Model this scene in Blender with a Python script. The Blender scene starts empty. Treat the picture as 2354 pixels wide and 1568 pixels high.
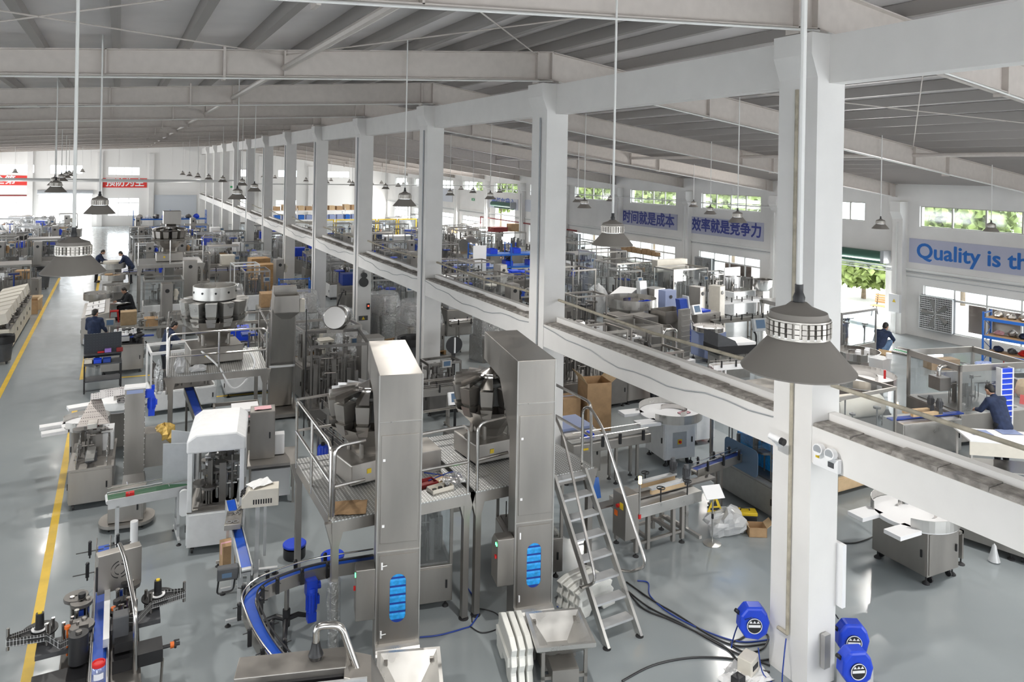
import bpy, bmesh, math, random
from math import sin, cos, pi, radians as R_
from mathutils import Vector as V, Matrix
S = bpy.context.scene
COL = S.collection
rnd = random.Random(7)

# ---------------------------------------------------------------- camera
CAM_H, FPX, YAW, ROLL = 6.15, 1700.0, R_(28.0), .018
CX, CY = 1177.0, 392.0
BAY = 6.3
_c, _s, _cr, _sr = cos(YAW), sin(YAW), cos(ROLL), sin(ROLL)
FW = V((_s, _c, 0)); RT = V((_cr*_c, -_cr*_s, _sr)); UP = V((-_sr*_c, _sr*_s, _cr))
cam = bpy.data.cameras.new('camera'); camo = bpy.data.objects.new('camera', cam); COL.objects.link(camo)
cam.sensor_width = 36; cam.sensor_fit = 'HORIZONTAL'; cam.lens = 36*FPX/2354
cam.shift_x = 0.0; cam.shift_y = -(784-CY)/2354
cam.clip_end = 500; cam.clip_start = .05
_m = Matrix.Identity(4)
for i in range(3):
    _m[i][0], _m[i][1], _m[i][2] = RT[i], UP[i], -FW[i]
_m[2][3] = CAM_H
camo.matrix_world = _m
S.camera = camo

# ---------------------------------------------------------------- light
S.view_settings.view_transform = 'Standard'; S.view_settings.look = 'None'
S.view_settings.exposure = 0.02; S.view_settings.gamma = 1.0; S.view_settings.use_curve_mapping = False
w = bpy.data.worlds.new('world'); S.world = w; w.use_nodes = True
w.node_tree.nodes['Background'].inputs[0].default_value = (.93, .97, 1.0, 1)
w.node_tree.nodes['Background'].inputs[1].default_value = 7.0
S.cycles.max_bounces = 6; S.cycles.diffuse_bounces = 4; S.cycles.glossy_bounces = 3
S.cycles.transmission_bounces = 6; S.cycles.transparent_max_bounces = 10
S.cycles.sample_clamp_indirect = 6.0
S.cycles.caustics_reflective = False; S.cycles.caustics_refractive = False
def area_light(name, loc, rot, sx, sy, power, col=(1, 1, 1)):
    l = bpy.data.lights.new(name, 'AREA'); l.shape = 'RECTANGLE'; l.size = sx; l.size_y = sy
    l.energy = power; l.color = col
    o = bpy.data.objects.new(name, l); COL.objects.link(o); o.location = loc; o.rotation_euler = rot
    return o

# daylight coming in through the openings of the hall
area_light('daylight_gate_far', (-4.4, 82.0, 2.0), (R_(-90), 0, 0), 4.3, 3.0, 900, (1, .98, .95))
for k, yy in enumerate((20.2, 54.0)):
    area_light('daylight_gate_right_%d' % k, (27.3, yy, 1.5), (0, R_(90), 0), 2.6, 3.2, 700, (1, .98, .95))

for k, yy in enumerate((54.5, 60.8, 67.1, 73.4, 78.5)):
    area_light('unseen_fill_left_%d' % k, (-13.3, yy, 2.0), (0, R_(-90), 0), 2.4, 4.8, 420, (1, .99, .97))  # fill added at the unseen left windows to brighten the far end
    area_light('daylight_window_right_%d' % k, (27.3, yy+2, 1.6), (0, R_(90), 0), 1.3, 4.2, 300, (1, .99, .97))
# unseen lights continuing the lamp rows, added to brighten the right hall
for xx in (12.6, 17.8, 23.0):
    for yy in (-.5, 6.2): area_light('unseen_row_light', (xx, yy, 5.0), (0, 0, 0), .3, .3, 150, (1, .97, .92))
# ---------------------------------------------------------------- pixel helpers (world point seen at a pixel of the 2354x1568 frame)
def _ray(px, py):
    return FW + RT*((px-CX)/FPX) - UP*((py-CY)/FPX)
def fp(px, py, h=0.0):
    d = _ray(px, py); t = (h-CAM_H)/d.z
    return V((d.x*t, d.y*t, h))
def xp(px, py, X):
    d = _ray(px, py); t = X/d.x
    return V((X, d.y*t, CAM_H+d.z*t))
def yp(px, py, Y):
    d = _ray(px, py); t = Y/d.y
    return V((d.x*t, Y, CAM_H+d.z*t))

# ---------------------------------------------------------------- materials
MATS = {}
def mat(name, col, rough=.5, metal=0.0, noise=0.0, nscale=8.0, bump=0.0, bscale=40.0, stretch=None, alpha=1.0, trans=0.0, emit=0.0, spec=.5, coat=0.0):
    m = bpy.data.materials.new(name); m.use_nodes = True
    nt = m.node_tree; b = nt.nodes['Principled BSDF']
    b.inputs['Base Color'].default_value = (*col, 1); b.inputs['Roughness'].default_value = rough
    b.inputs['Metallic'].default_value = metal; b.inputs['Specular IOR Level'].default_value = spec
    if coat: b.inputs['Coat Weight'].default_value = coat; b.inputs['Coat Roughness'].default_value = .08
    if emit:
        b.inputs['Emission Color'].default_value = (*col, 1); b.inputs['Emission Strength'].default_value = emit
    if alpha < 1: b.inputs['Alpha'].default_value = alpha
    if trans: b.inputs['Transmission Weight'].default_value = trans
    if noise or bump:
        tc = nt.nodes.new('ShaderNodeTexCoord'); mp = nt.nodes.new('ShaderNodeMapping')
        nt.links.new(tc.outputs['Object'], mp.inputs['Vector'])
        if stretch: mp.inputs['Scale'].default_value = stretch
    if noise:
        n = nt.nodes.new('ShaderNodeTexNoise'); n.inputs['Scale'].default_value = nscale; n.inputs['Detail'].default_value = 5
        nt.links.new(mp.outputs['Vector'], n.inputs['Vector'])
        r = nt.nodes.new('ShaderNodeMapRange')
        r.inputs['From Min'].default_value = .3; r.inputs['From Max'].default_value = .7
        r.inputs['To Min'].default_value = 1-noise; r.inputs['To Max'].default_value = 1+noise
        nt.links.new(n.outputs['Fac'], r.inputs['Value'])
        mx = nt.nodes.new('ShaderNodeVectorMath'); mx.operation = 'SCALE'; mx.inputs[0].default_value = col
        nt.links.new(r.outputs['Result'], mx.inputs['Scale']); nt.links.new(mx.outputs['Vector'], b.inputs['Base Color'])
        if metal:
            r2 = nt.nodes.new('ShaderNodeMapRange'); r2.inputs['From Min'].default_value = .3; r2.inputs['From Max'].default_value = .7
            r2.inputs['To Min'].default_value = rough-.07; r2.inputs['To Max'].default_value = rough+.1
            nt.links.new(n.outputs['Fac'], r2.inputs['Value']); nt.links.new(r2.outputs['Result'], b.inputs['Roughness'])
    if bump:
        n2 = nt.nodes.new('ShaderNodeTexNoise'); n2.inputs['Scale'].default_value = bscale; n2.inputs['Detail'].default_value = 3
        nt.links.new(mp.outputs['Vector'], n2.inputs['Vector'])
        bp = nt.nodes.new('ShaderNodeBump'); bp.inputs['Strength'].default_value = bump; bp.inputs['Distance'].default_value = .02
        nt.links.new(n2.outputs['Fac'], bp.inputs['Height']); nt.links.new(bp.outputs['Normal'], b.inputs['Normal'])
    MATS[name] = m
    return m
mat('steel', (.39, .37, .345), .38, .88, .10, 3.0, stretch=(1, 1, .25))
mat('steel_dark', (.20, .19, .18), .42, .8, .12, 3.0)
mat('steel_light', (.56, .55, .53), .32, .85, .06, 4.0)
mat('chrome', (.62, .60, .58), .2, 1.0)
mat('alu', (.62, .63, .64), .45, .6, .05)
mat('white', (.78, .79, .80), .4, noise=.04)
mat('ivory', (.70, .66, .58), .45, noise=.04)
mat('grey', (.38, .40, .42), .45, noise=.06)
mat('machine_grey', (.28, .28, .27), .4, .3, .08)
mat('dark', (.075, .078, .085), .45, noise=.1)
mat('black', (.018, .018, .020), .4)
mat('rubber', (.022, .022, .024), .7)
mat('blue_belt', (.012, .085, .50), .35, noise=.1)
mat('blue_deep', (.015, .05, .30), .45, noise=.1)
mat('blue', (.012, .06, .62), .3, noise=.08, spec=.6)
mat('blue_pale', (.28, .34, .55), .5)
mat('sky_blue', (.03, .32, .75), .3, noise=.25, nscale=20)
mat('rack_blue', (.02, .13, .50), .4)
mat('green_belt', (.035, .11, .055), .55, noise=.1)
mat('green', (.03, .35, .12), .5)
mat('red', (.60, .02, .02), .4)
mat('red_dark', (.22, .02, .02), .5)
mat('orange', (.75, .16, .02), .5)
mat('yellow', (.78, .55, .03), .5)
mat('gold', (.62, .42, .12), .4, .5, .2, 12)
mat('pink', (.75, .42, .46), .6)
mat('purple', (.30, .18, .55), .5)
mat('cardboard', (.42, .27, .145), .8, noise=.1)
mat('cardboard_pale', (.55, .40, .24), .8, noise=.08)
mat('wood', (.45, .27, .12), .6, noise=.25, nscale=4, stretch=(1, 8, 8))
mat('paper', (.86, .86, .86), .7)
mat('foam', (.80, .80, .76), .8, bump=.2)
mat('cloth_navy', (.020, .032, .075), .9, noise=.2, nscale=12, bump=.4, bscale=14)
mat('cloth_black', (.016, .018, .024), .9, noise=.2)
mat('jeans', (.12, .20, .33), .9, noise=.2)
mat('skin', (.50, .29, .20), .5)
mat('hair', (.012, .010, .009), .5)
mat('brush', (.19, .20, .21), .8)
mat('rust', (.42, .38, .30), .7, noise=.25)
mat('label_white', (.85, .85, .86), .5)
mat('screen', (.10, .16, .25), .12)
mat('lamp_on', (1.0, .60, .18), .3, emit=9.0)
mat('led_green', (.1, 1.0, .25), .3, emit=4.0)
mat('led_red', (1.0, .08, .04), .3, emit=3.0)
mat('led_white', (.85, .93, 1.0), .3, emit=7.0)
mat('led_blue', (.25, .50, 1.0), .3, emit=2.5)
mat('lamp_shade', (.30, .275, .25), .55, .25, .04)
mat('lamp_fin', (.50, .47, .43), .35, .7)
mat('plastic_frost', (.80, .81, .82), .35)
mat('emerald_paint', (.03, .10, .07), .5)

def clear_mat(name, tint, gloss=.10, alpha=.15, rough=.05, bump=0.0):
    """thin clear sheet: mostly see-through, a little gloss"""
    m = bpy.data.materials.new(name); m.use_nodes = True; nt = m.node_tree
    for n in list(nt.nodes): nt.nodes.remove(n)
    o = nt.nodes.new('ShaderNodeOutputMaterial'); t = nt.nodes.new('ShaderNodeBsdfTransparent'); t.inputs[0].default_value = (*tint, 1)
    g = nt.nodes.new('ShaderNodeBsdfGlossy'); g.inputs['Roughness'].default_value = rough; g.inputs[0].default_value = (.95, .95, .95, 1)
    d = nt.nodes.new('ShaderNodeBsdfDiffuse'); d.inputs[0].default_value = (.75, .76, .77, 1)
    m1 = nt.nodes.new('ShaderNodeMixShader'); m1.inputs[0].default_value = gloss
    m2 = nt.nodes.new('ShaderNodeMixShader'); m2.inputs[0].default_value = alpha
    nt.links.new(t.outputs[0], m1.inputs[1]); nt.links.new(g.outputs[0], m1.inputs[2])
    nt.links.new(m1.outputs[0], m2.inputs[1]); nt.links.new(d.outputs[0], m2.inputs[2]); nt.links.new(m2.outputs[0], o.inputs[0])
    if bump:
        tc = nt.nodes.new('ShaderNodeTexCoord'); n = nt.nodes.new('ShaderNodeTexNoise'); n.inputs['Scale'].default_value = 7; n.inputs['Detail'].default_value = 4; n.inputs['Distortion'].default_value = 1.5
        bp = nt.nodes.new('ShaderNodeBump'); bp.inputs['Strength'].default_value = bump; bp.inputs['Distance'].default_value = .06
        nt.links.new(tc.outputs['Object'], n.inputs['Vector']); nt.links.new(n.outputs['Fac'], bp.inputs['Height'])
        nt.links.new(bp.outputs[0], g.inputs['Normal']); nt.links.new(bp.outputs[0], d.inputs['Normal'])
    MATS[name] = m
clear_mat('glass', (.93, .95, .96), .08, .02)
clear_mat('acrylic', (.90, .92, .93), .12, .10)
clear_mat('frosted', (.9, .9, .9), .15, .55, .2)
clear_mat('film', (.92, .93, .94), .34, .09, .12, 1.0)

# ---------------------------------------------------------------- mesh kit
class MB:
    def __init__(s): s.v = []; s.f = []; s.sm = []
    def add(s, vs, fs, M=None, smooth=False):
        o = len(s.v)
        s.v += [tuple(M @ V(p)) for p in vs] if M is not None else [tuple(p) for p in vs]
        s.f += [tuple(i+o for i in f) for f in fs]; s.sm += [smooth]*len(fs)
        return s
    def box(s, x0, x1, y0, y1, z0, z1, M=None):
        return s.add([(x0, y0, z0), (x1, y0, z0), (x1, y1, z0), (x0, y1, z0), (x0, y0, z1), (x1, y0, z1), (x1, y1, z1), (x0, y1, z1)],
                     [(0, 3, 2, 1), (4, 5, 6, 7), (0, 1, 5, 4), (1, 2, 6, 5), (2, 3, 7, 6), (3, 0, 4, 7)], M)
    def cb(s, cx, cy, cz, sx, sy, sz, rz=0.0, M=None):
        if rz or M is not None:
            T = (M or Matrix.Identity(4)) @ Matrix.Translation((cx, cy, cz)) @ Matrix.Rotation(rz, 4, 'Z')
            return s.box(-sx/2, sx/2, -sy/2, sy/2, -sz/2, sz/2, T)
        return s.box(cx-sx/2, cx+sx/2, cy-sy/2, cy+sy/2, cz-sz/2, cz+sz/2)
    def frust(s, b, t, z0, z1, M=None):      # b, t = (x0,x1,y0,y1)
        return s.add([(b[0], b[2], z0), (b[1], b[2], z0), (b[1], b[3], z0), (b[0], b[3], z0), (t[0], t[2], z1), (t[1], t[2], z1), (t[1], t[3], z1), (t[0], t[3], z1)],
                     [(0, 3, 2, 1), (4, 5, 6, 7), (0, 1, 5, 4), (1, 2, 6, 5), (2, 3, 7, 6), (3, 0, 4, 7)], M)
    def prism(s, poly, a0, a1, axis='z', M=None):
        n = len(poly)
        def w(p, a): return {'z': (p[0], p[1], a), 'y': (p[0], a, p[1]), 'x': (a, p[0], p[1])}[axis]
        vs = [w(p, a0) for p in poly]+[w(p, a1) for p in poly]
        fs = [(i, (i+1) % n, n+(i+1) % n, n+i) for i in range(n)]+[tuple(range(n))[::-1], tuple(range(n, 2*n))]
        return s.add(vs, fs, M)
    def lathe(s, prof, c=(0, 0, 0), n=20, M=None, smooth=True):   # prof [(r,z)...], open or closed ends at r=0
        vs = []; fs = []
        for r, z in prof:
            for k in range(n):
                a = 2*pi*k/n; vs.append((c[0]+r*cos(a), c[1]+r*sin(a), c[2]+z))
        for i in range(len(prof)-1):
            for k in range(n):
                k2 = (k+1) % n; fs.append((i*n+k, i*n+k2, (i+1)*n+k2, (i+1)*n+k))
        return s.add(vs, fs, M, smooth)
    def cyl(s, p0, p1, r, n=10, r1=None, M=None, cap=True):
        p0, p1 = V(p0), V(p1); d = p1-p0
        if d.length < 1e-6: return s
        q = d.to_track_quat('Z', 'Y').to_matrix().to_4x4(); T = Matrix.Translation(p0) @ q
        if M is not None: T = M @ T
        r1 = r if r1 is None else r1; L = d.length
        vs = [(r*cos(2*pi*k/n), r*sin(2*pi*k/n), 0) for k in range(n)]+[(r1*cos(2*pi*k/n), r1*sin(2*pi*k/n), L) for k in range(n)]
        fs = [(k, (k+1) % n, n+(k+1) % n, n+k) for k in range(n)]
        s.add(vs, fs, T, True)
        if cap:
            o = len(s.v)-2*n
            s.f += [tuple(range(o+n-1, o-1, -1)), tuple(range(o+n, o+2*n))]; s.sm += [False, False]
        return s
    def tube(s, pts, r, n=8, M=None, close=False):
        pts = [V(p) for p in pts]; m = len(pts); vs = []; fs = []
        up = None
        for i, p in enumerate(pts):
            a = pts[i-1] if (i > 0 or close) else p; b = pts[(i+1) % m] if (i < m-1 or close) else p
            t = (b-a)
            t = t.normalized() if t.length > 1e-9 else V((0, 0, 1))
            if up is None: up = V((0, 0, 1)) if abs(t.z) < .9 else V((1, 0, 0))
            x = up.cross(t)
            if x.length < 1e-4: x = V((1, 0, 0)).cross(t)
            x.normalize(); y = t.cross(x).normalized(); up = y
            rr = r[i] if isinstance(r, (list, tuple)) else r
            for k in range(n):
                an = 2*pi*k/n; vs.append(p+x*(rr*cos(an))+y*(rr*sin(an)))
        for i in range(m if close else m-1):
            j = (i+1) % m
            for k in range(n):
                k2 = (k+1) % n; fs.append((i*n+k, i*n+k2, j*n+k2, j*n+k))
        s.add(vs, fs, M, True)
        if not close:
            o = len(s.v)-m*n
            s.f += [tuple(range(o+n-1, o-1, -1)), tuple(range(o+(m-1)*n, o+m*n))]; s.sm += [False, False]
        return s
    def ribbon(s, pts, h, th, M=None):      # upright band of height h along pts (z = its lower edge)
        pts = [V(p) for p in pts]; m = len(pts); vs = []; fs = []
        for i, p in enumerate(pts):
            t = pts[min(i+1, m-1)]-pts[max(i-1, 0)]; nx = V((-t.y, t.x, 0)); nx = nx.normalized()*th/2 if nx.length > 1e-9 else V((th/2, 0, 0))
            vs += [p+nx, p-nx, p-nx+V((0, 0, h)), p+nx+V((0, 0, h))]
        for i in range(m-1):
            a, b = i*4, i*4+4
            fs += [(a+k, a+(k+1) % 4, b+(k+1) % 4, b+k) for k in range(4)]
        fs += [(3, 2, 1, 0), tuple((m-1)*4+k for k in range(4))]
        return s.add(vs, fs, M)
    def flat(s, pts, wd, th, M=None):       # horizontal band of width wd along pts (belts, rails)
        pts = [V(p) for p in pts]; m = len(pts); vs = []; fs = []
        for i, p in enumerate(pts):
            t = pts[min(i+1, m-1)]-pts[max(i-1, 0)]; nx = V((-t.y, t.x, 0)).normalized()*wd/2
            vs += [p+nx, p-nx, p-nx-V((0, 0, th)), p+nx-V((0, 0, th))]
        for i in range(m-1):
            a, b = i*4, i*4+4
            fs += [(a+k, b+k, b+(k+1) % 4, a+(k+1) % 4) for k in range(4)]
        fs += [(0, 1, 2, 3), tuple((m-1)*4+k for k in range(3, -1, -1))]
        return s.add(vs, fs, M)
    def ball(s, c, r, n=10, sz=1.0, M=None):
        m = max(4, n//2); pr = [(max(r*sin(pi*i/m), 1e-4), -r*sz*cos(pi*i/m)) for i in range(m+1)]
        return s.lathe(pr, c, n, M)
    def build(s, name, material, parent=None, bevel=0.0, kind=None, label=None):
        me = bpy.data.meshes.new(name); me.from_pydata(s.v, [], s.f); me.validate(clean_customdata=False)
        if len(me.polygons) == len(s.sm): (me.polygons.foreach_set('use_smooth', s.sm), any(s.sm) and me.set_sharp_from_angle(angle=R_(42)))
        bm = bmesh.new(); bm.from_mesh(me); bmesh.ops.recalc_face_normals(bm, faces=bm.faces); bm.to_mesh(me); bm.free()
        me.materials.append(MATS[material] if isinstance(material, str) else material)
        o = bpy.data.objects.new(name, me); COL.objects.link(o)
        if parent is not None: o.parent = parent
        if bevel:
            b = o.modifiers.new('bevel', 'BEVEL'); b.width = bevel; b.segments = 2; b.limit_method = 'ANGLE'; b.angle_limit = R_(50)
        if kind: o['kind'] = kind
        if label: o['label'] = label
        return o
def tag(o, label, cat, group=None, kind=None):
    o['label'] = label; o['category'] = cat
    if group: o['group'] = group
    if kind: o['kind'] = kind
    return o
def thing(name, label, cat, loc=(0, 0, 0), rz=0.0, group=None):
    o = bpy.data.objects.new(name, None); COL.objects.link(o); o.location = loc; o.rotation_euler = (0, 0, rz); o.empty_display_size = .1
    return tag(o, label, cat, group)
def struct(name, mb, material, label=None):
    return mb.build(name, material, kind='structure', label=label)
CHILD = {}
def kids(o): return [c for c in list(bpy.data.objects) if c.parent == o]
def dup(src, loc, rz=None, label=None, group=None, tree=None):
    """copy of a thing with its parts and sub-parts; tree = its recorded children"""
    tr = tree or TREE(src)
    def cp(node, par):
        c = node[0].copy(); COL.objects.link(c)
        if par is not None: c.parent = par
        for ch in node[1]: cp(ch, c)
        return c
    r = cp(tr, None); r.location = loc
    if rz is not None: r.rotation_euler = (0, 0, rz)
    if label: r['label'] = label
    if group: r['group'] = group
    return r
def TREE(o):
    al = list(COL.objects)
    by = {}
    for c in al:
        if c.parent: by.setdefault(c.parent, []).append(c)
    def t(x): return (x, [t(y) for y in by.get(x, [])])
    return t(o)
def arc(cx, cy, r, a0, a1, n, z=0.0):
    return [(cx+r*cos(R_(a0+(a1-a0)*i/n)), cy+r*sin(R_(a0+(a1-a0)*i/n)), z) for i in range(n+1)]
def roundrect(w, h, r, n=5):
    out = []
    for cx, cy, a in ((w/2-r, h/2-r, 0), (-w/2+r, h/2-r, 90), (-w/2+r, -h/2+r, 180), (w/2-r, -h/2+r, 270)):
        out += [(cx+r*cos(R_(a+90*i/n)), cy+r*sin(R_(a+90*i/n))) for i in range(n+1)]
    return out
def bend(pts, r=.12, n=4):
    """polyline with rounded corners"""
    pts = [V(p) for p in pts]; out = [pts[0]]
    for a, b, c in zip(pts, pts[1:], pts[2:]):
        d1 = (a-b); d2 = (c-b); q = min(r, d1.length*.45, d2.length*.45); p1 = b+d1.normalized()*q; p2 = b+d2.normalized()*q
        for i in range(n+1):
            t = i/n; out.append(p1*(1-t)**2+b*(2*t*(1-t))+p2*t*t)
    return out+[pts[-1]]
def text(name, body, size, material, parent, loc, rot, extrude=.004, bold=.0, align='LEFT', xs=1.0):
    cu = bpy.data.curves.new(name, 'FONT'); cu.body = body; cu.size = size; cu.extrude = extrude; cu.align_x = align; cu.align_y = 'CENTER'; cu.resolution_u = 4
    tmp = bpy.data.objects.new('tmp_' + name, cu)
    src = bpy.data.meshes.new_from_object(tmp); bpy.data.objects.remove(tmp)
    vs = [v.co.copy() for v in src.vertices]; fs = [tuple(q.vertices) for q in src.polygons]; m = MB()
    for k, (dx, dy) in enumerate(((0, 0), (1, 0), (-1, 0), (0, 1), (0, -1), (.7, .7), (-.7, .7), (.7, -.7), (-.7, -.7)) if bold else ((0, 0),)):
        m.add([(v.x+dx*bold, v.y+dy*bold, v.z+k*.0002) for v in vs], fs)
    o = m.build(name, material, parent); o.location = loc; o.rotation_euler = rot; o.scale = (xs, 1, 1)
    return o
# ---------------------------------------------------------------- the hall
# floor: glossy grey-green epoxy
def floor_mat():
    m = bpy.data.materials.new('epoxy_floor'); m.use_nodes = True; nt = m.node_tree; b = nt.nodes['Principled BSDF']
    tc = nt.nodes.new('ShaderNodeTexCoord'); n = nt.nodes.new('ShaderNodeTexNoise'); n.inputs['Scale'].default_value = .35; n.inputs['Detail'].default_value = 6
    nt.links.new(tc.outputs['Object'], n.inputs['Vector'])
    cr = nt.nodes.new('ShaderNodeValToRGB'); cr.color_ramp.elements[0].position = .3; cr.color_ramp.elements[0].color = (.27, .30, .315, 1)
    cr.color_ramp.elements[1].position = .7; cr.color_ramp.elements[1].color = (.31, .34, .35, 1)
    nt.links.new(n.outputs['Fac'], cr.inputs[0])
    n2 = nt.nodes.new('ShaderNodeTexNoise'); n2.inputs['Scale'].default_value = 3.0; n2.inputs['Detail'].default_value = 6
    nt.links.new(tc.outputs['Object'], n2.inputs['Vector'])
    r = nt.nodes.new('ShaderNodeMapRange'); r.inputs['From Min'].default_value = .3; r.inputs['From Max'].default_value = .75; r.inputs['To Min'].default_value = .10; r.inputs['To Max'].default_value = .26
    nt.links.new(n2.outputs['Fac'], r.inputs['Value']); nt.links.new(r.outputs[0], b.inputs['Roughness'])
    nt.links.new(cr.outputs[0], b.inputs['Base Color'])
    n3 = nt.nodes.new('ShaderNodeTexNoise'); n3.inputs['Scale'].default_value = .8
    nt.links.new(tc.outputs['Object'], n3.inputs['Vector'])
    bp = nt.nodes.new('ShaderNodeBump'); bp.inputs['Strength'].default_value = .12; bp.inputs['Distance'].default_value = .05
    nt.links.new(n3.outputs['Fac'], bp.inputs['Height']); nt.links.new(bp.outputs[0], b.inputs['Normal'])
    return m
FAR = 82.3; WX = 27.5; XC = 7.33; RX = XC+.25
struct('floor', MB().box(-24, WX+.3, -6, FAR+.3, -.2, 0), floor_mat())
mat('line_paint', (.72, .47, .03), .4, noise=.12, nscale=3)
ln = MB()
for x0, y0, y1 in ((-2.68, 14, 46), (-.87, 4, 21.3), (-.83, 24.2, 46)): ln.box(x0-.06, x0+.06, y0, y1, 0, .003)
struct('trim_1', ln, 'line_paint')
ln = MB()
for a, b in (((170, 940), (206, 936)), ((275, 868), (352, 862)), ((350, 924), (640, 900)), ((815, 860), (880, 842)), ((1085, 862), (1120, 856))):
    p, q = fp(*a), fp(*b); ln.flat([p+V((0, 0, .003)), q+V((0, 0, .003))], .10, .003)
struct('trim_2', ln, 'line_paint')
mat('plaster', (.78, .765, .745), .75, noise=.03, nscale=2)
mat('plaster_cool', (.81, .795, .775), .75, noise=.05, nscale=.8)
mat('rough_mortar', (.30, .28, .26), .95, noise=.45, nscale=9, bump=.9, bscale=30)
mat('roof_sheet', (.84, .80, .79), .6, noise=.12, nscale=.5)
mat('roof_steel', (.60, .55, .51), .5, noise=.04)
# centre columns: the pier with its bracket head
def col_y(i): return (i+.056)*BAY
for i in range(-1, 13):
    y1 = col_y(i); y0 = y1-.58; x0 = XC; x1 = XC+.48
    if i < 1: continue
    m = MB().prism([(x0, 0), (x1, 0), (x1, 7.86), (x0-.11, 7.86), (x0-.11, 7.6), (x0, 7.33)], y0, y1, 'y')
    o = struct('column', m, 'plaster', 'white concrete column of the centre row')
# top beam and crane-height ledge beam of the centre row
struct('beam_upper', MB().box(XC+.2, XC+.46, -3, FAR, 7.27, 7.85), 'plaster')
lb = MB()
for i in range(0, 13):
    a = col_y(i) if i else -3; b = col_y(i+1)-.58 if i < 12 else FAR
    lb.box(XC+.01, XC+.42, a, b, 2.74, 3.17)
struct('beam_ledge', lb, 'plaster')
lt = MB(); lk = MB()
for i in range(0, 13):
    a = col_y(i) if i else -3; b = col_y(i+1)-.58 if i < 12 else FAR
    n = int((b-a)/.5); rr = random.Random(i)
    for k in range(n):
        q0 = a+(b-a)*k/n; q1 = a+(b-a)*(k+1)/n; z = 3.19+rr.random()*.035
        lt.frust((XC+.02, XC+.29, q0, q1), (XC+.03+rr.random()*.05, XC+.28, q0+.01, q1-.01*rr.random()), 3.17, z)
    lk.box(XC+.29, XC+.41, a, b, 3.17, 3.29)
struct('ledge_mortar', lt, 'rough_mortar'); struct('ledge_kerb', lk, 'plaster_cool')
# walls
def wall_with_holes(fixed, axis, u0, u1, z0, z1, holes, th):
    """wall on plane axis=fixed, thickness th; holes (u0,u1,z0,z1) non overlapping columns-wise"""
    m = MB(); us = sorted({u0, u1, *[h[0] for h in holes], *[h[1] for h in holes]})
    for a, b in zip(us, us[1:]):
        hs = sorted([h for h in holes if h[0] <= a+1e-6 and h[1] >= b-1e-6], key=lambda h: h[2]); z = z0
        for h in hs+[(0, 0, z1, z1)]:
            if h[2] > z+1e-6:
                m.box(fixed, fixed+th, a, b, z, h[2]) if axis == 'x' else m.box(a, b, fixed, fixed+th, z, h[2])
            z = h[3]
    return m
SB = 6.2                                             # bay of the right wall
def pil_y(i): return 18.62+(i-3)*SB                  # pilaster centre that rafter i lands on
UPW = []; LOW = []; GATES = []
for i in range(2, 13):
    a = pil_y(i)+.3
    if pil_y(i+1) > FAR-1: break
    if i == 2: UPW.append((a+.3, a+5.2, 4.25, 5.05)); LOW.append((a+.35, a+5.0, .35, 2.0))
    elif i == 3: UPW.append((a+1.4, a+4.4, 4.3, 5.08)); GATES.append((a+.4, a+5.2, 0, 2.75))
    elif i == 8: UPW.append((a+.8, a+4.9, 4.35, 5.1)); GATES.append((a+1.2, a+4.6, 0, 3.2))
    else: UPW.append((a+.85, a+5.0, 4.33, 5.12)); LOW.append((a+.85, a+5.1, .75, 2.05))
struct('wall_right', wall_with_holes(WX, 'x', -6, FAR, 0, 6.1, UPW+LOW+GATES, .3), 'plaster_cool')
FW_UP = [(-9.9, -7.0, 5.1, 5.9), (-5.75, -3.06, 5.05, 5.9), (-.9, 1.85, 5.0, 5.8), (10.8, 12.3, 5.0, 5.75), (15.2, 17.2, 5.0, 5.75), (20.5, 23, 5, 5.7)]
FW_LO = [(-9.9, -7.6, 1.0, 2.8), (-.9, 1.85, 1.0, 2.75), (10.8, 12.0, .9, 2.9), (15.0, 17.2, 1.0, 2.5)]
FW_G = [(-6.6, -2.25, 0, 3.1)]
struct('wall_far', wall_with_holes(FAR, 'y', -24, WX, 0, 8.6, FW_UP+FW_LO+FW_G, .3), mat('end_wall_lit', (.86, .845, .82), .7))  # wall colour whitened to stand in for light missing at the far end
BG = [(-10, -4, 0, 4.0), (-3, 3, 4.6, 6.2), (4, 8, 4.6, 6.4), (9, 16, 0, 5.2), (18, 25, 3.2, 5.3)]
struct('wall_back', wall_with_holes(-6.3, 'y', -24, WX, 0, 8.6, BG, .3), 'plaster')  # unseen wall, added to cut light from behind; openings placed for the light
LG = []
for k in range(14):
    a = -5+6.3*k; LG += [(a+.5, a+5.6, .5, 3.0), (a+.5, a+5.6, 4.3, 5.4)]
struct('wall_left', wall_with_holes(-13.5, 'x', -6, FAR, 0, 7.0, LG, .3), 'plaster')  # unseen wall, added with its window bands shaped for the side light
# pilasters
for i in range(2, 13):
    y = pil_y(i)
    if y > FAR-1: break
    struct('pilaster', MB().prism([(WX, 0), (WX-.32, 0), (WX-.32, 4.5), (WX-.5, 4.8), (WX-.5, 5.2), (WX, 5.2)], y-.22, y+.22, 'y'), 'plaster', 'white pilaster on the right hand wall')
for x in (-7.3, -1.6, 2.9, 7.6, 13.4, 18.6, 24):
    struct('pilaster', MB().box(x-.22, x+.22, FAR-.3, FAR, 0, 7.2 if x < 14 else 6.2), 'plaster', 'white pilaster on the far end wall')
pn = MB()
for k in range(28):
    x = -12+k*1.2; pn.box(x-.012, x+.012, FAR-.02, FAR, 5.95, 8)
struct('trim_3', pn, 'plaster_cool')
struct('trim_4', MB().box(3.2, 7.1, FAR-.06, FAR, 0, 3.06), mat('wall_panel', (.62, .65, .69), .6))
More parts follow.
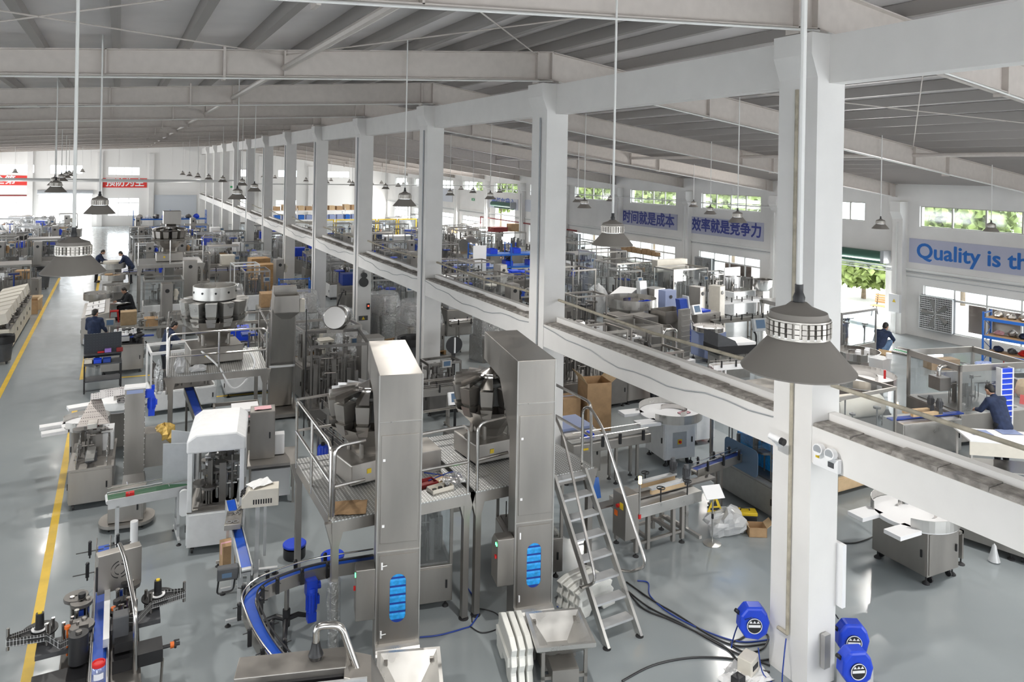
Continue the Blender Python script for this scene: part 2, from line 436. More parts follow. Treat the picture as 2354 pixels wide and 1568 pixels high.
# windows
mat('frame_alu', (.45, .44, .40), .5, .3); mat('frame_white', (.78, .78, .76), .5)
wn = 0
def window(a, b, z0, z1, axis, fixed, n, frame, tran=None, skip=()):
    global wn; wn += 1
    def bx(m, u0, u1, w0, w1, t0, t1):
        m.box(fixed+t0, fixed+t1, u0, u1, w0, w1) if axis == 'x' else m.box(u0, u1, fixed+t0, fixed+t1, w0, w1)
    m = MB(); t = .035
    bx(m, a, b, z0, z0+t, .08, .16); bx(m, a, b, z1-t, z1, .08, .16)
    for k in range(n+1):
        u = a+(b-a)*k/n; q = t if k in (0, n) else t*.8
        bx(m, max(a, u-q), min(b, u+q), z0, z1, .085, .155)
    if tran: bx(m, a, b, tran-t, tran+t, .083, .157)
    fr = m.build('window_%d' % wn, frame, kind='structure')
    g = MB(); bx(g, a, b, z0, z1, .115, .121); g.build('pane', 'glass', fr)
    return fr
for a, b, z0, z1 in UPW: window(a, b, z0, z1, 'x', WX, 4, 'frame_alu')
for a, b, z0, z1 in LOW: window(a, b, z0, z1, 'x', WX, 4, 'frame_white', tran=z1-.42)
for a, b, z0, z1 in FW_UP: window(a, b, z0, z1, 'y', FAR, 4 if b-a > 2 else 2, 'frame_white')
for a, b, z0, z1 in FW_LO: window(a, b, z0, z1, 'y', FAR, 3, 'frame_white', tran=z1-.5)
# gates: rolled shutter box above each opening
for k, (a, b, z0, z1) in enumerate(GATES):
    d = MB(); d.cyl((WX-.22, a-.15, z1+.2), (WX-.22, b+.15, z1+.2), .2, 14); d.box(WX-.12, WX-.06, a, b, z1-.12, z1+.3)
    s_ = d.build('door_%d' % (k+1), 'emerald_paint', kind='structure')
    MB().box(WX-.5, WX-.05, a-.25, a-.1, z1-.05, z1+.45).build('bracket', 'grey', s_)
a, b, z0, z1 = FW_G[0]
d = MB(); d.cyl((a-.1, FAR-.25, z1+.22), (b+.1, FAR-.25, z1+.22), .22, 14); d.box(a, b, FAR-.1, FAR-.04, z1-.06, z1+.2)
d.build('door_9', 'grey', kind='structure')
# white swing gate leaf beside the near right gate
g3 = GATES[0]
mat('door_white', (.82, .83, .82), .5)
d = MB().box(WX-.05, WX, g3[1]-.9, g3[1], 0, 2.35); d.build('door_10', 'door_white', kind='structure')
# roof: sheets, purlins, rafters
SL, SR = .085, .133; RZ = 8.72
def rz_at(x): return RZ-(RX-x)*SL if x < RX else RZ-(x-RX)*SR
cl = MB()
for (xa, xb) in ((-24, RX), (RX, WX+.3)):
    cl.add([(xa, -6, rz_at(xa)), (xb, -6, rz_at(xb)), (xb, FAR+.3, rz_at(xb)), (xa, FAR+.3, rz_at(xa)), (xa, -6, rz_at(xa)+.06), (xb, -6, rz_at(xb)+.06), (xb, FAR+.3, rz_at(xb)+.06), (xa, FAR+.3, rz_at(xa)+.06)],
           [(0, 3, 2, 1), (4, 5, 6, 7), (0, 1, 5, 4), (1, 2, 6, 5), (2, 3, 7, 6), (3, 0, 4, 7)])
struct('ceiling', cl, 'roof_sheet')
pu = MB()
xs = [RX-.02-.955*k for k in range(32)]+[RX+.7+1.0*k for k in range(20)]
for x in xs:
    z = rz_at(x); pu.box(x-.035, x+.035, -5.5, FAR, z-.20, z-.005)
    pu.box(x+.0352, x+.075, -5.5, FAR, z-.20, z-.185)
struct('trim_5', pu, mat('purlin_shaded', (.36, .34, .325), .5, .2), 'grey roof purlins')  # shade on the purlin webs is put into this darker grey
def rafter(y, ends):
    m = MB()
    for xa, xb, dA, dB in ends:       # web from xa to xb with depth
        za, zb = rz_at(xa)-.2, rz_at(xb)-.2
        for q0, q1, t, fl in ((0, None, .012, 0),):
            m.add([(xa, y-t, za), (xb, y-t, zb), (xb, y-t, zb-dB), (xa, y-t, za-dA), (xa, y+t, za), (xb, y+t, zb), (xb, y+t, zb-dB), (xa, y+t, za-dA)],
                  [(0, 1, 2, 3), (7, 6, 5, 4), (0, 4, 5, 1), (1, 5, 6, 2), (2, 6, 7, 3), (3, 7, 4, 0)])
        f = .10
        for o0, o1 in ((0, .014), (None, None)):
            A = (za, zb) if o0 == 0 else (za-dA+.014, zb-dB+.014)
            m.add([(xa, y-f, A[0]), (xb, y-f, A[1]), (xb, y+f, A[1]), (xa, y+f, A[0]), (xa, y-f, A[0]-.014), (xb, y-f, A[1]-.014), (xb, y+f, A[1]-.014), (xa, y+f, A[0]-.014)],
                  [(0, 3, 2, 1), (4, 5, 6, 7), (0, 1, 5, 4), (1, 2, 6, 5), (2, 3, 7, 6), (3, 0, 4, 7)])
    def plate(x, d, w=.012, f=.10, up=0):
        z = rz_at(x)-.2; m.box(x-w, x+w, y-f, y+f, z-d, z+up)
    plate(RX-.35, .62, .02); plate(RX-.02, .60, .02)
    return m, plate
for i in range(0, 13):
    y = col_y(i)-.29
    if i == 0: y = -.3
    m, pl = rafter(y, [(RX-.05, -11, .56, .16), (-11, -24, .17, .17), (RX-.05, RX+6, .56, .52), (RX+6, WX, .52, .50)])
    for x in (2.4, -.2): pl(x, .56-.022*(RX-x), .012)
    pl(1.46, .49, .02, .11, .06)
    for x in (RX+2.3, RX+11.5, WX-.45): pl(x, .50, .012)
    pl(RX+4.1, .58, .02, .11, .06); pl(RX+13, .58, .02, .11, .06)
    if y < FAR: struct('rafter', m, 'roof_steel', 'tapered steel roof rafter')
# round struts between rafters and the wind bracing rods
st = MB(); br = MB()
for i in range(0, 12):
    y0 = col_y(i)-.29 if i else -.3; y1 = col_y(i+1)-.29
    for x, dz in ((2.4, -.45), (-9, -.45), (RX+2.3, -.38), (RX+11.5, -.38)):
        z = rz_at(x)-.05+dz; st.cyl((x, y0, z), (x, y1, z), .055, 8)
    if i in (0, 1, 4, 8):
        for xa, xb in ((2.4, RX-.3), (-4, 2.4), (RX+2.3, RX+11.5)):
            for p, q in (((xa, y0), (xb, y1)), ((xb, y0), (xa, y1))):
                br.cyl((p[0], p[1], rz_at(p[0])-.28), (q[0], q[1], rz_at(q[0])-.28), .011, 6)
struct('trim_6', st, 'roof_steel', 'round struts of the roof'); struct('trim_7', br, 'roof_steel', 'thin wind bracing rods')
# light conduits under rafters
cd = MB()
for i in range(0, 5):
    y = col_y(i)-.29-.13 if i else -.43
    for a, b in ((-12, RX-.05), (RX+.1, WX-.4)):
        cd.cyl((a, y, rz_at(a)-(.39 if a < 0 else .79)), (b, y, rz_at(b)-(.79 if b < 10 else .73)), .014, 6)
struct('trim_8', cd, 'frame_white', 'thin conduits under the rafters')
# wall mouldings, ducts, conduits on the right wall
tr = MB()
tr.box(WX-.08, WX, -4, FAR, 2.52, 2.60); tr.box(WX-.05, WX, -4, FAR, 2.36, 2.40)
for i in range(2, 12):
    y = pil_y(i); tr.box(WX-.38, WX-.3, y-.03, y+.03, 0, 4.4)
struct('trim_9', tr, 'frame_white')
tb = MB(); tb.box(WX-.06, WX-.02, -4, FAR, 2.45, 2.475); tb.box(WX-.05, WX-.02, -4, 19, 2.28, 2.295); struct('trim_10', tb, 'grey')
# pipe over the ledge + cable along the ledge front
pp = MB()
for i in range(0, 9):
    a = col_y(i) if i else -2; b = col_y(i+1)-.58
    pp.tube([(XC+.34, a, 3.62), (XC+.34, (a+b)/2, 3.56), (XC+.34, b, 3.62)], .026, 6)
struct('trim_11', pp, 'rust')
cb_ = MB()
for i in range(1, 9):
    a = col_y(i); b = col_y(i+1)-.58; n = 14
    cb_.tube([(XC-.005, a+(b-a)*k/n, 3.03+.08*cos(pi*2*k/n)-.03*sin(k*1.7)) for k in range(n+1)], .008, 5)
struct('trim_12', cb_, 'grey')
# conduits down the columns
cn = MB()
for i in range(2, 9):
    y = col_y(i)-.36; cn.cyl((XC-.02, y, .1), (XC-.02, y, 7.2), .02, 6)
struct('trim_13', cn, 'grey')
# trunking lines that cross the far half of the hall
tk = MB()
for k, (yy, zz) in enumerate(((50, 5.15), (54, 5.05), (58, 4.9), (63, 4.75), (69, 4.6))):
    tk.box(-22, XC-.6, yy-.04, yy+.04, zz, zz+.07)
for k, (yy, zz) in enumerate(((50, 4.95), (60, 4.75))):
    tk.box(XC+.6, WX-.2, yy-.03, yy+.03, zz, zz+.05)
tk.box(WX-.6, WX-.54, 24.4, 62, 4.62, 4.67)
struct('trim_14', tk, 'frame_white', 'cable trunking hung across the hall')
rd = MB(); rd.cyl((WX-.15, 42, 2.15), (WX-.15, 57, 2.15), .05, 8); rd.cyl((WX-.15, 57, 0), (WX-.15, 57, 2.15), .05, 8)
rd.cyl((-12, FAR-.12, 3.0), (-7.4, FAR-.12, 3.0), .06, 8); rd.cyl((-7.4, FAR-.12, .3), (-7.4, FAR-.12, 3.0), .06, 8)
struct('trim_15', rd, 'red_dark', 'red fire pipe on the wall')
# outside: pale yard and greenery
mat('yard', (.75, .74, .72), .9, noise=.05)
struct('ground', MB().box(-60, 90, FAR+.35, 150, -.3, -.05).box(WX+.35, 90, -20, FAR+.35, -.3, -.05), 'yard')
mat('leaf_a', (.19, .25, .07), .7, noise=.5, nscale=3); mat('bark', (.22, .17, .12), .9, noise=.3)
lf = MB()
rr = random.Random(3)
def tree(x, y, h, r, label):
    t = thing('tree', label, 'tree', (x, y, -.05), 0, 'trees outside the right wall')
    MB().tube([(0, 0, 0), (.06, .04, h*.35), (-.03, .05, h*.6)], [.12, .09, .05], 8).build('trunk', 'bark', t)
    m = MB()
    for k in range(1500):
        a = rr.random()*6.283; q = rr.random()**.4; b = math.acos(rr.uniform(-1, 1)); c = V((r*q*sin(b)*cos(a), r*q*sin(b)*sin(a), h*.62+h*.38*q*cos(b)))
        d = .3; n = V((rr.uniform(-1, 1), rr.uniform(-1, 1), rr.uniform(-1, 1))).normalized(); u = n.orthogonal().normalized()*d; v_ = n.cross(u).normalized()*d*.6
        m.add([c-u, c+v_, c+u, c-v_], [(0, 1, 2, 3)])
    m.build('foliage', 'leaf_a', t)
for k, (x, y, h, r) in enumerate(((36.5, 21.5, 6.2, 2.6), (33.6, 24.8, 2.7, 2.4), (37.2, 37.5, 6.8, 2.9), (37.2, 46, 6.8, 2.9), (37.0, 54, 6.6, 2.8), (37.0, 62, 6.6, 2.8), (37.0, 72, 6.6, 2.8))):
    tree(x, y, h, r, 'leafy green tree seen through %s' % ('the wide upper window above the English sign', 'the open gate beside the bench', 'the upper window above the seven-character sign', 'the upper window above the six-character sign', 'the upper window left of the six-character sign', 'an upper window far down the right wall, near its gate', 'the farthest upper windows of the right wall')[k])
# ---------------------------------------------------------------- pendant lamps
def lamp_rod_top(x, y): return rz_at(x)-(.79 if x > 0 else .75)
def make_lamp(x, y, z, label):
    t = thing('pendant_lamp', label, 'lamp', (x, y, z), 0, 'pendant high-bay lamps')
    top = rz_at(x)-z
    MB().cyl((0, 0, .30), (0, 0, top), .012, 8).build('rod', 'frame_white', t)
    MB().lathe([(.21, 0), (.213, .006), (.108, .128), (.100, .128), (.2, .002), (.21, 0)], n=32).build('lamp_shade', 'lamp_shade', t)
    f = MB().lathe([(.102, .135), (.102, .195), (.085, .195)], n=24)
    for k in range(28):
        a = 2*pi*k/28
        for j in range(3): f.cb(.112*cos(a), .112*sin(a), .146+.02*j, .016, .017, .017, a)
    f.lathe([(.112, .130), (.118, .130), (.118, .136), (.112, .136)], n=24); f.lathe([(.112, .196), (.118, .196), (.118, .202), (.112, .202)], n=24)
    f.build('heat_sink', 'lamp_fin', t)
    MB().lathe([(.112, .20), (.105, .225), (.05, .245), (.03, .262), (.001, .262)], n=24).build('cap', 'lamp_shade', t)
    MB().lathe([(.02, .255), (.024, .28), (.016, .30), (.016, .33), (.001, .33)], n=10).build('cord_grip', 'black', t)
    MB().lathe([(.001, .118), (.10, .118), (.10, .126), (.001, .126)], n=20).build('diffuser', 'led_white', t)
    l = bpy.data.lights.new('lamp_light', 'AREA'); l.shape = 'DISK'; l.size = .20; l.energy = 130; l.color = (1, .97, .92)
    lo = bpy.data.objects.new('lamp_light', l); COL.objects.link(lo); lo.parent = t; lo.location = (0, 0, .10)
    return t
LAMPS = []
def lamp(x, y, z, label): LAMPS.append(make_lamp(x, y, z, label))
LY = [(i+.056)*BAY-.42 for i in range(13)]
lamp(2.33, 2.0, 5.40, 'grey pendant lamp closest to the camera, hanging in front of the nearest pier')
lamp(4.5, LY[1], 5.40, 'pendant lamp on a long rod right of the second pier, over the ledge beam')
lamp(-.28, LY[1], 5.35, 'big pendant lamp above the yellow line of the main aisle')
lamp(-.24, LY[2], 5.40, 'pendant lamp over the aisle, second in size behind the big one, before the far gate')
lamp(4.51, LY[2], 5.48, 'pendant lamp hanging between the third and fourth piers')
lamp(3.9, LY[4], 5.32, 'small pendant lamp just right of the dark one, by the seventh pier')
lamp(2.53, LY[3], 5.34, 'pendant lamp hanging over the row of far machines, left of the seventh pier')
lamp(-1.2, LY[3], 5.5, 'pendant lamp over the aisle at the left, under the red banner')
for k in range(4, 8): lamp(-.9-.2*k, LY[k]+1.2, 5.45, 'far pendant lamp over the aisle, number %s of its row' % ('five', 'six', 'seven', 'eight')[k-4])
for k in range(5, 9): lamp(4.4, LY[k], 5.35, 'far pendant lamp along the inner side of the piers, number %s of that row' % ('five', 'six', 'seven', 'eight')[k-5])
for k, (x, z) in enumerate(((12.54, 5.05), (17.6, 4.8), (22.6, 4.62))):
    lamp(x, LY[2], z, ('pendant lamp in front of the seven-character blue sign', 'pendant lamp beside the pilaster left of the English sign', 'pendant lamp in front of the wide window above the English sign')[k])
for k, (x, z) in enumerate(((12.53, 5.05), (17.6, 4.8))):
    lamp(x, LY[3], z, ('pendant lamp at the left edge of the six-character sign, below a small window', 'pendant lamp between the two large blue signs, below the upper window')[k])
for k, (x, z) in enumerate(((12.45, 5.05), (16.4, 4.92), (22.5, 4.68))):
    lamp(x, LY[4], z, ('pendant lamp between the third pier and the second pier, higher of the pair', 'small pendant lamp hung at the upper left of the six-character sign', 'small pendant lamp by the pilaster between both large blue signs')[k])
for k, (x, q, z) in enumerate(((13.5, 5, 4.95), (18, 5, 4.85), (12.5, 6, 5.05), (17.6, 6, 4.85), (12.5, 8, 5.05), (17.6, 8, 4.85))):
    lamp(x, LY[q], z, 'far pendant lamp %s' % ('below and right of the one before the faded sign', 'over the frames beside the third pier', 'left of the faded blue sign', 'over the far gate in the right wall', 'before the far end wall', 'before the far end wall, right of its neighbour')[k])
for x, rows, z in ((4.4, (9, 10), 5.35), (-2.6, (9, 11), 5.4), (-6.5, (6, 8, 10), 5.35), (12.5, (7, 9, 10, 11, 12), 5.05), (17.6, (7, 9, 10, 11, 12), 4.85), (22.5, (5, 6, 7, 8, 9, 10, 11, 12), 4.65)):
    for q in rows: make_lamp(x, LY[q], z, 'tiny pendant lamp of the distant rows before the end wall')['group'] = 'tiny distant pendant lamps'
# ---------------------------------------------------------------- signs on the walls
mat('sign_pale', (.47, .48, .60), .6); mat('sign_white', (.66, .68, .74), .6); mat('sign_ink', (.035, .05, .28), .5); mat('sign_blue', (.01, .14, .50), .5); mat('banner_red', (.72, .045, .035), .6); mat('sign_faded', (.16, .22, .55), .6)
FX = (R_(90), 0, R_(-90))
def wall_sign(y_left, y_right, z0, z1, body, size, ink, board, label, zc=None, xs=1.0, bold=.02, lines=1):
    t = thing('wall_sign', label, 'sign', (WX-.03, (y_left+y_right)/2, (z0+z1)/2))
    w, h = y_left-y_right, z1-z0
    MB().box(-.012, .028, -w/2, w/2, -h/2, h/2).build('board', board, t)
    text('lettering', body, size, ink, t, (-.016, 0, zc or 0), FX, .004, bold, 'CENTER', xs)
    return t
wall_sign(37.2, 32.0, 2.98, 3.86, '时间就是成本', .80, 'sign_ink', 'sign_pale', 'pale blue wall sign with six dark blue characters', xs=1.0)
wall_sign(30.85, 25.75, 2.94, 3.84, '效率就是竞争力', .74, 'sign_ink', 'sign_pale', 'pale blue wall sign with seven dark blue characters', xs=.95)
t = thing('wall_sign', 'long pale lilac wall sign with English words in bright blue', 'sign', (WX-.03, 18.3, 3.33))
MB().box(-.012, .028, -8.4, 0, -.49, .45).build('board', 'sign_pale', t)
text('lettering', 'Quality is the Life', .80, 'sign_blue', t, (-.016, -.30, -.03), FX, .004, .018, 'LEFT', 1.02)
wall_sign(55.6, 50.6, 3.05, 3.9, '责任在我心', .82, 'sign_faded', 'sign_white', 'washed out pale sign with five faded blue characters')
wall_sign(49.5, 45.0, 3.05, 3.95, '品质', .82, 'sign_blue', 'sign_white', 'pale sign with two light blue characters, half hidden by the second pier', xs=1.0)
wall_sign(69.5, 63.4, 3.1, 4.3, '专业\n精品', .55, 'sign_ink', 'sign_white', 'two-line pale sign with small blue characters on the far right wall')
def banner(x0, x1, z0, z1, body, size, label):
    t = thing('banner', label, 'banner', ((x0+x1)/2, FAR-.05, (z0+z1)/2))
    MB().box(-(x1-x0)/2, (x1-x0)/2, -.01, .04, -(z1-z0)/2, (z1-z0)/2).build('board', 'banner_red', t)
    text('lettering', body, size, 'label_white', t, (0, -.014, 0), (R_(90), 0, 0), .004, .02, 'CENTER', 1.0)
banner(-1.35, 2.5, 3.78, 4.7, '预防为主', .85, 'red banner of four white characters, right of the far gate')
banner(-11.3, -7.25, 3.95, 4.85, '安全第一', .85, 'red banner of white characters, cut by the left edge of the picture')
def exit_sign(loc, rz, label):
    t = thing('exit_sign', label, 'exit sign', loc, rz)
    MB().cb(0, 0, 0, .5, .05, .2).build('box', 'green', t); MB().cb(.08, -.027, 0, .14, .004, .12).build('symbol', 'label_white', t)
exit_sign((WX-.05, 58.8, 3.55), R_(-90), 'small green exit sign above the far gate of the right wall')
exit_sign((10.6, FAR-.03, 3.9), 0, 'small green exit sign high on the far end wall')
# barred fans in the right wall
def wall_fan(y, z, w, h, label):
    t = thing('wall_fan', label, 'exhaust fan', (WX-.16, y, z), 0)
    m = MB(); q = .04
    for a in (-w/2, 0, w/2): m.box(-.05, .02, a-q/2, a+q/2, -h/2, h/2)
    for b in (-h/2, 0, h/2): m.box(-.05, .02, -w/2, w/2, b-q/2, b+q/2)
    m.build('frame', 'alu', t)
    g = MB(); n = 16
    for k in range(1, n): g.box(-.042, -.03, -w/2, w/2, -h/2+h*k/n-.013, -h/2+h*k/n+.013)
    for k in range(1, 20): g.box(-.036, -.024, -w/2+w*k/20-.008, -w/2+w*k/20+.008, -h/2, h/2)
    g.build('guard', 'alu', t)
    MB().box(.03, .15, -w/2-.02, w/2+.02, -h/2-.02, h/2+.02).build('housing', 'dark', t)
    b = MB()
    for k in range(5):
        a = 2*pi*k/5; b.cyl((.0, 0, 0), (.012, .42*h*cos(a), .42*h*sin(a)), .05, 6, .13)
    b.build('fan_blade', 'machine_grey', t)
wall_fan(17.1, 1.02, 1.25, 1.25, 'barred square wall fan below the English sign')
wall_fan(29.7, 1.12, 1.25, 1.2, 'barred square wall fan below the seven-character sign')
wall_fan(42.3, 1.35, 1.2, 1.2, 'barred square wall fan behind the second pendant lamp rod')
# brown glass panes leaning outside the low windows
mat('brown_board', (.20, .13, .10), .4)
for y0, y1, k in ((14.1, 16.1, 0), (26.7, 28.5, 1)):
    o = MB().box(WX+.2, WX+.22, y0, y1, .5 if k == 0 else .75, 1.5 if k == 0 else 1.6).build('window_film', 'brown_board', kind='structure')
# ---------------------------------------------------------------- machine kit
def foot(t, x, y, h=.1, r=.045, name='foot'):
    return MB().cyl((x, y, h*.3), (x, y, h), .012, 6).lathe([(.001, h*.35), (.02, h*.35), (r, h*.12), (r, 0), (.001, 0)], (x, y, 0), 12).build(name, 'rubber', t)
def caster(t, x, y, r=.05):
    MB().cyl((x-.015, y, r), (x+.015, y, r), r, 12).cb(x, y+.01, r*1.7, .05, .05, r*.9).build('caster', 'black', t)
def motor(par, loc, L=.22, r=.055, m='blue', axis='z', name='motor'):
    T = Matrix.Translation(loc) @ ({'z': Matrix.Identity(4), 'x': Matrix.Rotation(pi/2, 4, 'Y'), 'y': Matrix.Rotation(-pi/2, 4, 'X')}[axis])
    b = MB().cyl((0, 0, 0), (0, 0, L), r, 14, M=T).cyl((0, 0, L), (0, 0, L+.045), r*.95, 14, r*.75, M=T)
    for k in range(10):
        a = 2*pi*k/10; b.cb((r+.004)*cos(a), (r+.004)*sin(a), L*.5, .012, .006, L*.8, a, M=T)
    b.cb(r*1.15, 0, L*.55, r*.7, r*1.1, L*.4, M=T); b.cb(0, 0, -.06, r*1.7, r*1.7, .12, M=T)
    return b.build(name, m, par)
def panel_screen(par, loc, rz, w=.26, h=.18, body='steel_light', tilt=0.0, screen='screen'):
    T = Matrix.Translation(loc) @ Matrix.Rotation(rz, 4, 'Z') @ Matrix.Rotation(tilt, 4, 'X')
    p = MB().box(-w/2, w/2, -.06, .06, -h/2, h/2, T).build('control_panel', body, par, bevel=.006)
    MB().box(-w*.34, w*.34, -.066, -.058, -h*.28, h*.38, T).build('screen', screen, p)
    return p
def conveyor(name, label, loc, rz, L, w=.12, h=.85, belt='blue_belt', frame='steel', legs=2, rails=True, motor_at=None, feet=True, cat='conveyor', group=None, knobs=True, incline=0.0):
    """runs along local x, length L centred, belt top at h"""
    t = thing(name, label, cat, loc, rz, group)
    z0, z1 = h-incline/2, h+incline/2
    def zz(x): return z0+(z1-z0)*(x/L+.5)
    P0, P1 = (-L/2, 0, z0), (L/2, 0, z1)
    MB().flat([P0, P1], w, .02).build('belt', belt, t)
    f = MB()
    for s_ in (-1, 1):
        f.add([(-L/2, s_*(w/2+.004), z0-.13), (L/2, s_*(w/2+.004), z1-.13), (L/2, s_*(w/2+.004), z1+.015), (-L/2, s_*(w/2+.004), z0+.015), (-L/2, s_*(w/2+.02), z0-.13), (L/2, s_*(w/2+.02), z1-.13), (L/2, s_*(w/2+.02), z1+.015), (-L/2, s_*(w/2+.02), z0+.015)],
              [(0, 1, 2, 3), (7, 6, 5, 4), (0, 4, 5, 1), (1, 5, 6, 2), (2, 6, 7, 3), (3, 7, 4, 0)])
    f.cyl((-L/2, -w/2, z0-.03), (-L/2, w/2, z0-.03), .03, 10).cyl((L/2, -w/2, z1-.03), (L/2, w/2, z1-.03), .03, 10).flat([(-L/2+.05, 0, z0-.1), (L/2-.05, 0, z1-.1)], w, .02)
    f.build('frame', frame, t)
    if rails:
        for s_ in (-1, 1):
            g = MB().tube([(-L/2, s_*w*.42, z0+.09), (L/2, s_*w*.42, z1+.09)], .008, 6); n = max(2, int(L/.45))
            for k in range(n):
                x = -L/2+L*(k+.5)/n; g.cyl((x, s_*w*.42, zz(x)+.09), (x, s_*(w/2+.10), zz(x)+.09), .006, 5)
            g.build('guide_rail', 'chrome', t)
            if knobs:
                for k in range(n):
                    x = -L/2+L*(k+.5)/n; MB().cb(x, s_*(w/2+.05), zz(x)+.03, .035, .03, .16).ball((x, s_*(w/2+.05), zz(x)+.12), .022, 8).build('rail_bracket', 'black', t)
    for k in range(legs):
        x = -L/2+L*(.5 if legs == 1 else (.12+.76*k/(legs-1)))
        m = MB()
        for s_ in (-1, 1): m.box(x-.02, x+.02, s_*(w/2)-.02, s_*(w/2)+.02, .06, zz(x)-.1)
        m.box(x-.02, x+.02, -w/2-.02, w/2+.02, .25, .29); m.box(x-.018, x+.018, -w/2-.16, w/2+.16, .05, .09)
        m.build('leg', frame, t)
        for s_ in (-1, 1): foot(t, x, s_*(w/2+.13), .06, .04)
    if motor_at is not None: motor(t, (motor_at, -w/2-.10, h-.42), .22, .055)
    return t
def mech(par, x0, x1, y0, y1, z0, z1, seed, n=26, name='mechanism', m='steel_dark', stuff=True):
    """dense rods, blocks and discs of a machine's works, standing on one plate"""
    q = random.Random(seed); b = MB().box(x0, x1, y0, y1, z0, z0+.02); H_ = z1-z0
    for k in range(n):
        x, y = q.uniform(x0+.05, x1-.05), q.uniform(y0+.05, y1-.05); r = q.random(); top = z0+H_*q.uniform(.3, .95)
        if r < .4: b.cyl((x, y, z0), (x, y, top), q.uniform(.008, .018), 6)
        elif r < .6: b.cb(x, y, (z0+top)/2, q.uniform(.04, .12), q.uniform(.04, .12), top-z0)
        elif r < .8: b.cyl((x, y, z0), (x, y, top), .015, 6).cyl((x, y, top-.04), (x, y, top), q.uniform(.05, .14), 12)
        else: b.cyl((x, y, z0), (x, y, top), .012, 6).cyl((x, y, top), (min(x1, x+q.uniform(.1, .3)), y, top), .012, 6).cb(x, y, top, .06, .06, .08)
    o = b.build(name, m, par)
    q2 = MB().box(x0+.02, x0+.06, y0+.02, y0+.06, z0, z0+.03)
    return o
def cabinet(par, x0, x1, y0, y1, z0, z1, m='steel', doors=('-y',), name='body', bevel=.008):
    b = MB().box(x0, x1, y0, y1, z0, z1).build(name, m, par, bevel=bevel)
    for d in doors:
        g = .03
        if d == '-y': o = MB().box(x0+g, x1-g, y0-.012, y0+.004, z0+g, z1-g).build('door', m, par); MB().cb(x1-.09, y0-.02, (z0+z1)/2, .025, .02, .11).build('handle', 'black', o)
        if d == '+y': o = MB().box(x0+g, x1-g, y1-.004, y1+.012, z0+g, z1-g).build('door', m, par); MB().cb(x1-.09, y1+.02, (z0+z1)/2, .025, .02, .11).build('handle', 'black', o)
        if d == '-x': o = MB().box(x0-.012, x0+.004, y0+g, y1-g, z0+g, z1-g).build('door', m, par); MB().cb(x0-.02, y0+.09, (z0+z1)/2, .02, .025, .11).build('handle', 'black', o)
        if d == '+x': o = MB().box(x1-.004, x1+.012, y0+g, y1-g, z0+g, z1-g).build('door', m, par); MB().cb(x1+.02, y0+.09, (z0+z1)/2, .02, .025, .11).build('handle', 'black', o)
    return b
def framed(name, label, loc, rz, w, d, h, base=.75, post='steel', base_m='steel', panes=('-y', '-x'), roof=None, seed=1, n=28, screen=None, group=None, cat='machine', feet=True, side=None, beacon=False, topclutter=0, open_top=True):
    """guarded machine: base cabinet, four posts, top frame, panes and its works inside"""
    t = thing(name, label, cat, loc, rz, group)
    x0, x1, y0, y1 = -w/2, w/2, -d/2, d/2; p = .045
    cabinet(t, x0, x1, y0, y1, .11, base, base_m, ('-y', '-x'))
    for x in (x0, x1-p):
        for y in (y0, y1-p): MB().box(x+.001, x+p-.001, y+.001, y+p-.001, base, h-.03).build('post', post, t)
    f = MB()
    for a in (y0, y1-p): f.box(x0, x1, a, a+p, h-p, h+.02)
    for a in (x0, x1-p): f.box(a, a+p, y0+p+.001, y1-p-.001, h-p, h+.02)
    f.build('top_frame', post, t)
    if roof: MB().box(x0-.01, x1+.01, y0-.01, y1+.01, h+.018, h+.035).build('roof', roof, t)
    for s_ in panes:
        q = {'-y': (x0+p, x1-p, y0+.015, y0+.022), '+y': (x0+p, x1-p, y1-.022, y1-.015), '-x': (x0+.015, x0+.022, y0+p, y1-p), '+x': (x1-.022, x1-.015, y0+p, y1-p)}[s_]
        MB().box(*q, base+.01, h-p).build('pane', 'glass', t)
    mech(t, x0+.06, x1-.06, y0+.06, y1-.06, base, base+(h-base)*.86, seed, n)
    if screen:
        panel_screen(t, (screen[0], screen[1], screen[2]), screen[3] if len(screen) > 3 else 0)
    if beacon: MB().cyl((x1-.08, y1-.08, h), (x1-.08, y1-.08, h+.22), .02, 8).build('beacon', 'red', t)
    if feet:
        for x in (x0+.08, x1-.08):
            for y in (y0+.08, y1-.08): foot(t, x, y, .12)
    return t
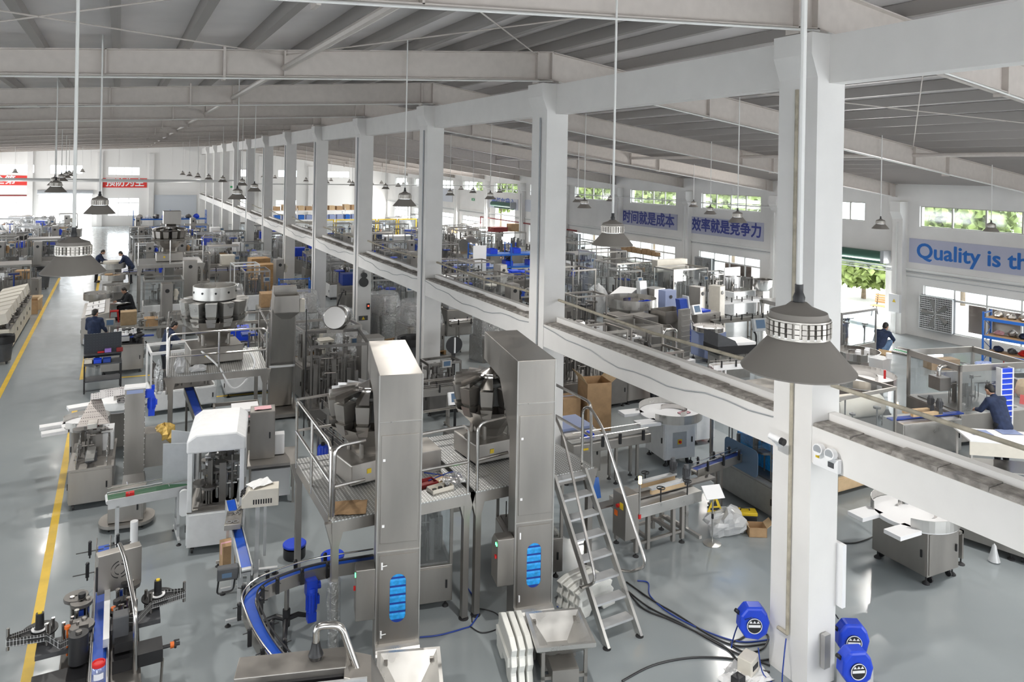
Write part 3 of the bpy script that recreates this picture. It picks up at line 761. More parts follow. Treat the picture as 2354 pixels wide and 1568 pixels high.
def turntable(name, label, loc, rz=0, r=.5, h=.9, base_w=.62, base_d=.62, body='steel', rim='steel_light', top='label_white', wall_h=.12, clear=False, ctrl=False, feed=True, group=None, casters=False):
    t = thing(name, label, 'turntable', loc, rz, group)
    cabinet(t, -base_w/2, base_w/2, -base_d/2, base_d/2, .13, h-.06, body, ('-y', '-x'))
    MB().lathe([(.001, h-.06), (r, h-.06), (r, h), (.001, h)], n=40).build('disc', top, t)
    a0 = 40 if feed else 0
    MB().ribbon([(x, y, h-.04) for x, y, _ in arc(0, 0, r+.01, -150 if feed else 0, 150 if feed else 360, 40)], wall_h+.04, .008).build('rim', 'acrylic' if clear else rim, t)
    MB().ribbon([(x, y, h) for x, y, _ in arc(r*.1, 0, r*.45, -90, 120, 16)], wall_h*.7, .006).build('guide_band', 'chrome', t)
    if feed:
        [MB().box(-r-.35, -r*.8, q_-r*.225, q_+r*.225, h-.06, h).build('feed_tray', top, t) for q_ in (-r*.52, r*.52)]
    if ctrl:
        p = MB().box(-base_w*.25, base_w*.2, -base_d/2-.02, -base_d/2+.01, .38, .7).build('control_panel', 'grey', t)
        MB().cyl((-.02, -base_d/2-.02, .5), (-.02, -base_d/2-.05, .5), .03, 10).build('stop_button', 'red', p)
        MB().box(-.07, .03, -base_d/2-.026, -base_d/2-.018, .45, .55).build('button_plate', 'yellow', p)
    for x in (-base_w/2+.06, base_w/2-.06):
        for y in (-base_d/2+.06, base_d/2-.06):
            caster(t, x+.09*(1 if x < 0 else -1), y) if casters else None
            foot(t, x, y, .14, .055)
    return t
def weigher(name, label, loc, rz=0, n=10, sc=1.0, top_ring=False, base_m='steel', group=None, bucket='steel'):
    t = thing(name, label, 'multihead weigher', loc, rz, group); t.scale = (sc, sc, sc)
    MB().box(-.5, .5, -.42, .42, 0.02, .34).build('base_box', base_m, t, bevel=.02)
    MB().cb(-.2, -.425, .2, .07, .01, .07).build('warning_label', 'yellow', t)
    MB().frust((-.24, .24, -.24, .24), (-.17, .17, -.17, .17), .34, .36).lathe([(.22, .35), (.30, .50), (.66, .86), (.65, .86), (.29, .51), (.21, .35)], n=8, smooth=False).build('funnel', 'steel', t)
    for a in (45, 135, 225, 315):
        MB().cyl((.34*cos(R_(a)), .32*sin(R_(a)), .33), (.36*cos(R_(a)), .34*sin(R_(a)), .95), .035, 8).build('leg', 'steel', t)
    MB().lathe([(.001, .9), (.34, .9), (.34, 1.28), (.18, 1.34), (.001, 1.36)], n=20).build('core', 'machine_grey', t)
    for k in range(n):
        a = 2*pi*(k+.5)/n; T = Matrix.Rotation(a, 4, 'Z')
        b = MB().frust((.42, .62, -.095, .095), (.40, .66, -.11, .11), .98, 1.24, T).frust((.44, .56, -.06, .06), (.42, .62, -.095, .095), .90, .98, T)
        hp = b.build('feed_bucket', bucket, t)
        MB().frust((.45, .58, -.07, .07), (.44, .64, -.10, .10), .76, .93, T).build('weigh_bucket', bucket, t)
        MB().box(.36, .41, -.03, .03, .8, 1.2, T).build('bracket', 'steel_dark', hp)
        if not top_ring:
            MB().add([(.2, -.05, 1.36), (.64, -.10, 1.27), (.64, .10, 1.27), (.2, .05, 1.36), (.2, -.05, 1.41), (.64, -.10, 1.35), (.64, .10, 1.35), (.2, .05, 1.41)], [(0, 1, 2, 3), (0, 4, 5, 1), (3, 2, 6, 7), (0, 3, 7, 4)], T).build('radial_pan', 'chrome', t)
    if top_ring:
        MB().lathe([(.36, 1.26), (.42, 1.26), (.42, 1.52), (.405, 1.52), (.405, 1.3), (.36, 1.28)], n=32).build('top_ring', 'steel_light', t)
        MB().lathe([(.001, 1.36), (.2, 1.33), (.39, 1.3), (.39, 1.28), (.001, 1.3)], n=28).build('cone', 'steel_dark', t)
        for k in range(10):
            a = 2*pi*k/10+.2; MB().cyl((.41*cos(a), .41*sin(a), 1.41), (.428*cos(a), .428*sin(a), 1.41), .022, 10).build('port', 'black', t)
    else:
        MB().lathe([(.001, 1.50), (.12, 1.44), (.24, 1.38), (.24, 1.35), (.001, 1.35)], n=20).build('cone', 'chrome', t)
    return t
def rail_part(t, pts, r=.022, name='handrail', m='chrome'):
    return MB().tube(bend(pts, .12), r, 8).build(name, m, t)
def platform(name, label, loc, rz, w, d, h, rails, leg_m='steel', deck='checker', kick=True):
    """deck w x d at height h; loc is the floor point under the front left corner"""
    t = thing(name, label, 'platform', loc, rz)
    MB().box(0, w, 0, d, h-.02, h).build('deck', deck, t)
    m = MB(); m.box(0, w, 0, .05, h-.16, h-.02); m.box(0, w, d-.05, d, h-.16, h-.02); m.box(0, .05, .051, d-.051, h-.16, h-.02); m.box(w-.05, w, .051, d-.051, h-.16, h-.02)
    m.build('frame', leg_m, t)
    for x in (.05, w-.05):
        for y in (.05, d-.05):
            MB().box(x-.042, x+.042, y-.042, y+.042, .03, h-.025).frust((x-.04, x+.04, y-.035, y+.035), (x-.13, x+.13, y-.035, y+.035), h-.36, h-.03).build('leg', leg_m, t)
            foot(t, x, y, .06, .07)
    for r in rails: rail_part(t, r)
    return t
# checker plate deck
def checker():
    m = bpy.data.materials.new('checker'); m.use_nodes = True; nt = m.node_tree; b = nt.nodes['Principled BSDF']
    b.inputs['Metallic'].default_value = .8; b.inputs['Roughness'].default_value = .42; b.inputs['Base Color'].default_value = (.50, .50, .50, 1)
    tc = nt.nodes.new('ShaderNodeTexCoord'); v = nt.nodes.new('ShaderNodeTexVoronoi'); v.inputs['Scale'].default_value = 22; v.inputs['Randomness'].default_value = 0
    nt.links.new(tc.outputs['Object'], v.inputs['Vector'])
    r = nt.nodes.new('ShaderNodeMapRange'); r.inputs['From Min'].default_value = .22; r.inputs['From Max'].default_value = .34; r.inputs['To Min'].default_value = 1; r.inputs['To Max'].default_value = 0
    nt.links.new(v.outputs['Distance'], r.inputs['Value'])
    mx = nt.nodes.new('ShaderNodeMix'); mx.data_type = 'RGBA'; mx.inputs[6].default_value = (.42, .42, .41, 1); mx.inputs[7].default_value = (.85, .86, .86, 1)
    nt.links.new(r.outputs[0], mx.inputs[0]); nt.links.new(mx.outputs[2], b.inputs['Base Color'])
    bp = nt.nodes.new('ShaderNodeBump'); bp.inputs['Strength'].default_value = .5; bp.inputs['Distance'].default_value = .006
    nt.links.new(r.outputs[0], bp.inputs['Height']); nt.links.new(bp.outputs[0], b.inputs['Normal'])
    MATS['checker'] = m
checker()
def carton(label, loc, rz, w, d, h, flaps=True, m='cardboard', tape=None, group=None, cat='cardboard box', name='cardboard_box'):
    t = thing(name, label, cat, loc, rz, group)
    if flaps:
        b = MB(); q = .008
        b.box(-w/2, w/2, -d/2, -d/2+q, 0, h).box(-w/2, w/2, d/2-q, d/2, 0, h).box(-w/2, -w/2+q, -d/2, d/2, 0, h).box(w/2-q, w/2, -d/2, d/2, 0, h).box(-w/2, w/2, -d/2, d/2, 0, q); b.build('body', m, t)
        for s_, ang in ((-1, 35), (1, 50)):
            T = Matrix.Translation((s_*w/2, 0, h)) @ Matrix.Rotation(R_(s_*ang), 4, 'Y')
            MB().box(-.004, .004, -d/2, d/2, 0, w*.42, T).build('flap', 'cardboard_pale', t)
    else:
        MB().box(-w/2, w/2, -d/2, d/2, 0, h).build('body', m, t)
        MB().box(-w/2-.001, w/2+.001, -.025, .025, h*.6, h+.002).build('tape', tape or 'cardboard_pale', t)
    return t
def bin_(label, loc, h=.72, r=.26, liner=False, m='dark', group=None):
    t = thing('waste_bin', label, 'bin', loc, 0, group)
    MB().lathe([(.001, .09), (r*.78, .09), (r, h), (r*1.07, h), (r*1.07, h+.03), (r*.95, h+.03), (r*.74, .12), (.001, .12)], n=24).build('body', m, t)
    for k in range(4):
        a = pi/4+k*pi/2; caster(t, r*.6*cos(a), r*.6*sin(a), .045)
    if liner:
        MB().lathe([(r*1.1, h-.17), (r*1.12, h-.02), (r*1.10, h+.05), (r*.9, h+.02), (r*.75, h-.3), (.001, h-.33)], n=24).build('bag_liner', 'black', t)
    return t
def wrapped(name, label, loc, rz, w, d, h, pallet=True, body='grey', lumps=2, seed=1, cat='wrapped machine', group=None):
    """machine under clear stretch film"""
    q = random.Random(seed); t = thing(name, label, cat, loc, rz, group); z = 0.0
    if pallet:
        m = MB()
        for k in range(5): m.box(-w/2-.05, w/2+.05, -d/2-.05+(d+.02)*k/5, -d/2+.07+(d+.02)*k/5, .11, .13)
        for x in (-w/2, 0, w/2): m.box(x-.04, x+.04, -d/2-.05, d/2+.05, 0, .11)
        m.build('pallet', 'wood', t); z = .13
    cabinet(t, -w/2, w/2, -d/2, d/2, z, z+h*.55, body, ('-y',))
    for k in range(lumps):
        x = -w/2+w*(k+.5)/lumps; MB().cb(x, q.uniform(-.1, .1), z+h*.55+h*.2, w/lumps*.6, d*.6, h*.4).build('head', 'steel', t, bevel=.02)
    mech(t, -w/2+.03, w/2-.03, -d/2+.03, d/2-.03, z+h*.55, z+h*.9, seed, 10)
    sheet = MB(); nx, nz = 20, 12; vs = []
    for j in range(nz+1):
        f = j/nz; zz = z+h*1.04*f
        for i in range(nx):
            a = 2*pi*i/nx; k = 1.0-.25*max(0, f-.6)/.4; sx = (w/2+.05)*k; sy = (d/2+.05)*k
            c, s_ = cos(a), sin(a); e = max(abs(c), abs(s_)); wob = 1+q.uniform(-.05, .05)
            vs.append((sx*c/e*wob*.98, sy*s_/e*wob*.98, zz+q.uniform(-.02, .02)))
    fs = [(j*nx+i, j*nx+(i+1) % nx, (j+1)*nx+(i+1) % nx, (j+1)*nx+i) for j in range(nz) for i in range(nx)]+[tuple(nz*nx+i for i in range(nx))]
    sheet.add(vs, fs, None, True).build('film_wrap', 'film', t)
    return t
def rack(name, label, loc, rz, w, d, h, shelves, m='rack_blue', shelf_m='wood', nb=1, group=None):
    t = thing(name, label, 'storage rack', loc, rz, group); p = .05
    for k in range(nb+1):
        x = -w/2+(w-p)*k/nb
        u = MB().box(x, x+p, -d/2, -d/2+p, 0, h).box(x, x+p, d/2-p, d/2, 0, h); z = .3
        up = True
        while z < h-.3:
            a, b = (-d/2+p/2, d/2-p/2) if up else (d/2-p/2, -d/2+p/2); u.cyl((x+p/2, a, z), (x+p/2, b, z+.35), .012, 5); z += .35; up = not up
        u.box(x, x+p, -d/2, d/2, h-.06, h-.03).box(x, x+p, -d/2, d/2, .1, .13); u.build('upright', m, t)
    for z in shelves:
        MB().box(-w/2+p, w/2-p, -d/2, -d/2+.03, z-.09, z).box(-w/2+p, w/2-p, d/2-.03, d/2, z-.09, z).build('beam', m, t)
        MB().box(-w/2+p, w/2-p, -d/2+.03, d/2-.03, z-.025, z).build('shelf', shelf_m, t)
    return t
def table(label, loc, rz, w, d, h, top='steel_light', leg='steel', lower=True, name='work_table', group=None):
    t = thing(name, label, 'table', loc, rz, group)
    MB().box(-w/2, w/2, -d/2, d/2, h-.035, h).build('tabletop', top, t, bevel=.004)
    for x in (-w/2+.05, w/2-.05):
        for y in (-d/2+.05, d/2-.05): MB().box(x-.02, x+.02, y-.02, y+.02, 0, h-.035).build('leg', leg, t)
    if lower: MB().box(-w/2+.04, w/2-.04, -d/2+.04, d/2-.04, .22, .24).build('shelf', leg, t)
    return t
def cable(label, pts, r, m='black', cat='cable', name='cable', group=None, smooth=True):
    P_ = [V(p) for p in pts]
    if smooth:
        out = []
        for i in range(len(P_)-1):
            p0, p1, p2, p3 = P_[max(i-1, 0)], P_[i], P_[i+1], P_[min(i+2, len(P_)-1)]
            for k in range(6):
                s_ = k/6; out.append(.5*((2*p1)+(p2-p0)*s_+(2*p0-5*p1+4*p2-p3)*s_*s_+(3*p1-p0-3*p2+p3)*s_**3))
        out.append(P_[-1]); P_ = out
    return tag(MB().tube(P_, r, 6).build(name, m), label, cat, group)
def thin_sheet(name, label, cat, loc, rz, w, d, m='paper', curl=.02, group=None, seed=1):
    q = random.Random(seed); n = 6; vs = []; fs = []
    for j in range(n+1):
        for i in range(n+1):
            vs.append((-w/2+w*i/n, -d/2+d*j/n, abs(q.uniform(0, curl))+.003))
    k = len(vs); vs += [(x, y, z+.003) for x, y, z in vs]
    for j in range(n):
        for i in range(n):
            a = j*(n+1)+i; fs.append((a, a+1, a+n+2, a+n+1)); fs.append((k+a, k+a+n+1, k+a+n+2, k+a+1))
    o = MB().add(vs, fs).build(name, m); o.location = loc; o.rotation_euler = (0, 0, rz)
    return tag(o, label, cat, group)
# ================================================================ foreground: the packing line with two bucket elevators
def bucket_elevator(loc, rz, label, latch):
    t = thing('bucket_elevator', label, 'bucket elevator', loc, rz, 'bucket elevators')
    w = .27; D = .34
    prof = [(0, .06), (D, .06), (D, 2.50), (.92, 3.13), (1.87, 3.17), (1.87, 3.60), (0, 3.60)]
    MB().prism(prof, -w, w, 'x').build('casing', 'steel', t, bevel=.006)
    s_ = MB()
    for x in (-w-.004, w-.012): s_.box(x, x+.016, -.008, .012, .3, 3.6)
    for z in (1.42, 3.02): s_.box(-w, w, -.010, .004, z, z+.012)
    s_.build('seam_trim', 'steel_light', t)
    for z0, z1 in ((1.53, 2.86),):
        d = MB().box(-w+.04, w-.04, -.014, .004, z0, z1).build('door', 'steel', t, bevel=.004)
        MB().cb(-w+.075, -.018, z0+.22, .03, .012, .03).cb(-w+.075, -.018, z1-.3, .03, .012, .03).build('lock', 'label_white', d)
    slot = roundrect(.20, .60, .099, 6); n = len(slot)
    # lower door with its slotted window
    outer = roundrect(2*w-.08, 1.08, .01, 6); vs = [(x, -.014, z+.84) for x, z in outer]+[(x, -.014, z+.84) for x, z in slot]; fs = [(i, (i+1) % n, n+(i+1) % n, n+i) for i in range(n)]
    d = MB().add(vs, fs).build('door', 'steel', t); so = d.modifiers.new('solid', 'SOLIDIFY'); so.thickness = .012
    for z in (.42, 1.26):
        b = MB().cb(-w+.07, -.02, z, .02, .012, .085)
        if latch: b.cyl((-w+.07, -.03, z), (-w+.13, -.035, z+.01), .006, 6)
        b.build('latch', 'label_white', d)
    MB().prism([(x, z+.84) for x, z in roundrect(.21, .61, .1, 6)], -.006, -.001, 'y').build('window_back', 'blue_deep', t)
    for k in range(6):
        z = .58+.105*k
        MB().prism([(-.010, z), (-.012, z+.055), (-.004, z+.085), (-.001, z+.085), (-.001, z)], -.098, .098, 'x').build('bucket', 'sky_blue', t)
    # curved apron, slanted boot and the charging hopper on its feeder
    MB().prism([(0, .30), (-.02, .30)]+[(-.02-.16*sin(R_(a)), .14+.16*cos(R_(a))) for a in range(0, 91, 15)]+[(-.18, .06), (0, .06)], -w, w, 'x').build('apron', 'steel_light', t)
    MB().prism([(-.02, .05), (-.95, .05), (-.95, .30), (-.4, .34), (-.18, .14)], -w*.62, w*.62, 'x').build('boot', 'steel', t)
    hx, hy = .03, -.97
    T = Matrix.Translation((hx, hy, 0)) @ Matrix.Rotation(R_(-6), 4, 'Z')
    vs = []
    A, Bq, C = (-.36, .36, -.36, .36), (-.32, .32, -.32, .32), (-.13, .13, -.06, .12)
    for (q, z) in ((A, .58), (Bq, .58), (C, .33), (C, .28), (A, .53), (A, .53)):
        vs += [(q[0], q[2], z), (q[1], q[2], z), (q[1], q[3], z), (q[0], q[3], z)]
    fs = []
    def ringq(a, b): return [(a*4+i, a*4+(i+1) % 4, b*4+(i+1) % 4, b*4+i) for i in range(4)]
    fs = ringq(0, 1)+ringq(1, 2)+ringq(0, 4)+ringq(4, 3)+[(8, 9, 10, 11), (12, 15, 14, 13)]
    hp = MB().add(vs, fs, T).build('hopper', 'steel_light', t)
    MB().box(-.16, .16, -.34, .18, .12, .28, T).build('feeder', 'steel', t)
    m = MB()
    for x in (-.26, .26):
        for y in (-.26, .26): m.box(x-.02, x+.02, y-.02, y+.02, .04, .53, T)
    m.box(-.28, .28, -.28, -.24, .14, .18, T).box(-.28, .28, .24, .28, .14, .18, T); m.build('stand', 'steel', t)
    for x in (-.26, .26):
        q = T @ V((x, -.26, 0)); foot(t, q.x, q.y, .06, .05)
    # control box on the left side
    cbx = MB().prism([(-.02, .62), (.30, .62), (.30, 1.12), (.18, 1.24), (-.02, 1.24)], -w-.24, -w-.01, 'x').build('control_box', 'steel', t, bevel=.006)
    MB().cb(-w-.245, .02, 1.16, .012, .02, .03).cb(-w-.245, .06, 1.16, .012, .02, .03).build('indicator', 'led_green', cbx)
    MB().cb(-w-.25, .04, 1.0, .03, .04, .04).build('switch', 'red', cbx)
    caster(t, -w+.03, .25); caster(t, w-.03, .25)
    return t
bucket_elevator((3.13, 8.70, 0), R_(-13), 'tall steel bucket elevator with blue slot window, by the curved conveyor', True)
bucket_elevator((5.02, 8.62, 0), R_(-12), 'tall steel bucket elevator with blue slot window, beside the step ladder', False)
# platform under the two weighers: two decks side by side
DK = 1.73
a = thing  # (alias not used further)
platform('weigher_platform', 'steel checker-plate platform with handrails behind the elevator nearest the aisle', (2.42, 9.16, 0), 0, 1.90, 2.2, DK,
         [[(0.03, .1, DK-.35), (.03, .03, DK+.92), (.42, .03, DK+.94)], [(.0, .12, DK-.15), (.0, .12, DK+.92), (0, 1.2, DK+.92), (0.0, 2.12, DK+.92), (0, 2.12, DK-.1)], [(0, .12, DK+.45), (0, 2.12, DK+.45)],
          [(0, 2.15, DK+.92), (1.2, 2.15, DK+.95)], [(0, 2.15, DK+.45), (1.2, 2.15, DK+.45)], [(.03, .03, DK+.42), (.42, .03, DK+.44)], [(0, 1.15, DK+.92), (0, 1.15, DK-.1)],
          [(1.02, .03, DK+.90), (1.87, .03, DK+.92), (1.87, .03, DK-.3)], [(1.02, .03, DK+.42), (1.87, .03, DK+.42)]])
platform('weigher_platform', 'steel platform with handrails that the step ladder climbs to', (4.40, 9.16, 0), 0, 1.95, 2.2, DK,
         [[(.03, .03, DK-.3), (.03, .03, DK+.92), (.45, .03, DK+.95)], [(.03, .03, DK+.42), (.5, .03, DK+.45)], [(1.93, 2.1, DK+.95), (1.93, .08, DK+.95), (1.93, .03, DK-.15)], [(1.93, 2.1, DK+.45), (1.93, .06, DK+.45)], [(0, 2.15, DK+.95), (1.9, 2.15, DK+.95)], [(0, 2.15, DK+.45), (1.9, 2.15, DK+.45)]])
weigher('multihead_weigher', 'ten-head steel weigher on the platform beside the elevator nearest the aisle', (3.28, 10.45, DK), R_(9), 10, .90)
weigher('multihead_weigher', 'ten-head steel weigher on the ladder platform, under the elevator spout', (5.20, 10.35, DK), R_(3), 10, .90)
# spout funnel under each elevator arm
for x, y, l in ((3.42, 10.2, 'steel spout funnel above the weigher nearest the aisle'), (5.33, 10.1, 'steel spout funnel above the weigher of the ladder platform')):
    tag(MB().lathe([(.12, 3.165), (.20, 3.16), (.13, 3.10), (.12, 3.10), (.18, 3.155), (.12, 3.16)], (x, y, 0), 20).build('spout_funnel', 'steel'), l, 'funnel')
# step ladder with bent handrails
t = thing('step_ladder', 'steel step ladder with bent tube handrails leaning on the platform', 'ladder', (5.66, 7.80, 0), R_(2))
X1 = .54; Y1 = 1.32; ZT = 1.78
for x in (0, X1):
    MB().add([(x-.02, -.05, .03), (x+.02, -.05, .03), (x+.02, .07, .03), (x-.02, .07, .03), (x-.02, Y1-.05, ZT), (x+.02, Y1-.05, ZT), (x+.02, Y1+.07, ZT), (x-.02, Y1+.07, ZT)],
             [(0, 3, 2, 1), (4, 5, 6, 7), (0, 1, 5, 4), (1, 2, 6, 5), (2, 3, 7, 6), (3, 0, 4, 7)]).build('stile', 'steel_light', t)
    foot(t, x, 0, .05, .055)
for k in range(8):
    z = .20+k*.215; y = Y1*z/ZT; MB().box(.02, X1-.02, y-.04, y+.12, z-.03, z).build('step', 'alu', t)
for x, s_ in ((-.03, -1), (X1+.03, 1)):
    MB().tube(bend([(x, .55, .62), (x+s_*.12, .40, .62), (x+s_*.12, .05, .62+.25), (x+s_*.04, Y1-.35, 2.45), (x+s_*.02, Y1-.05, 2.68), (x+s_*.02, Y1+.12, 2.60), (x+s_*.02, Y1+.12, 1.62)], .14), .021, 8).build('handrail', 'chrome', t)
# guards under the platforms
framed('form_fill_sealer', 'steel bag forming machine with clear door under the platform, right of the aisle-side elevator', (3.92, 10.05, 0), R_(-12), .82, .95, 1.45, .62, 'steel', 'steel', ('-y', '+x'), 'steel', 21, 22)
framed('form_fill_sealer', 'steel bag forming machine under the ladder platform, behind the ladder', (5.72, 10.0, 0), R_(-12), .8, .95, 1.45, .62, 'steel', 'steel', ('-y',), 'steel', 22, 22)
# white film bag column inside
# power and tool things on the decks
def tray(name, label, cat, loc, rz, w, d, h, m, inside=None):
    t = thing(name, label, cat, loc, rz); q = .01
    MB().box(-w/2, w/2, -d/2, d/2, 0, q).box(-w/2, w/2, -d/2, -d/2+q, 0, h).box(-w/2, w/2, d/2-q, d/2, 0, h).box(-w/2, -w/2+q, -d/2, d/2, 0, h).box(w/2-q, w/2, -d/2, d/2, 0, h).build('body', m, t)
    if inside:
        rr_ = random.Random(len(label)); 
        for k in range(3): MB().cb(-w*.3+w*.3*k, rr_.uniform(-d*.2, d*.2), q+.02, .05, .04, .04).build('bracket', inside, t)
    return t
tray('parts_tray', 'white parts tray with black clips at the deck edge, between the elevators', 'tray', (3.98, 9.42, DK), R_(8), .34, .17, .06, 'ivory', 'black')
tray('tool_tray', 'red handled tool tray lying behind the white parts tray', 'tray', (3.80, 9.66, DK), R_(8), .42, .20, .05, 'red_dark')
thin_sheet('plastic_bag', 'crumpled clear bag lying on the deck beside the white parts tray', 'plastic bag', (4.24, 9.55, DK+.005), 0, .35, .3, 'film', .09)
thin_sheet('cardboard_sheet', 'flattened brown cardboard on the aisle-side deck corner', 'cardboard', (2.72, 9.42, DK), R_(-20), .42, .40, 'cardboard', .015)
thin_sheet('brown_paper', 'sheet of brown paper on the deck by the parts tray', 'paper', (4.12, 9.75, DK), R_(30), .26, .2, 'cardboard_pale', .02)
tray('tool_tray', 'red and white tool tray beside the weigher, between the elevators', 'tray', (3.95, 10.9, DK), 0, .42, .22, .10, 'red')
MBc = MB().box(-.22, .22, -.28, .28, 0, .32); o = MBc.build('control_cabinet', 'steel', bevel=.008); o.location = (4.02, 10.3, DK); tag(o, 'low steel control box standing on the deck between the elevators', 'cabinet')
cable('blue air hose coiled on the deck between the elevators', [fp(965, 1085, DK+.02), fp(1000, 1090, DK+.02), fp(1060, 1098, DK+.02), fp(1040, 1085, DK+.02), fp(985, 1105, DK+.02)], .008, 'blue_deep', 'hose', 'air_hose')
# blue drums
def drum(label, loc, lid_lift=0.0):
    t = thing('drum', label, 'drum', loc, 0, 'blue drums')
    MB().lathe([(.001, 0), (.16, 0), (.17, .02), (.17, .16), (.001, .16)], n=24).build('body', 'black' if lid_lift else 'blue', t)
    MB().lathe([(.001, .16+lid_lift), (.18, .16+lid_lift), (.18, .185+lid_lift), (.17, .195+lid_lift), (.001, .195+lid_lift)], n=24).build('lid', 'blue', t)
drum('low blue drum with a raised lid beside the thin platform leg', (2.54, 11.85, 0), .03)
drum('low blue drum behind the wrapped platform leg', (3.0, 11.3, 0))
# film wrapped round the front platform leg
tag(MB().tube([(2.47, 9.21, .05), (2.48, 9.21, .35), (2.465, 9.21, .7), (2.47, 9.21, .98)], [.085, .078, .09, .08], 9).build('film_sleeve', 'film'), 'clear film wrapped around the lower front platform leg', 'plastic film')
# ---------------------------------------------------------------- curved conveyor
H1 = .85
cpts = [V((1.64, 7.9, H1)), V((1.53, 8.45, H1))] + [V((x, y, H1)) for x, y, _ in []]
cpts = bend([(1.72, 7.7, H1), (1.50, 8.6, H1), (1.46, 9.62, H1), (2.25, 9.86, H1), (3.15, 9.72, H1)], .75, 8)
t = thing('curved_conveyor', 'curved blue belt conveyor bending round from the foreground to the elevator', 'conveyor', (0, 0, 0))
def off(pts, d, dz=0):
    out = []
    for i, p in enumerate(pts):
        q = pts[min(i+1, len(pts)-1)]-pts[max(i-1, 0)]; n_ = V((-q.y, q.x, 0)).normalized(); out.append(p+n_*d+V((0, 0, dz)))
    return out
MB().flat(cpts, .125, .02).build('belt', 'blue_belt', t)
for s_ in (-1, 1):
    MB().ribbon(off(cpts, s_*.072, -.14), .155, .012).build('frame', 'steel', t)
    MB().tube(off(cpts, s_*.085, .075), .011, 8).build('guide_rail', 'chrome' if s_ > 0 else 'rubber', t)
    o_ = off(cpts, s_*.125, 0)
    for k in range(2, len(o_)-1, 4):
        p = o_[k]; MB().cb(p.x, p.y, p.z-.02, .045, .04, .17).ball((p.x, p.y, p.z+.08), .028, 8).cyl((p.x, p.y, p.z+.05), tuple(off(cpts, s_*.20, .05)[k]), .006, 5).build('rail_bracket', 'black', t)
p = V((2.05, 9.98, 0)); MB().cyl((p.x, p.y, .12), (p.x, p.y, .72), .032, 10).build('column', 'steel', t)
m = MB().cyl((p.x, p.y, .08), (p.x, p.y, .3), .05, 10)
for a in (15, 135, 255):
    c_ = V((cos(R_(a)), sin(R_(a)), 0)); m.tube([p+V((0, 0, .17)), p+c_*.16+V((0, 0, .17)), p+c_*.32+V((0, 0, .09)), p+c_*.36+V((0, 0, .05))], [.034, .034, .028, .02], 8)
m.build('tripod_base', 'black', t)
for a in (15, 135, 255): foot(t, p.x+.35*cos(R_(a)), p.y+.35*sin(R_(a)), .05, .05)
m = MB().cyl((1.5, 8.35, .05), (1.5, 8.35, .75), .028, 8).build('leg', 'steel', t); foot(t, 1.5, 8.35, .06, .05)
motor(t, (2.30, 9.66, .38), .26, .065, 'blue', 'z')
MB().cb(2.30, 9.70, .68, .14, .14, .2).cyl((2.30, 9.70, .68), (2.42, 9.70, .68), .05, 10).build('gearbox', 'blue', t)
# ---------------------------------------------------------------- metal detector at the bottom edge
t = thing('inspection_machine', 'steel inspection machine with slot hood at the bottom edge of the picture', 'machine', (1.62, 7.16, 0), R_(-17))
cabinet(t, -.62, .40, -.5, .30, .12, 1.02, 'steel', ('-y',))
MB().prism([(-.62, 1.16), (.42, 1.16), (.42, 1.30), (-.62, 1.30)], .02, .34, 'y').build('hood', 'steel', t, bevel=.008)
MB().box(-.62, .42, -.02, .02, 1.04, 1.24).build('slot_plate', 'black', t)
MB().box(-.40, .62, -.12, -.09, .75, 1.26).build('side_guard', 'alu', t)
MB().prism([(.40, .5), (.66, .5), (.80, .92), (.66, 1.20), (.40, 1.28)], -.1, .32, 'y').build('end_cover', 'steel', t, bevel=.006)
MB().box(-.62, .42, .02, .34, 1.02, 1.16).build('tunnel', 'steel_dark', t)
MB().lathe([(.001, 1.30), (.06, 1.30), (.075, 1.34), (.05, 1.40), (.04, 1.46), (.001, 1.46)], (.12, .20, 0), 16).build('gland', 'black', t)
MB().tube(bend([(.12, .20, 1.42), (.12, .20, 1.62), (.36, .18, 1.62), (.52, .10, 1.22)], .08), .035, 12).build('conduit', 'chrome', t)
for x in (-.5, .3):
    for y in (-.4, .22): foot(t, x, y, .13)
# ---------------------------------------------------------------- round-bottle labelling machine, lower left
t = thing('labelling_machine', 'black and blue double-reel bottle labelling machine in the lower left corner', 'labelling machine', (-.1, 9.6, 0), R_(0))
cabinet(t, -.38, .40, -1.15, .55, .12, .62, 'steel_dark', ('-y', '-x'))
MB().flat([(0, -1.55, .86), (0, 2.05, .86)], .13, .02).build('belt', 'blue_belt', t)
for s_ in (-1, 1):
    MB().box(s_*.075-.008, s_*.075+.008, -1.55, 2.05, .72, .875).build('side_frame', 'steel', t)
    MB().tube([(s_*.085, -1.5, .95), (s_*.085, 2.1, .95)], .009, 6).build('guide_rail', 'chrome', t)
MB().box(.03, .09, -.55, .75, .93, 1.02).build('press_bar', 'alu', t)
for k, (y, x) in enumerate(((1.75, -.16), (1.15, -.17), (1.8, .17), (.95, .2))):
    MB().cb(x, y, .98, .04, .04, .15).ball((x, y, 1.07), .025, 8).cyl((x-.16, y, .95), (x+.16, y, .95), .007, 6).cyl((x, y, .86), (x, y, .92), .01, 6).build('rail_bracket', 'black', t)
MB().box(-.05, .05, 1.72, 1.86, .05, .74).build('leg', 'steel', t); foot(t, 0, 1.79, .07, .06)
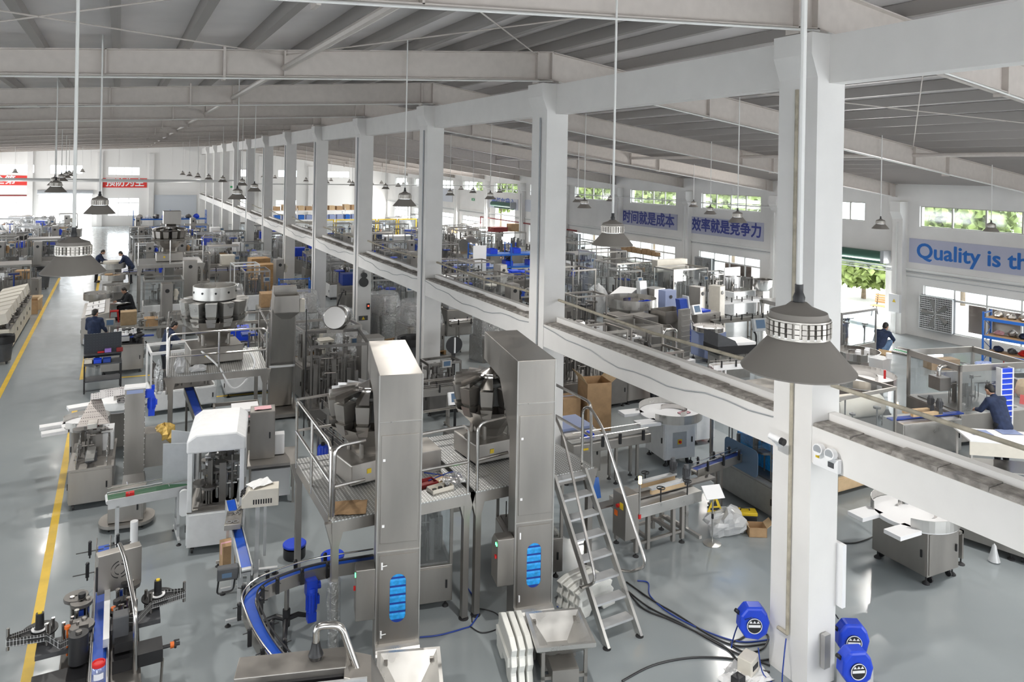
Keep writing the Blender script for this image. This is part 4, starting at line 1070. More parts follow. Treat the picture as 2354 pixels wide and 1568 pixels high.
def reel_arm(sx, y):
    a = thing_part('reel_plate', MB().cyl((sx*.60, y, .90), (sx*.60, y, .915), .18, 26), 'black')
    MB().lathe([(.001, .915), (.085, .915), (.085, .925), (.045, .93), (.04, 1.10), (.001, 1.10)], (sx*.60, y, 0), 18).build('spool', 'black', a)
    MB().cyl((sx*.60, y, 1.10), (sx*.60, y, 1.115), .022, 10).build('spool_cap', 'yellow', a)
    MB().lathe([(.052, .918), (.082, .918), (.082, .935), (.052, .935)], (sx*.60, y, 0), 22).build('label_roll', 'label_white', a)
    band = [(sx*.58, y+.06, .86), (sx*.88, y-.02, .86), (sx*.9, y-.10, .86), (sx*.60, y-.16, .86), (sx*.52, y-.17, .86), (sx*.38, y-.40, .86), (sx*.14, y-.27, .86)]
    MB().ribbon(band, .085, .006).build('label_web', 'web', t)
    for px_, py_ in ((.89, -.06), (.52, -.14), (.47, -.05), (.36, -.2), (.28, -.12), (.22, -.25)):
        MB().cyl((sx*px_, y+py_, .80), (sx*px_, y+py_, 1.04), .018, 10).build('roller', 'chrome', t)
    MB().box(min(sx*.1, sx*.62), max(sx*.1, sx*.62), y-.30, y-.02, .74, .79).build('arm_plate', 'dark', t)
    q = MB().box(min(sx*.12, sx*.62), max(sx*.12, sx*.62), y-.86, y-.60, .62, .76).cyl((sx*.62, y-.73, .70), (sx*.70, y-.73, .70), .02, 8); q.build('slide_unit', 'black', t)
    MB().cyl((sx*.70, y-.73, .70), (sx*.74, y-.73, .70), .034, 12).build('dial', 'orange', t)
    MB().cyl((sx*.75, y-.79, .70), (sx*.75, y-.66, .70), .014, 8).cyl((sx*.74, y-.73, .70), (sx*.80, y-.73, .70), .02, 8).cyl((sx*.75, y-.66, .70), (sx*.80, y-.66, .70), .01, 6).build('hand_wheel', 'black', t)
    MB().tube([(sx*.62, y-.8, .62), (sx*.6, y-.85, .3), (sx*.42, y-.82, .1)], .016, 6).build('brace', 'steel', t)
def thing_part(name, mb, m): return mb.build(name, m, t)
def web_mat():
    m = bpy.data.materials.new('web'); m.use_nodes = True; nt = m.node_tree; b = nt.nodes['Principled BSDF']
    tc = nt.nodes.new('ShaderNodeTexCoord'); br_ = nt.nodes.new('ShaderNodeTexBrick'); br_.offset = 0; br_.inputs['Scale'].default_value = 24
    br_.inputs['Color1'].default_value = (.03, .03, .03, 1); br_.inputs['Color2'].default_value = (.05, .05, .05, 1); br_.inputs['Mortar'].default_value = (.82, .84, .84, 1)
    br_.inputs['Mortar Size'].default_value = .035; br_.inputs['Brick Width'].default_value = .62; br_.inputs['Row Height'].default_value = 1.3
    sp = nt.nodes.new('ShaderNodeSeparateXYZ'); cm = nt.nodes.new('ShaderNodeCombineXYZ'); ad = nt.nodes.new('ShaderNodeMath'); ad.operation = 'ADD'
    nt.links.new(tc.outputs['Object'], sp.inputs[0]); nt.links.new(sp.outputs['X'], ad.inputs[0]); nt.links.new(sp.outputs['Y'], ad.inputs[1]); nt.links.new(ad.outputs[0], cm.inputs['X']); nt.links.new(sp.outputs['Z'], cm.inputs['Y'])
    nt.links.new(cm.outputs[0], br_.inputs['Vector']); nt.links.new(br_.outputs['Color'], b.inputs['Base Color']); MATS['web'] = m
web_mat()
reel_arm(-1, .15); reel_arm(1, .30)
MB().cyl((-.20, -.45, .80), (-.20, -.45, 1.10), .095, 22).build('sponge_roller', 'black', t)
MB().cyl((-.20, -.45, 1.10), (-.20, -.45, 1.125), .03, 12).build('sponge_cap', 'steel_dark', t)
MB().cb(.20, -.30, .98, .16, .16, .3).build('drive_box', 'dark', t, bevel=.01)
MB().cb(.24, -.42, .86, .2, .18, .1).build('drive_base', 'black', t)
motor(t, (.30, -1.25, .60), .30, .10, 'dark', 'y')
mech(t, -.34, -.10, -.25, .52, .62, 1.10, 5, 22, 'guide_mechanism', 'steel_dark')
mech(t, .12, .38, -.1, .6, .62, 1.10, 6, 22, 'guide_mechanism', 'steel_dark')
for k, (x, y) in enumerate(((-.14, .30), (-.24, .08), (.17, .34), (.28, .10), (-.16, -.12), (.15, -.08), (-.30, .40), (.32, .48))):
    MB().cyl((x, y, .70), (x, y, 1.06), .02, 10).cyl((x, y, 1.06), (x, y, 1.08), .026, 10).build('roller', 'chrome', t)
for k, (x, y) in enumerate(((-.18, .45), (.22, .22), (-.08-.1, -.02))): MB().box(x-.05, x+.05, y-.06, y+.06, .78, 1.02).build('sensor_box', 'black', t, bevel=.006)
for x, y in ((-.2, .2), (.2, .45)): MB().box(x-.025, x+.025, y-.02, y+.02, .75, 1.0).build('sensor', 'blue_deep', t)
for k, (x, y) in enumerate(((-.2, .35), (.24, .38), (.16, .02))): MB().cyl((x, y, 1.08), (x, y, 1.12), .04, 14).cyl((x, y, .9), (x, y, 1.08), .012, 6).build('adjuster_knob', 'black', t)
for k, (x, y) in enumerate(((.13, .05), (-.32, -.12))): MB().cyl((x, y, 1.0), (x, y, 1.03), .03, 12).cyl((x, y, .7), (x, y, 1.0), .01, 6).build('counter_dial', 'orange', t)
MB().cyl((-.20, .62, 1.0), (-.20, .62, 1.008), .10, 20).build('clear_disc', 'acrylic', t)
pp_ = MB().tube(bend([(.34, -.62, .62), (.34, -.62, 1.30), (.24, .15, 1.52), (.18, .48, 1.55)], .16), .026, 10).build('panel_arm', 'chrome', t)
T = Matrix.Translation((.18, .58, 1.22)) @ Matrix.Rotation(R_(10), 4, 'Z')
pnl = MB().box(-.24, .24, -.06, .08, -.24, .22, T).build('control_box', 'steel', t, bevel=.006)
fan = MB()
for rr_, nn in ((.10, 4), (.06, 4)):
    for k in range(nn):
        a0 = 90*k+8; fan.ribbon([(rr_*cos(R_(a0+i*10)), -.063, rr_*sin(R_(a0+i*10))) for i in range(8)], .012, .004, T)
fan.build('vent', 'black', pnl)
MB().box(-.26, -.24, -.08, -.05, -.18, .10, T).build('handle', 'black', pnl)
for x in (-.3, .32):
    for y in (-1.05, .45): foot(t, x, y, .13)
# the jar on its belt
j = thing('plastic_jar', 'clear jar with red lid standing on the labelling machine belt', 'jar', (-.1, 8.60, .861))
MB().lathe([(.001, 0), (.06, 0), (.065, .02), (.065, .15), (.05, .17), (.001, .17)], n=20).build('body', 'acrylic', j)
MB().lathe([(.001, .165), (.062, .165), (.062, .20), (.05, .205), (.045, .19), (.001, .19)], n=20).build('lid', 'red', j)
MB().ribbon([(.067*cos(R_(a)), .067*sin(R_(a)), .05) for a in range(230, 311, 10)], .06, .003).build('label', 'label_white', j)
carton('small open cardboard box holding papers under the labelling machine', (-.42, 8.75, 0), R_(5), .34, .3, .55, False)
thin_sheet('paper_sheet', 'white papers sticking out over the cardboard box by the labelling machine', 'paper', (-.42, 8.85, .56), R_(8), .24, .36, 'paper', .04)
# ================================================================ right foreground, between the second pier and the nearest pier
def G(px, py): return fp(px, py, 0.0)
# conveyor table with side belts and control cabinet
t = thing('side_belt_sealer', 'steel side-belt carton sealer with tan belts and a lit orange beacon', 'machine', (8.02, 9.75, 0), R_(2))
fr = MB()
for x in (-.62, -.38, .16, .36):
    for y in (-.25, .25): fr.box(x-.03, x+.03, y-.03, y+.03, .07, .62)
    fr.box(x-.03, x+.03, -.25, .25, .22, .27)
fr.box(-.62, .36, -.27, -.23, .18, .22).box(-.62, .36, .23, .27, .18, .22); fr.build('frame', 'steel', t)
MB().box(-.75, .75, -.3, .3, .62, .80).build('table_body', 'steel_light', t, bevel=.005)
MB().flat([(-1.3, 0, .84), (1.3, 0, .84)], .16, .03).build('belt', 'steel_dark', t)
for y in (-.14, .14):
    b = MB().prism([(x*1.0, y_) for x, y_ in roundrect(.78, .07, .034, 5)], .88, .95, 'z', Matrix.Translation((.15, y, 0))).build('side_belt', 'cardboard_pale', t)
    MB().box(-.25, .55, y-.045, y+.045, .955, .985).build('belt_cover', 'alu', b)
    motor(t, (.52, y*1.15, 1.03), .16, .052, 'dark')
for x, y in ((-.16, -.30), (.02, .30), (.42, -.30)):
    MB().cyl((x, y, .80), (x, y, 1.02), .012, 6).lathe([(.06, 1.02), (.07, 1.02), (.07, 1.035), (.06, 1.035), (.06, 1.02)], (x, y, 0), 16).cb(x, y, 1.028, .12, .012, .01).build('hand_wheel', 'black', t)
cbx = MB().box(-.98, -.72, -.42, -.10, .40, 1.10).build('control_cabinet', 'steel', t, bevel=.006)
MB().box(-.985, -.975, -.36, -.28, .86, .96).build('warning_label', 'yellow', cbx); MB().cyl((-.98, -.25, .9), (-1.02, -.25, .9), .03, 10).build('stop_button', 'red', cbx); MB().box(-.99, -.978, -.22, -.15, .72, .80).build('switch', 'orange', cbx)
MB().cyl((-.70, -.42, .75), (-.70, -.42, 1.25), .014, 8).build('beacon_pole', 'steel_light', t)
bc = MB().cyl((-.70, -.42, 1.25), (-.70, -.42, 1.36), .026, 12).build('beacon', 'lamp_on', t); MB().cyl((-.70, -.42, .70), (-.70, -.42, .76), .026, 10).build('beacon_base', 'red', t)
for x in (-.62, .36):
    for y in (-.25, .25): foot(t, x, y, .09, .05)
for x in (.62,):
    m = MB().box(x-.03, x+.03, -.10, -.04, .1, .62).box(x-.03, x+.03, -.42, .42, .07, .12).build('outrigger', 'steel_light', t)
conveyor('belt_conveyor', 'blue belt conveyor running from the side-belt sealer into the dark steel cabinet machine', (9.75, 10.1, 0), R_(9), 1.35, .12, .92, 'blue_deep', legs=1)
# sign stand
t = thing('sign_stand', 'chrome floor stand holding a blank tilted white sign board', 'sign stand', G(1637, 1250))
MB().lathe([(.001, 0), (.15, 0), (.15, .012), (.03, .03), (.001, .03)], n=26).build('base', 'steel_light', t)
MB().cyl((0, 0, .02), (0, 0, .80), .014, 8).build('pole', 'chrome', t); MB().cyl((0, 0, .42), (0, 0, .50), .02, 8).build('clamp', 'black', t)
T = Matrix.Translation((0, 0, .86)) @ Matrix.Rotation(R_(-12), 4, 'Z') @ Matrix.Rotation(R_(-50), 4, 'X')
MB().box(-.17, .17, -.008, .008, -.12, .12, T).build('sign_board', 'label_white', t, bevel=.003)
# yellow triangle warning sign hung on the conveyor leg
t = thing('warning_sign', 'yellow triangular warning sign hanging beside the sign stand', 'sign', (9.15, 9.55, .50), R_(-20))
MB().tube([(-.0, 0, .16), (0, .10, .27)], .005, 5).build('hanger', 'steel', t)
MB().prism([(-.14, -.16), (.14, -.16), (0, .16)], -.004, .004, 'y').build('plate', 'yellow', t)
MB().prism([(-.045, -.06), (.045, -.06), (0, .06)], -.007, -.004, 'y').build('symbol', 'black', t)
MB().box(-.08, .08, -.007, -.004, -.13, -.09).build('text_bar', 'black', t)
MB().cb(0, .05, -.35, .03, .03, .37).build('post', 'steel', t)
def lumpy(name, label, cat, loc, rx, ry, rz_, m, seed, amp=.18, n=16, rz=0):
    q = random.Random(seed); mm = n//2; vs = []; fs = []; ph = [q.uniform(0, 6.28) for _ in range(8)]
    for j in range(mm+1):
        b = pi*j/mm
        for i in range(n):
            a = 2*pi*i/n; k = 1+amp*(sin(3*a+ph[0]+2*b)*.5+sin(5*a+ph[1]-3*b)*.35+q.uniform(-.5, .5)*.6*(0 if j in (0, mm) else 1))
            z = -cos(b)*k; vs.append((rx*sin(b)*cos(a)*k, ry*sin(b)*sin(a)*k, max(0.0, rz_*(z+.75))))
    for j in range(mm):
        for i in range(n): fs.append((j*n+i, j*n+(i+1) % n, (j+1)*n+(i+1) % n, (j+1)*n+i))
    o = MB().add(vs, fs, None, False).build(name, m); o.location = loc; o.rotation_euler = (0, 0, rz)
    return tag(o, label, cat)
lumpy('plastic_film_heap', 'heap of crumpled clear plastic film on the floor behind the sign stand', 'plastic film', G(1668, 1222), .38, .28, .22, 'frosted', 4, .3, 22)
t = thing('toolbox', 'yellow and black toolbox beside the crumpled film', 'toolbox', G(1712, 1200), R_(-32))
MB().box(-.19, .19, -.1, .1, 0, .15).build('body', 'black', t, bevel=.01); MB().box(-.2, .2, -.105, .105, .15, .21).build('lid', 'yellow', t, bevel=.012); MB().tube([(-.08, 0, .20), (-.07, 0, .25), (.07, 0, .25), (.08, 0, .20)], .012, 6).build('handle', 'black', t)
carton('small torn cardboard box on the floor beside the yellow toolbox', G(1738, 1228), R_(-30), .3, .24, .16)
# dark steel cabinet machine behind the nearest pier
t = thing('bag_packing_machine', 'dark steel packing machine with a glass door and blue lit inside, behind the nearest pier', 'machine', (11.1, 10.1, 0), R_(-4))
cabinet(t, -.75, .75, -.9, .9, .10, .62, 'machine_grey', ('-y', '-x'))
for x in (-.75, .70):
    for y in (-.9, .85): MB().box(x, x+.05, y, y+.05, .62, 1.95).build('post', 'steel', t)
MB().box(-.75, .75, -.9, .9, 1.93, 1.98).build('roof', 'steel', t)
MB().box(-.70, .70, -.895, -.885, .64, 1.92).build('glass_door', 'glass', t)
MB().box(-.745, -.735, -.84, .84, 1.15, 1.92).build('glass_door', 'glass', t)
d = MB().prism([(x, z+.88) for x, z in roundrect(.9, .5, .1, 5)], -.755, -.745, 'x').build('window', 'screen', t)
b = MB(); 
for k in range(8): b.box(-.3, .1, -.75+.16*k, -.63+.16*k, 1.1+.08*(k % 3), 1.5+.05*(k % 2))
b.box(-.3, .1, -.78, .62, .62, 1.1); b.build('bag_magazine', 'sky_blue', t)
MB().box(-.68, .68, .70, .86, 1.84, 1.9).build('lamp_tube', 'led_blue', t)
mech(t, -.6, .7, -.8, .8, .62, 1.8, 77, 34)
for x in (-.65, .65):
    for y in (-.8, .8): foot(t, x, y, .11)
framed('glass_front_machine', 'steel framed glass machine with dark window, right of the nearest pier under the ledge beam', (13.0, 10.25, 0), 0, 1.9, 1.5, 1.9, .38, 'steel', 'cardboard_pale', ('-y', '-x'), None, 31, 30)
# stainless turntable, right
turntable('turntable', 'steel turntable with white disc under the ledge beam, right of the nearest pier', (11.22, 7.30, 0), R_(-2), .62, .86, .74, .95, 'steel', 'steel_light', 'label_white', .14, casters=True)
for k, (dx, dy) in enumerate(((.15, .25), (.33, .12))):
    tag(MB().lathe([(.001, 0), (.04, 0), (.042, .12), (.028, .15), (.028, .18), (.001, .18)], (11.22+dx, 7.30+dy, .86), 12).build('bottle', 'frosted'), ('clear bottle with green label on the steel turntable, the left one', 'small clear bottle on the steel turntable, the right one')[k], 'bottle', 'bottles on the steel turntable')
t = thing('tail_bracket', 'black footed steel bracket beside the steel turntable', 'bracket', (11.95, 7.0, 0)); MB().box(-.02, .02, -.03, .03, .1, .55).box(-.1, .02, -.03, .03, .5, .55).build('body', 'steel', t); foot(t, 0, 0, .11, .06)
t = thing('conveyor_base', 'long low steel conveyor base on feet behind the steel turntable at the right edge', 'conveyor', (12.75, 6.85, 0), math.atan2(fp(2340, 1305).y-fp(2215, 1262).y, fp(2340, 1305).x-fp(2215, 1262).x)); MB().box(-.9, 1.6, .0, .9, .12, .48).build('base', 'steel', t, bevel=.01); MB().box(-.9, 1.6, .25, .65, .48, .54).build('belt', 'steel_dark', t)
for x in (-.8, .15, 1.3): foot(t, x, .06, .12, .06); caster(t, x+.15, .1, .05)
tag(MB().lathe([(.001, 0), (.09, .02), (.05, .16), (.03, .26), (.001, .3)], G(2285, 1292), 12).build('plastic_cone', 'frosted'), 'little clear plastic cone on the floor by the low conveyor base', 'cone')
# on the nearest pier: camera, twin spot emergency lamp, meter box, pipe
t = thing('security_camera', 'white security camera on the near pier face', 'security camera', (XC-.005, 6.52, 2.83), 0)
MB().cb(-.03, 0, 0, .05, .09, .09).cyl((-.05, 0, 0), (-.14, 0, .05), .02, 8).build('bracket', 'label_white', t)
MB().cyl((-.16, .03, .10), (-.16, -.14, .09), .04, 14).build('body', 'label_white', t); MB().cyl((-.16, -.14, .09), (-.16, -.19, .085), .043, 14).build('lens_hood', 'black', t)
t = thing('emergency_light', 'white emergency light box with two round lamps on the ledge beam', 'emergency light', (XC-.02, 5.82, 2.86), 0)
MB().box(-.05, .02, -.17, .17, -.10, .06).build('box', 'label_white', t, bevel=.008)
for y in (-.08, .08):
    q = MB().cyl((-.02, y, .10), (-.09, y, .11), .065, 18).build('lamp_head', 'label_white', t); MB().cyl((-.09, y, .11), (-.094, y, .11), .052, 18).build('lens', 'grey', q)
MB().box(-.054, -.049, -.12, -.04, -.05, .01).build('screen', 'dark', t); MB().box(-.054, -.049, .08, .13, 0, .03).build('label', 'yellow', t)
tag(MB().tube([(XC-.03, 6.35, .55), (XC-.03, 6.35, 7.2)], .022, 8).cyl((XC-.03, 6.35, .55), (XC-.03, 6.50, .55), .022, 8).build('air_pipe', 'rust'), 'thin brown air pipe running down the nearest pier', 'pipe')
t = thing('wall_box', 'thin white framed box on the back of the nearest pier', 'box', (XC+.48, 6.2, 1.3)); MB().box(0, .06, -.22, .22, -.38, .38).build('body', 'label_white', t); MB().box(.055, .062, -.2, .2, -.36, .36).build('panel', 'machine_grey', t)
def hose_reel(label, loc, rz, tilt=0):
    t = thing('hose_reel', label, 'hose reel', loc, rz, 'blue hose reels')
    pr = [(-.09, -.15), (.05, -.17), (.15, -.10), (.18, .02), (.15, .12), (.09, .19), (-.08, .19), (-.15, .10), (-.16, -.05)]
    MB().prism([(x*1.12, z*1.12) for x, z in pr], -.09, .09, 'y').build('case', 'blue', t, bevel=.03)
    p = MB().cyl((0, -.088, 0), (0, -.104, 0), .095, 24).build('badge', 'black', t)
    MB().lathe([(.088, 0), (.095, 0), (.095, .006), (.088, .006), (.088, 0)], n=24, M=Matrix.Translation((0, -.104, 0)) @ Matrix.Rotation(pi/2, 4, 'X')).cb(0, -.106, 0, .15, .004, .03).build('badge_ring', 'label_white', p)
    m = MB()
    for k in range(3): m.prism([(-.02+.045*(k-1), .035), (.02+.045*(k-1), .035), (.0+.045*(k-1), .065)], -.108, -.104, 'y')
    m.build('badge_mark', 'label_white', p)
    MB().cb(.0, .10, .05, .1, .04, .26).build('bracket', 'steel_light', t)
    MB().cyl((-.16, 0, .10), (-.21, 0, .14), .025, 8).build('hose_guide', 'black', t)
    return t
hose_reel('blue hose reel hanging on the aisle face of the nearest pier', (XC-.24, 6.72, .56), R_(-28))
hose_reel('blue hose reel on the nearest pier, lower and nearer of two on its right', (XC+.36, 5.72, .42), R_(-22))
hose_reel('blue hose reel beside the nearest pier, the rear one of the two on its right', (XC+.74, 6.05, .45), R_(-30))
t = thing('mount_rail', 'steel mounting rail on the lower front of the nearest pier', 'bracket', (XC+.26, 6.03, .45)); MB().box(-.05, .05, -.03, .03, -.2, .2).build('plate', 'steel_light', t)
tray('parts_box', 'clear box of white fittings on the floor right of the blue hose reels', 'box', G(1965, 1575), R_(10), .3, .3, .22, 'frosted', 'label_white')
# papers and the switch box on the floor
t = thing('switch_box', 'pale junction box on the floor below the hose reel', 'junction box', (6.98, 6.66, 0), R_(20)); MB().box(-.12, .12, -.09, .09, 0, .20).build('body', 'ivory', t, bevel=.008); MB().cb(0, -.092, .1, .14, .006, .06).build('plate', 'black', t)
t = thing('plug_block', 'black plug block among the cables at the foot of the nearest pier', 'plug', (6.70, 6.55, 0), R_(10)); MB().box(-.07, .07, -.06, .06, 0, .10).build('body', 'black', t, bevel=.01)
for k, (p, r) in enumerate((((1700, 1540), .3), ((1738, 1556), -.2), ((1690, 1565), .1))):
    thin_sheet('paper_pack', ('open clear plastic sleeve on the floor at the foot of the nearest pier', 'rolled white paper on the floor, nearest the pier foot', 'white paper sheet lying at the bottom edge')[k], 'paper', G(*p), r, .34, .26, 'frosted' if k == 0 else 'paper', .03, None, k)
# white foam blocks
def foam_block(label, loc, rz, w, d, h, n):
    t = thing('foam_tray', label, 'foam packing', loc, rz, 'white foam packing')
    for k in range(n):
        pts = [(-w/2, 0), (-w*.2, 0), (-w*.12, h*.22), (w*.1, h*.25), (w*.18, 0), (w/2, 0)]+[(w/2-w*.06*(i % 2)-w*.02*i, h*(.25+.15*i)) for i in range(5)]+[(w*.25, h), (-w*.3, h*.96)]+[(-w/2+w*.05*(i % 2), h*(.85-.18*i)) for i in range(5)]
        MB().prism(pts, -d/2+d*k/n, -d/2+d*(k+.72)/n, 'y').build('slab', 'foam', t, bevel=.012)
    MB().box(-w*.4, w*.4, -d/2, d/2, h*.4, h*.6).build('spine', 'foam', t)
    return t
foam_block('white foam packing of three upright slabs beside the elevator hopper', (4.42, 8.05, 0), R_(75), .85, .30, .55, 3)
foam_block('white foam packing lying under the step ladder', (5.95, 8.75, 0), R_(10), .72, .5, .42, 4)
# cables over the floor
Z = .012
def fl(*ps, z=Z): return [fp(x, y, z) for x, y in ps]
cable('black power cable in the bundle from ladder to pier, the topmost', fl((1440, 1338), (1500, 1380), (1560, 1415), (1640, 1465), (1700, 1485), (1760, 1480)), .012)
cable('black power cable in the bundle from ladder to pier, the middle one', fl((1430, 1348), (1490, 1395), (1560, 1430), (1630, 1470), (1690, 1500), (1770, 1530)), .012)
cable('black power cable in the bundle from ladder to pier, the lowest', fl((1445, 1362), (1480, 1400), (1540, 1425), (1620, 1462), (1670, 1490), (1710, 1530), (1770, 1545)), .013)
cable('blue air hose beside the black cable bundle', fl((1465, 1335), (1490, 1340), (1495, 1370), (1540, 1410), (1620, 1450), (1700, 1475), (1770, 1470)), .010, 'blue_deep', 'hose', 'air_hose')
cable('long black cable curving over the floor at the bottom edge', fl((1430, 1566), (1500, 1530), (1580, 1513), (1660, 1512), (1720, 1520), (1775, 1515)), .013)
cable('black cable loop at the foot of the nearest pier', fl((1700, 1470), (1730, 1455), (1765, 1460), (1755, 1490), (1715, 1500), (1680, 1480), (1700, 1470)), .012)
cable('blue hose falling from the hose reel to the floor cables', [fp(1729, 1420, .75), fp(1700, 1432, .5), fp(1685, 1470, .1), fp(1681, 1490, .02)], .009, 'blue_deep', 'hose', 'air_hose')
cable('blue hose loop at the pier foot below the pipe end', [V((XC-.05, 6.35, .5)), V((XC-.14, 6.3, .3)), V((XC-.16, 6.3, .02)), V((XC-.2, 6.2, .02)), V((XC-.25, 6.5, .02)), V((XC-.25, 6.6, .3))], .008, 'blue_deep', 'hose', 'air_hose')
cable('black cable from the hose reels up the back of the nearest pier', [V((XC+.50, 6.4, 1.2)), V((XC+.55, 6.3, .9)), V((XC+.7, 6.2, .62))], .008)
cable('blue air hose on the floor between both elevators', fl((965, 1465), (1010, 1460), (1065, 1445), (1085, 1435), (1100, 1395), (1060, 1330)), .010, 'blue_deep', 'hose', 'air_hose')
cable('thin black cable curling on the floor left of the second hopper', fl((1080, 1440), (1110, 1455), (1150, 1440), (1140, 1410), (1090, 1400), (1085, 1430)), .008)
cable('black cable from the steel glass machine across the floor at right', fl((1935, 1248), (1970, 1247), (2010, 1232), (2030, 1215)), .010)
cable('blue air hose on the floor beside the step ladder', fl((1280, 1395), (1330, 1388), (1370, 1370), (1400, 1340)), .008, 'blue_deep', 'hose', 'air_hose')
# ================================================================ left line: capper, filler, sealer, weigher platform
# white canopy filling machine
t = thing('filling_machine', 'white filling machine with rounded white canopy and works inside, left of the platform', 'filling machine', (1.55, 13.15, 0), R_(-10))
w, d = .84, 1.25
cabinet(t, -w/2, w/2, -d/2, d/2, .12, .66, 'white', ('-y', '-x'))
for x in (-w/2, w/2-.07):
    for y in (-d/2, d/2-.07): MB().box(x, x+.07, y, y+.07, .66, 1.72).build('post', 'white', t, bevel=.006)
MB().prism([(-w/2-.02, 1.60), (w/2+.02, 1.60), (w/2+.02, 1.80), (w/2-.12, 1.90), (-w/2+.12, 1.90), (-w/2-.02, 1.80)], -d/2-.02, d/2+.02, 'y').build('canopy', 'white', t, bevel=.03)
MB().box(-w/2, w/2, -d/2, d/2, .655, .68).build('deck', 'steel', t)
MB().box(w/2-.02, w/2-.012, -d/2+.08, d/2-.08, .68, 1.6).build('pane', 'acrylic', t)
for k in range(2):
    T = Matrix.Translation((-w/2, d/2-.1-.5*k, 0)) @ Matrix.Rotation(R_(60+20*k), 4, 'Z'); MB().box(-.01, .01, 0, .45, .75, 1.55, T).build('door', 'grey', t)
mech(t, -.34, .3, -.5, .5, .68, 1.5, 91, 46, 'mechanism', 'steel_dark'); mech(t, -.2, .34, -.4, .5, .68, 1.3, 92, 26, 'filling_heads', 'alu')
b = MB()
for k in range(9):
    a = 2*pi*k/9; b.cyl((.02+.2*cos(a), .05+.2*sin(a), .98), (.02+.2*cos(a), .05+.2*sin(a), 1.12), .035, 8)
b.cyl((.02, .05, .95), (.02, .05, .99), .25, 20).cyl((.02, .05, .66), (.02, .05, .95), .04, 8); b.build('rotary_plate', 'acrylic', t)
for x in (-w/2+.08, w/2-.08):
    for y in (-d/2+.08, d/2-.08): caster(t, x, y, .05)
conveyor('belt_conveyor', 'aluminium conveyor with green belt feeding the white canopy machine', (.50, 13.28, 0), R_(3), 1.15, .30, .88, 'green_belt', 'alu', 2, True, knobs=False)
tag(MB().box(-.06, .06, -.05, .05, 0, .05).build('sensor_block', 'red'), 'small red block on the green belt conveyor', 'block').location = (.24, 13.19, .88)
tag(MB().prism(roundrect(.14, .42, .06, 4), -.03, .03, 'y').build('chain_guard', 'plastic_frost'), 'rounded white guard hanging on the green belt conveyor', 'guard').location = (1.02, 13.06, .66)
tag(MB().cyl((0, 0, 0), (0, 0, .62), .055, 18).build('film_roll', 'label_white'), 'white roll standing on the floor beside the labelling machine', 'roll').location = G(307, 1290)
conveyor('belt_conveyor', 'narrow blue belt conveyor coming forward out of the white canopy machine', (1.60, 11.25, 0), R_(88), 2.15, .12, .88, 'blue_belt', 'alu', 3, False)
# induction sealer over that belt
t = thing('induction_sealer', 'beige induction sealer head with vents and papers, over the narrow blue belt', 'sealer', (1.92, 11.55, 0), R_(-12))
MB().box(-.03, .03, -.03, .03, .05, 1.1).box(.09, .13, -.03, .03, .3, 1.1).box(-.3, .3, -.03, .03, .05, .1).box(-.03, .03, -.28, .28, .05, .1).build('stand', 'alu', t)
MB().prism([(-.22, 1.08), (.30, 1.08), (.30, 1.34), (-.12, 1.34), (-.22, 1.22)], -.13, .13, 'y').build('head', 'ivory', t, bevel=.008)
b = MB()
for k in range(8): b.box(-.06+.035*k, -.04+.035*k, -.134, -.13, 1.13, 1.2)
b.build('vent', 'black', t)
b = MB()
for i in range(2):
    for j in range(3): b.cyl((-.215-.0+.035*i, -.08+.08*j, 1.25+.035*i), (-.235+.035*i, -.08+.08*j, 1.265+.035*i), .022, 10)
b.build('control_knob', 'black', t)
MB().box(-.42, -.2, -.55, -.1, .98, 1.06).cyl((-.2, 0, 1.06), (-.3, -.2, 1.06), .03, 8).build('sealing_coil', 'steel', t, bevel=.006)
b = MB()
for k in range(4): b.lathe([(.025, 1.062), (.045, 1.062), (.045, 1.072), (.025, 1.072), (.025, 1.062)], (-.36+.09*(k % 2), -.48+.26*(k//2), 0), 14)
b.build('coil_vent', 'chrome', t)
for x in (-.27, .27): foot(t, x, 0, .05, .05)
thin_sheet('paper_sheet', 'white instruction papers on top of the induction sealer', 'paper', (1.96, 11.6, 1.345), .3, .34, .24, 'paper', .035)
t = thing('handheld_unit', 'grey controller box with black handle clipped on the end of the narrow blue belt', 'controller', (1.32, 10.30, .80), R_(-8))
MB().box(-.10, .16, -.06, .06, -.08, .08).build('body', 'dark', t, bevel=.015); MB().box(-.04, .08, -.063, -.058, -.04, .02).build('screen', 'led_green' if False else 'screen', t); MB().tube(bend([(-.08, -.02, -.08), (-.1, -.02, -.26), (.1, -.02, -.24), (.12, -.02, -.08)], .05), .012, 8).build('handle', 'black', t)
carton('red and brown carton on the floor under the narrow blue belt', G(522, 1310), R_(4), .18, .26, .42, False, 'cardboard', 'pink')
# capping machine and its cap elevator
t = thing('cap_elevator', 'flat steel cap elevator tower with a blue motor at its top', 'elevator', (.34, 15.55, 0), R_(-3))
MB().box(-.17, .17, -.10, .10, .35, 1.95).build('tower', 'steel', t, bevel=.004)
b = MB()
for k in range(16):
    for x in (-.175, .165): b.box(x, x+.01, -.112, -.1, .4+.1*k, .415+.1*k)
b.build('bolt_strip', 'label_white', t)
MB().box(-.18, .18, -.12, .14, 1.95, 1.98).build('top_cap', 'label_white', t); MB().box(-.14, .14, -.105, -.099, 1.86, 1.93).build('label', 'blue_pale', t)
MB().frust((-.20, .20, -.14, .30), (-.17, .17, -.1, .1), .12, .36).build('base_box', 'steel', t)
motor(t, (.28, .05, 1.50), .22, .065, 'blue'); MB().cb(.24, .05, 1.80, .16, .12, .14).cyl((.3, .05, 1.86), (.3, .05, 1.95), .03, 8).build('gearbox', 'blue', t)
MB().prism([(.17, .42), (.62, .42), (.62, .80), (.42, 1.05), (.17, 1.05)], -.02, .42, 'y').build('cap_bin', 'steel', t)
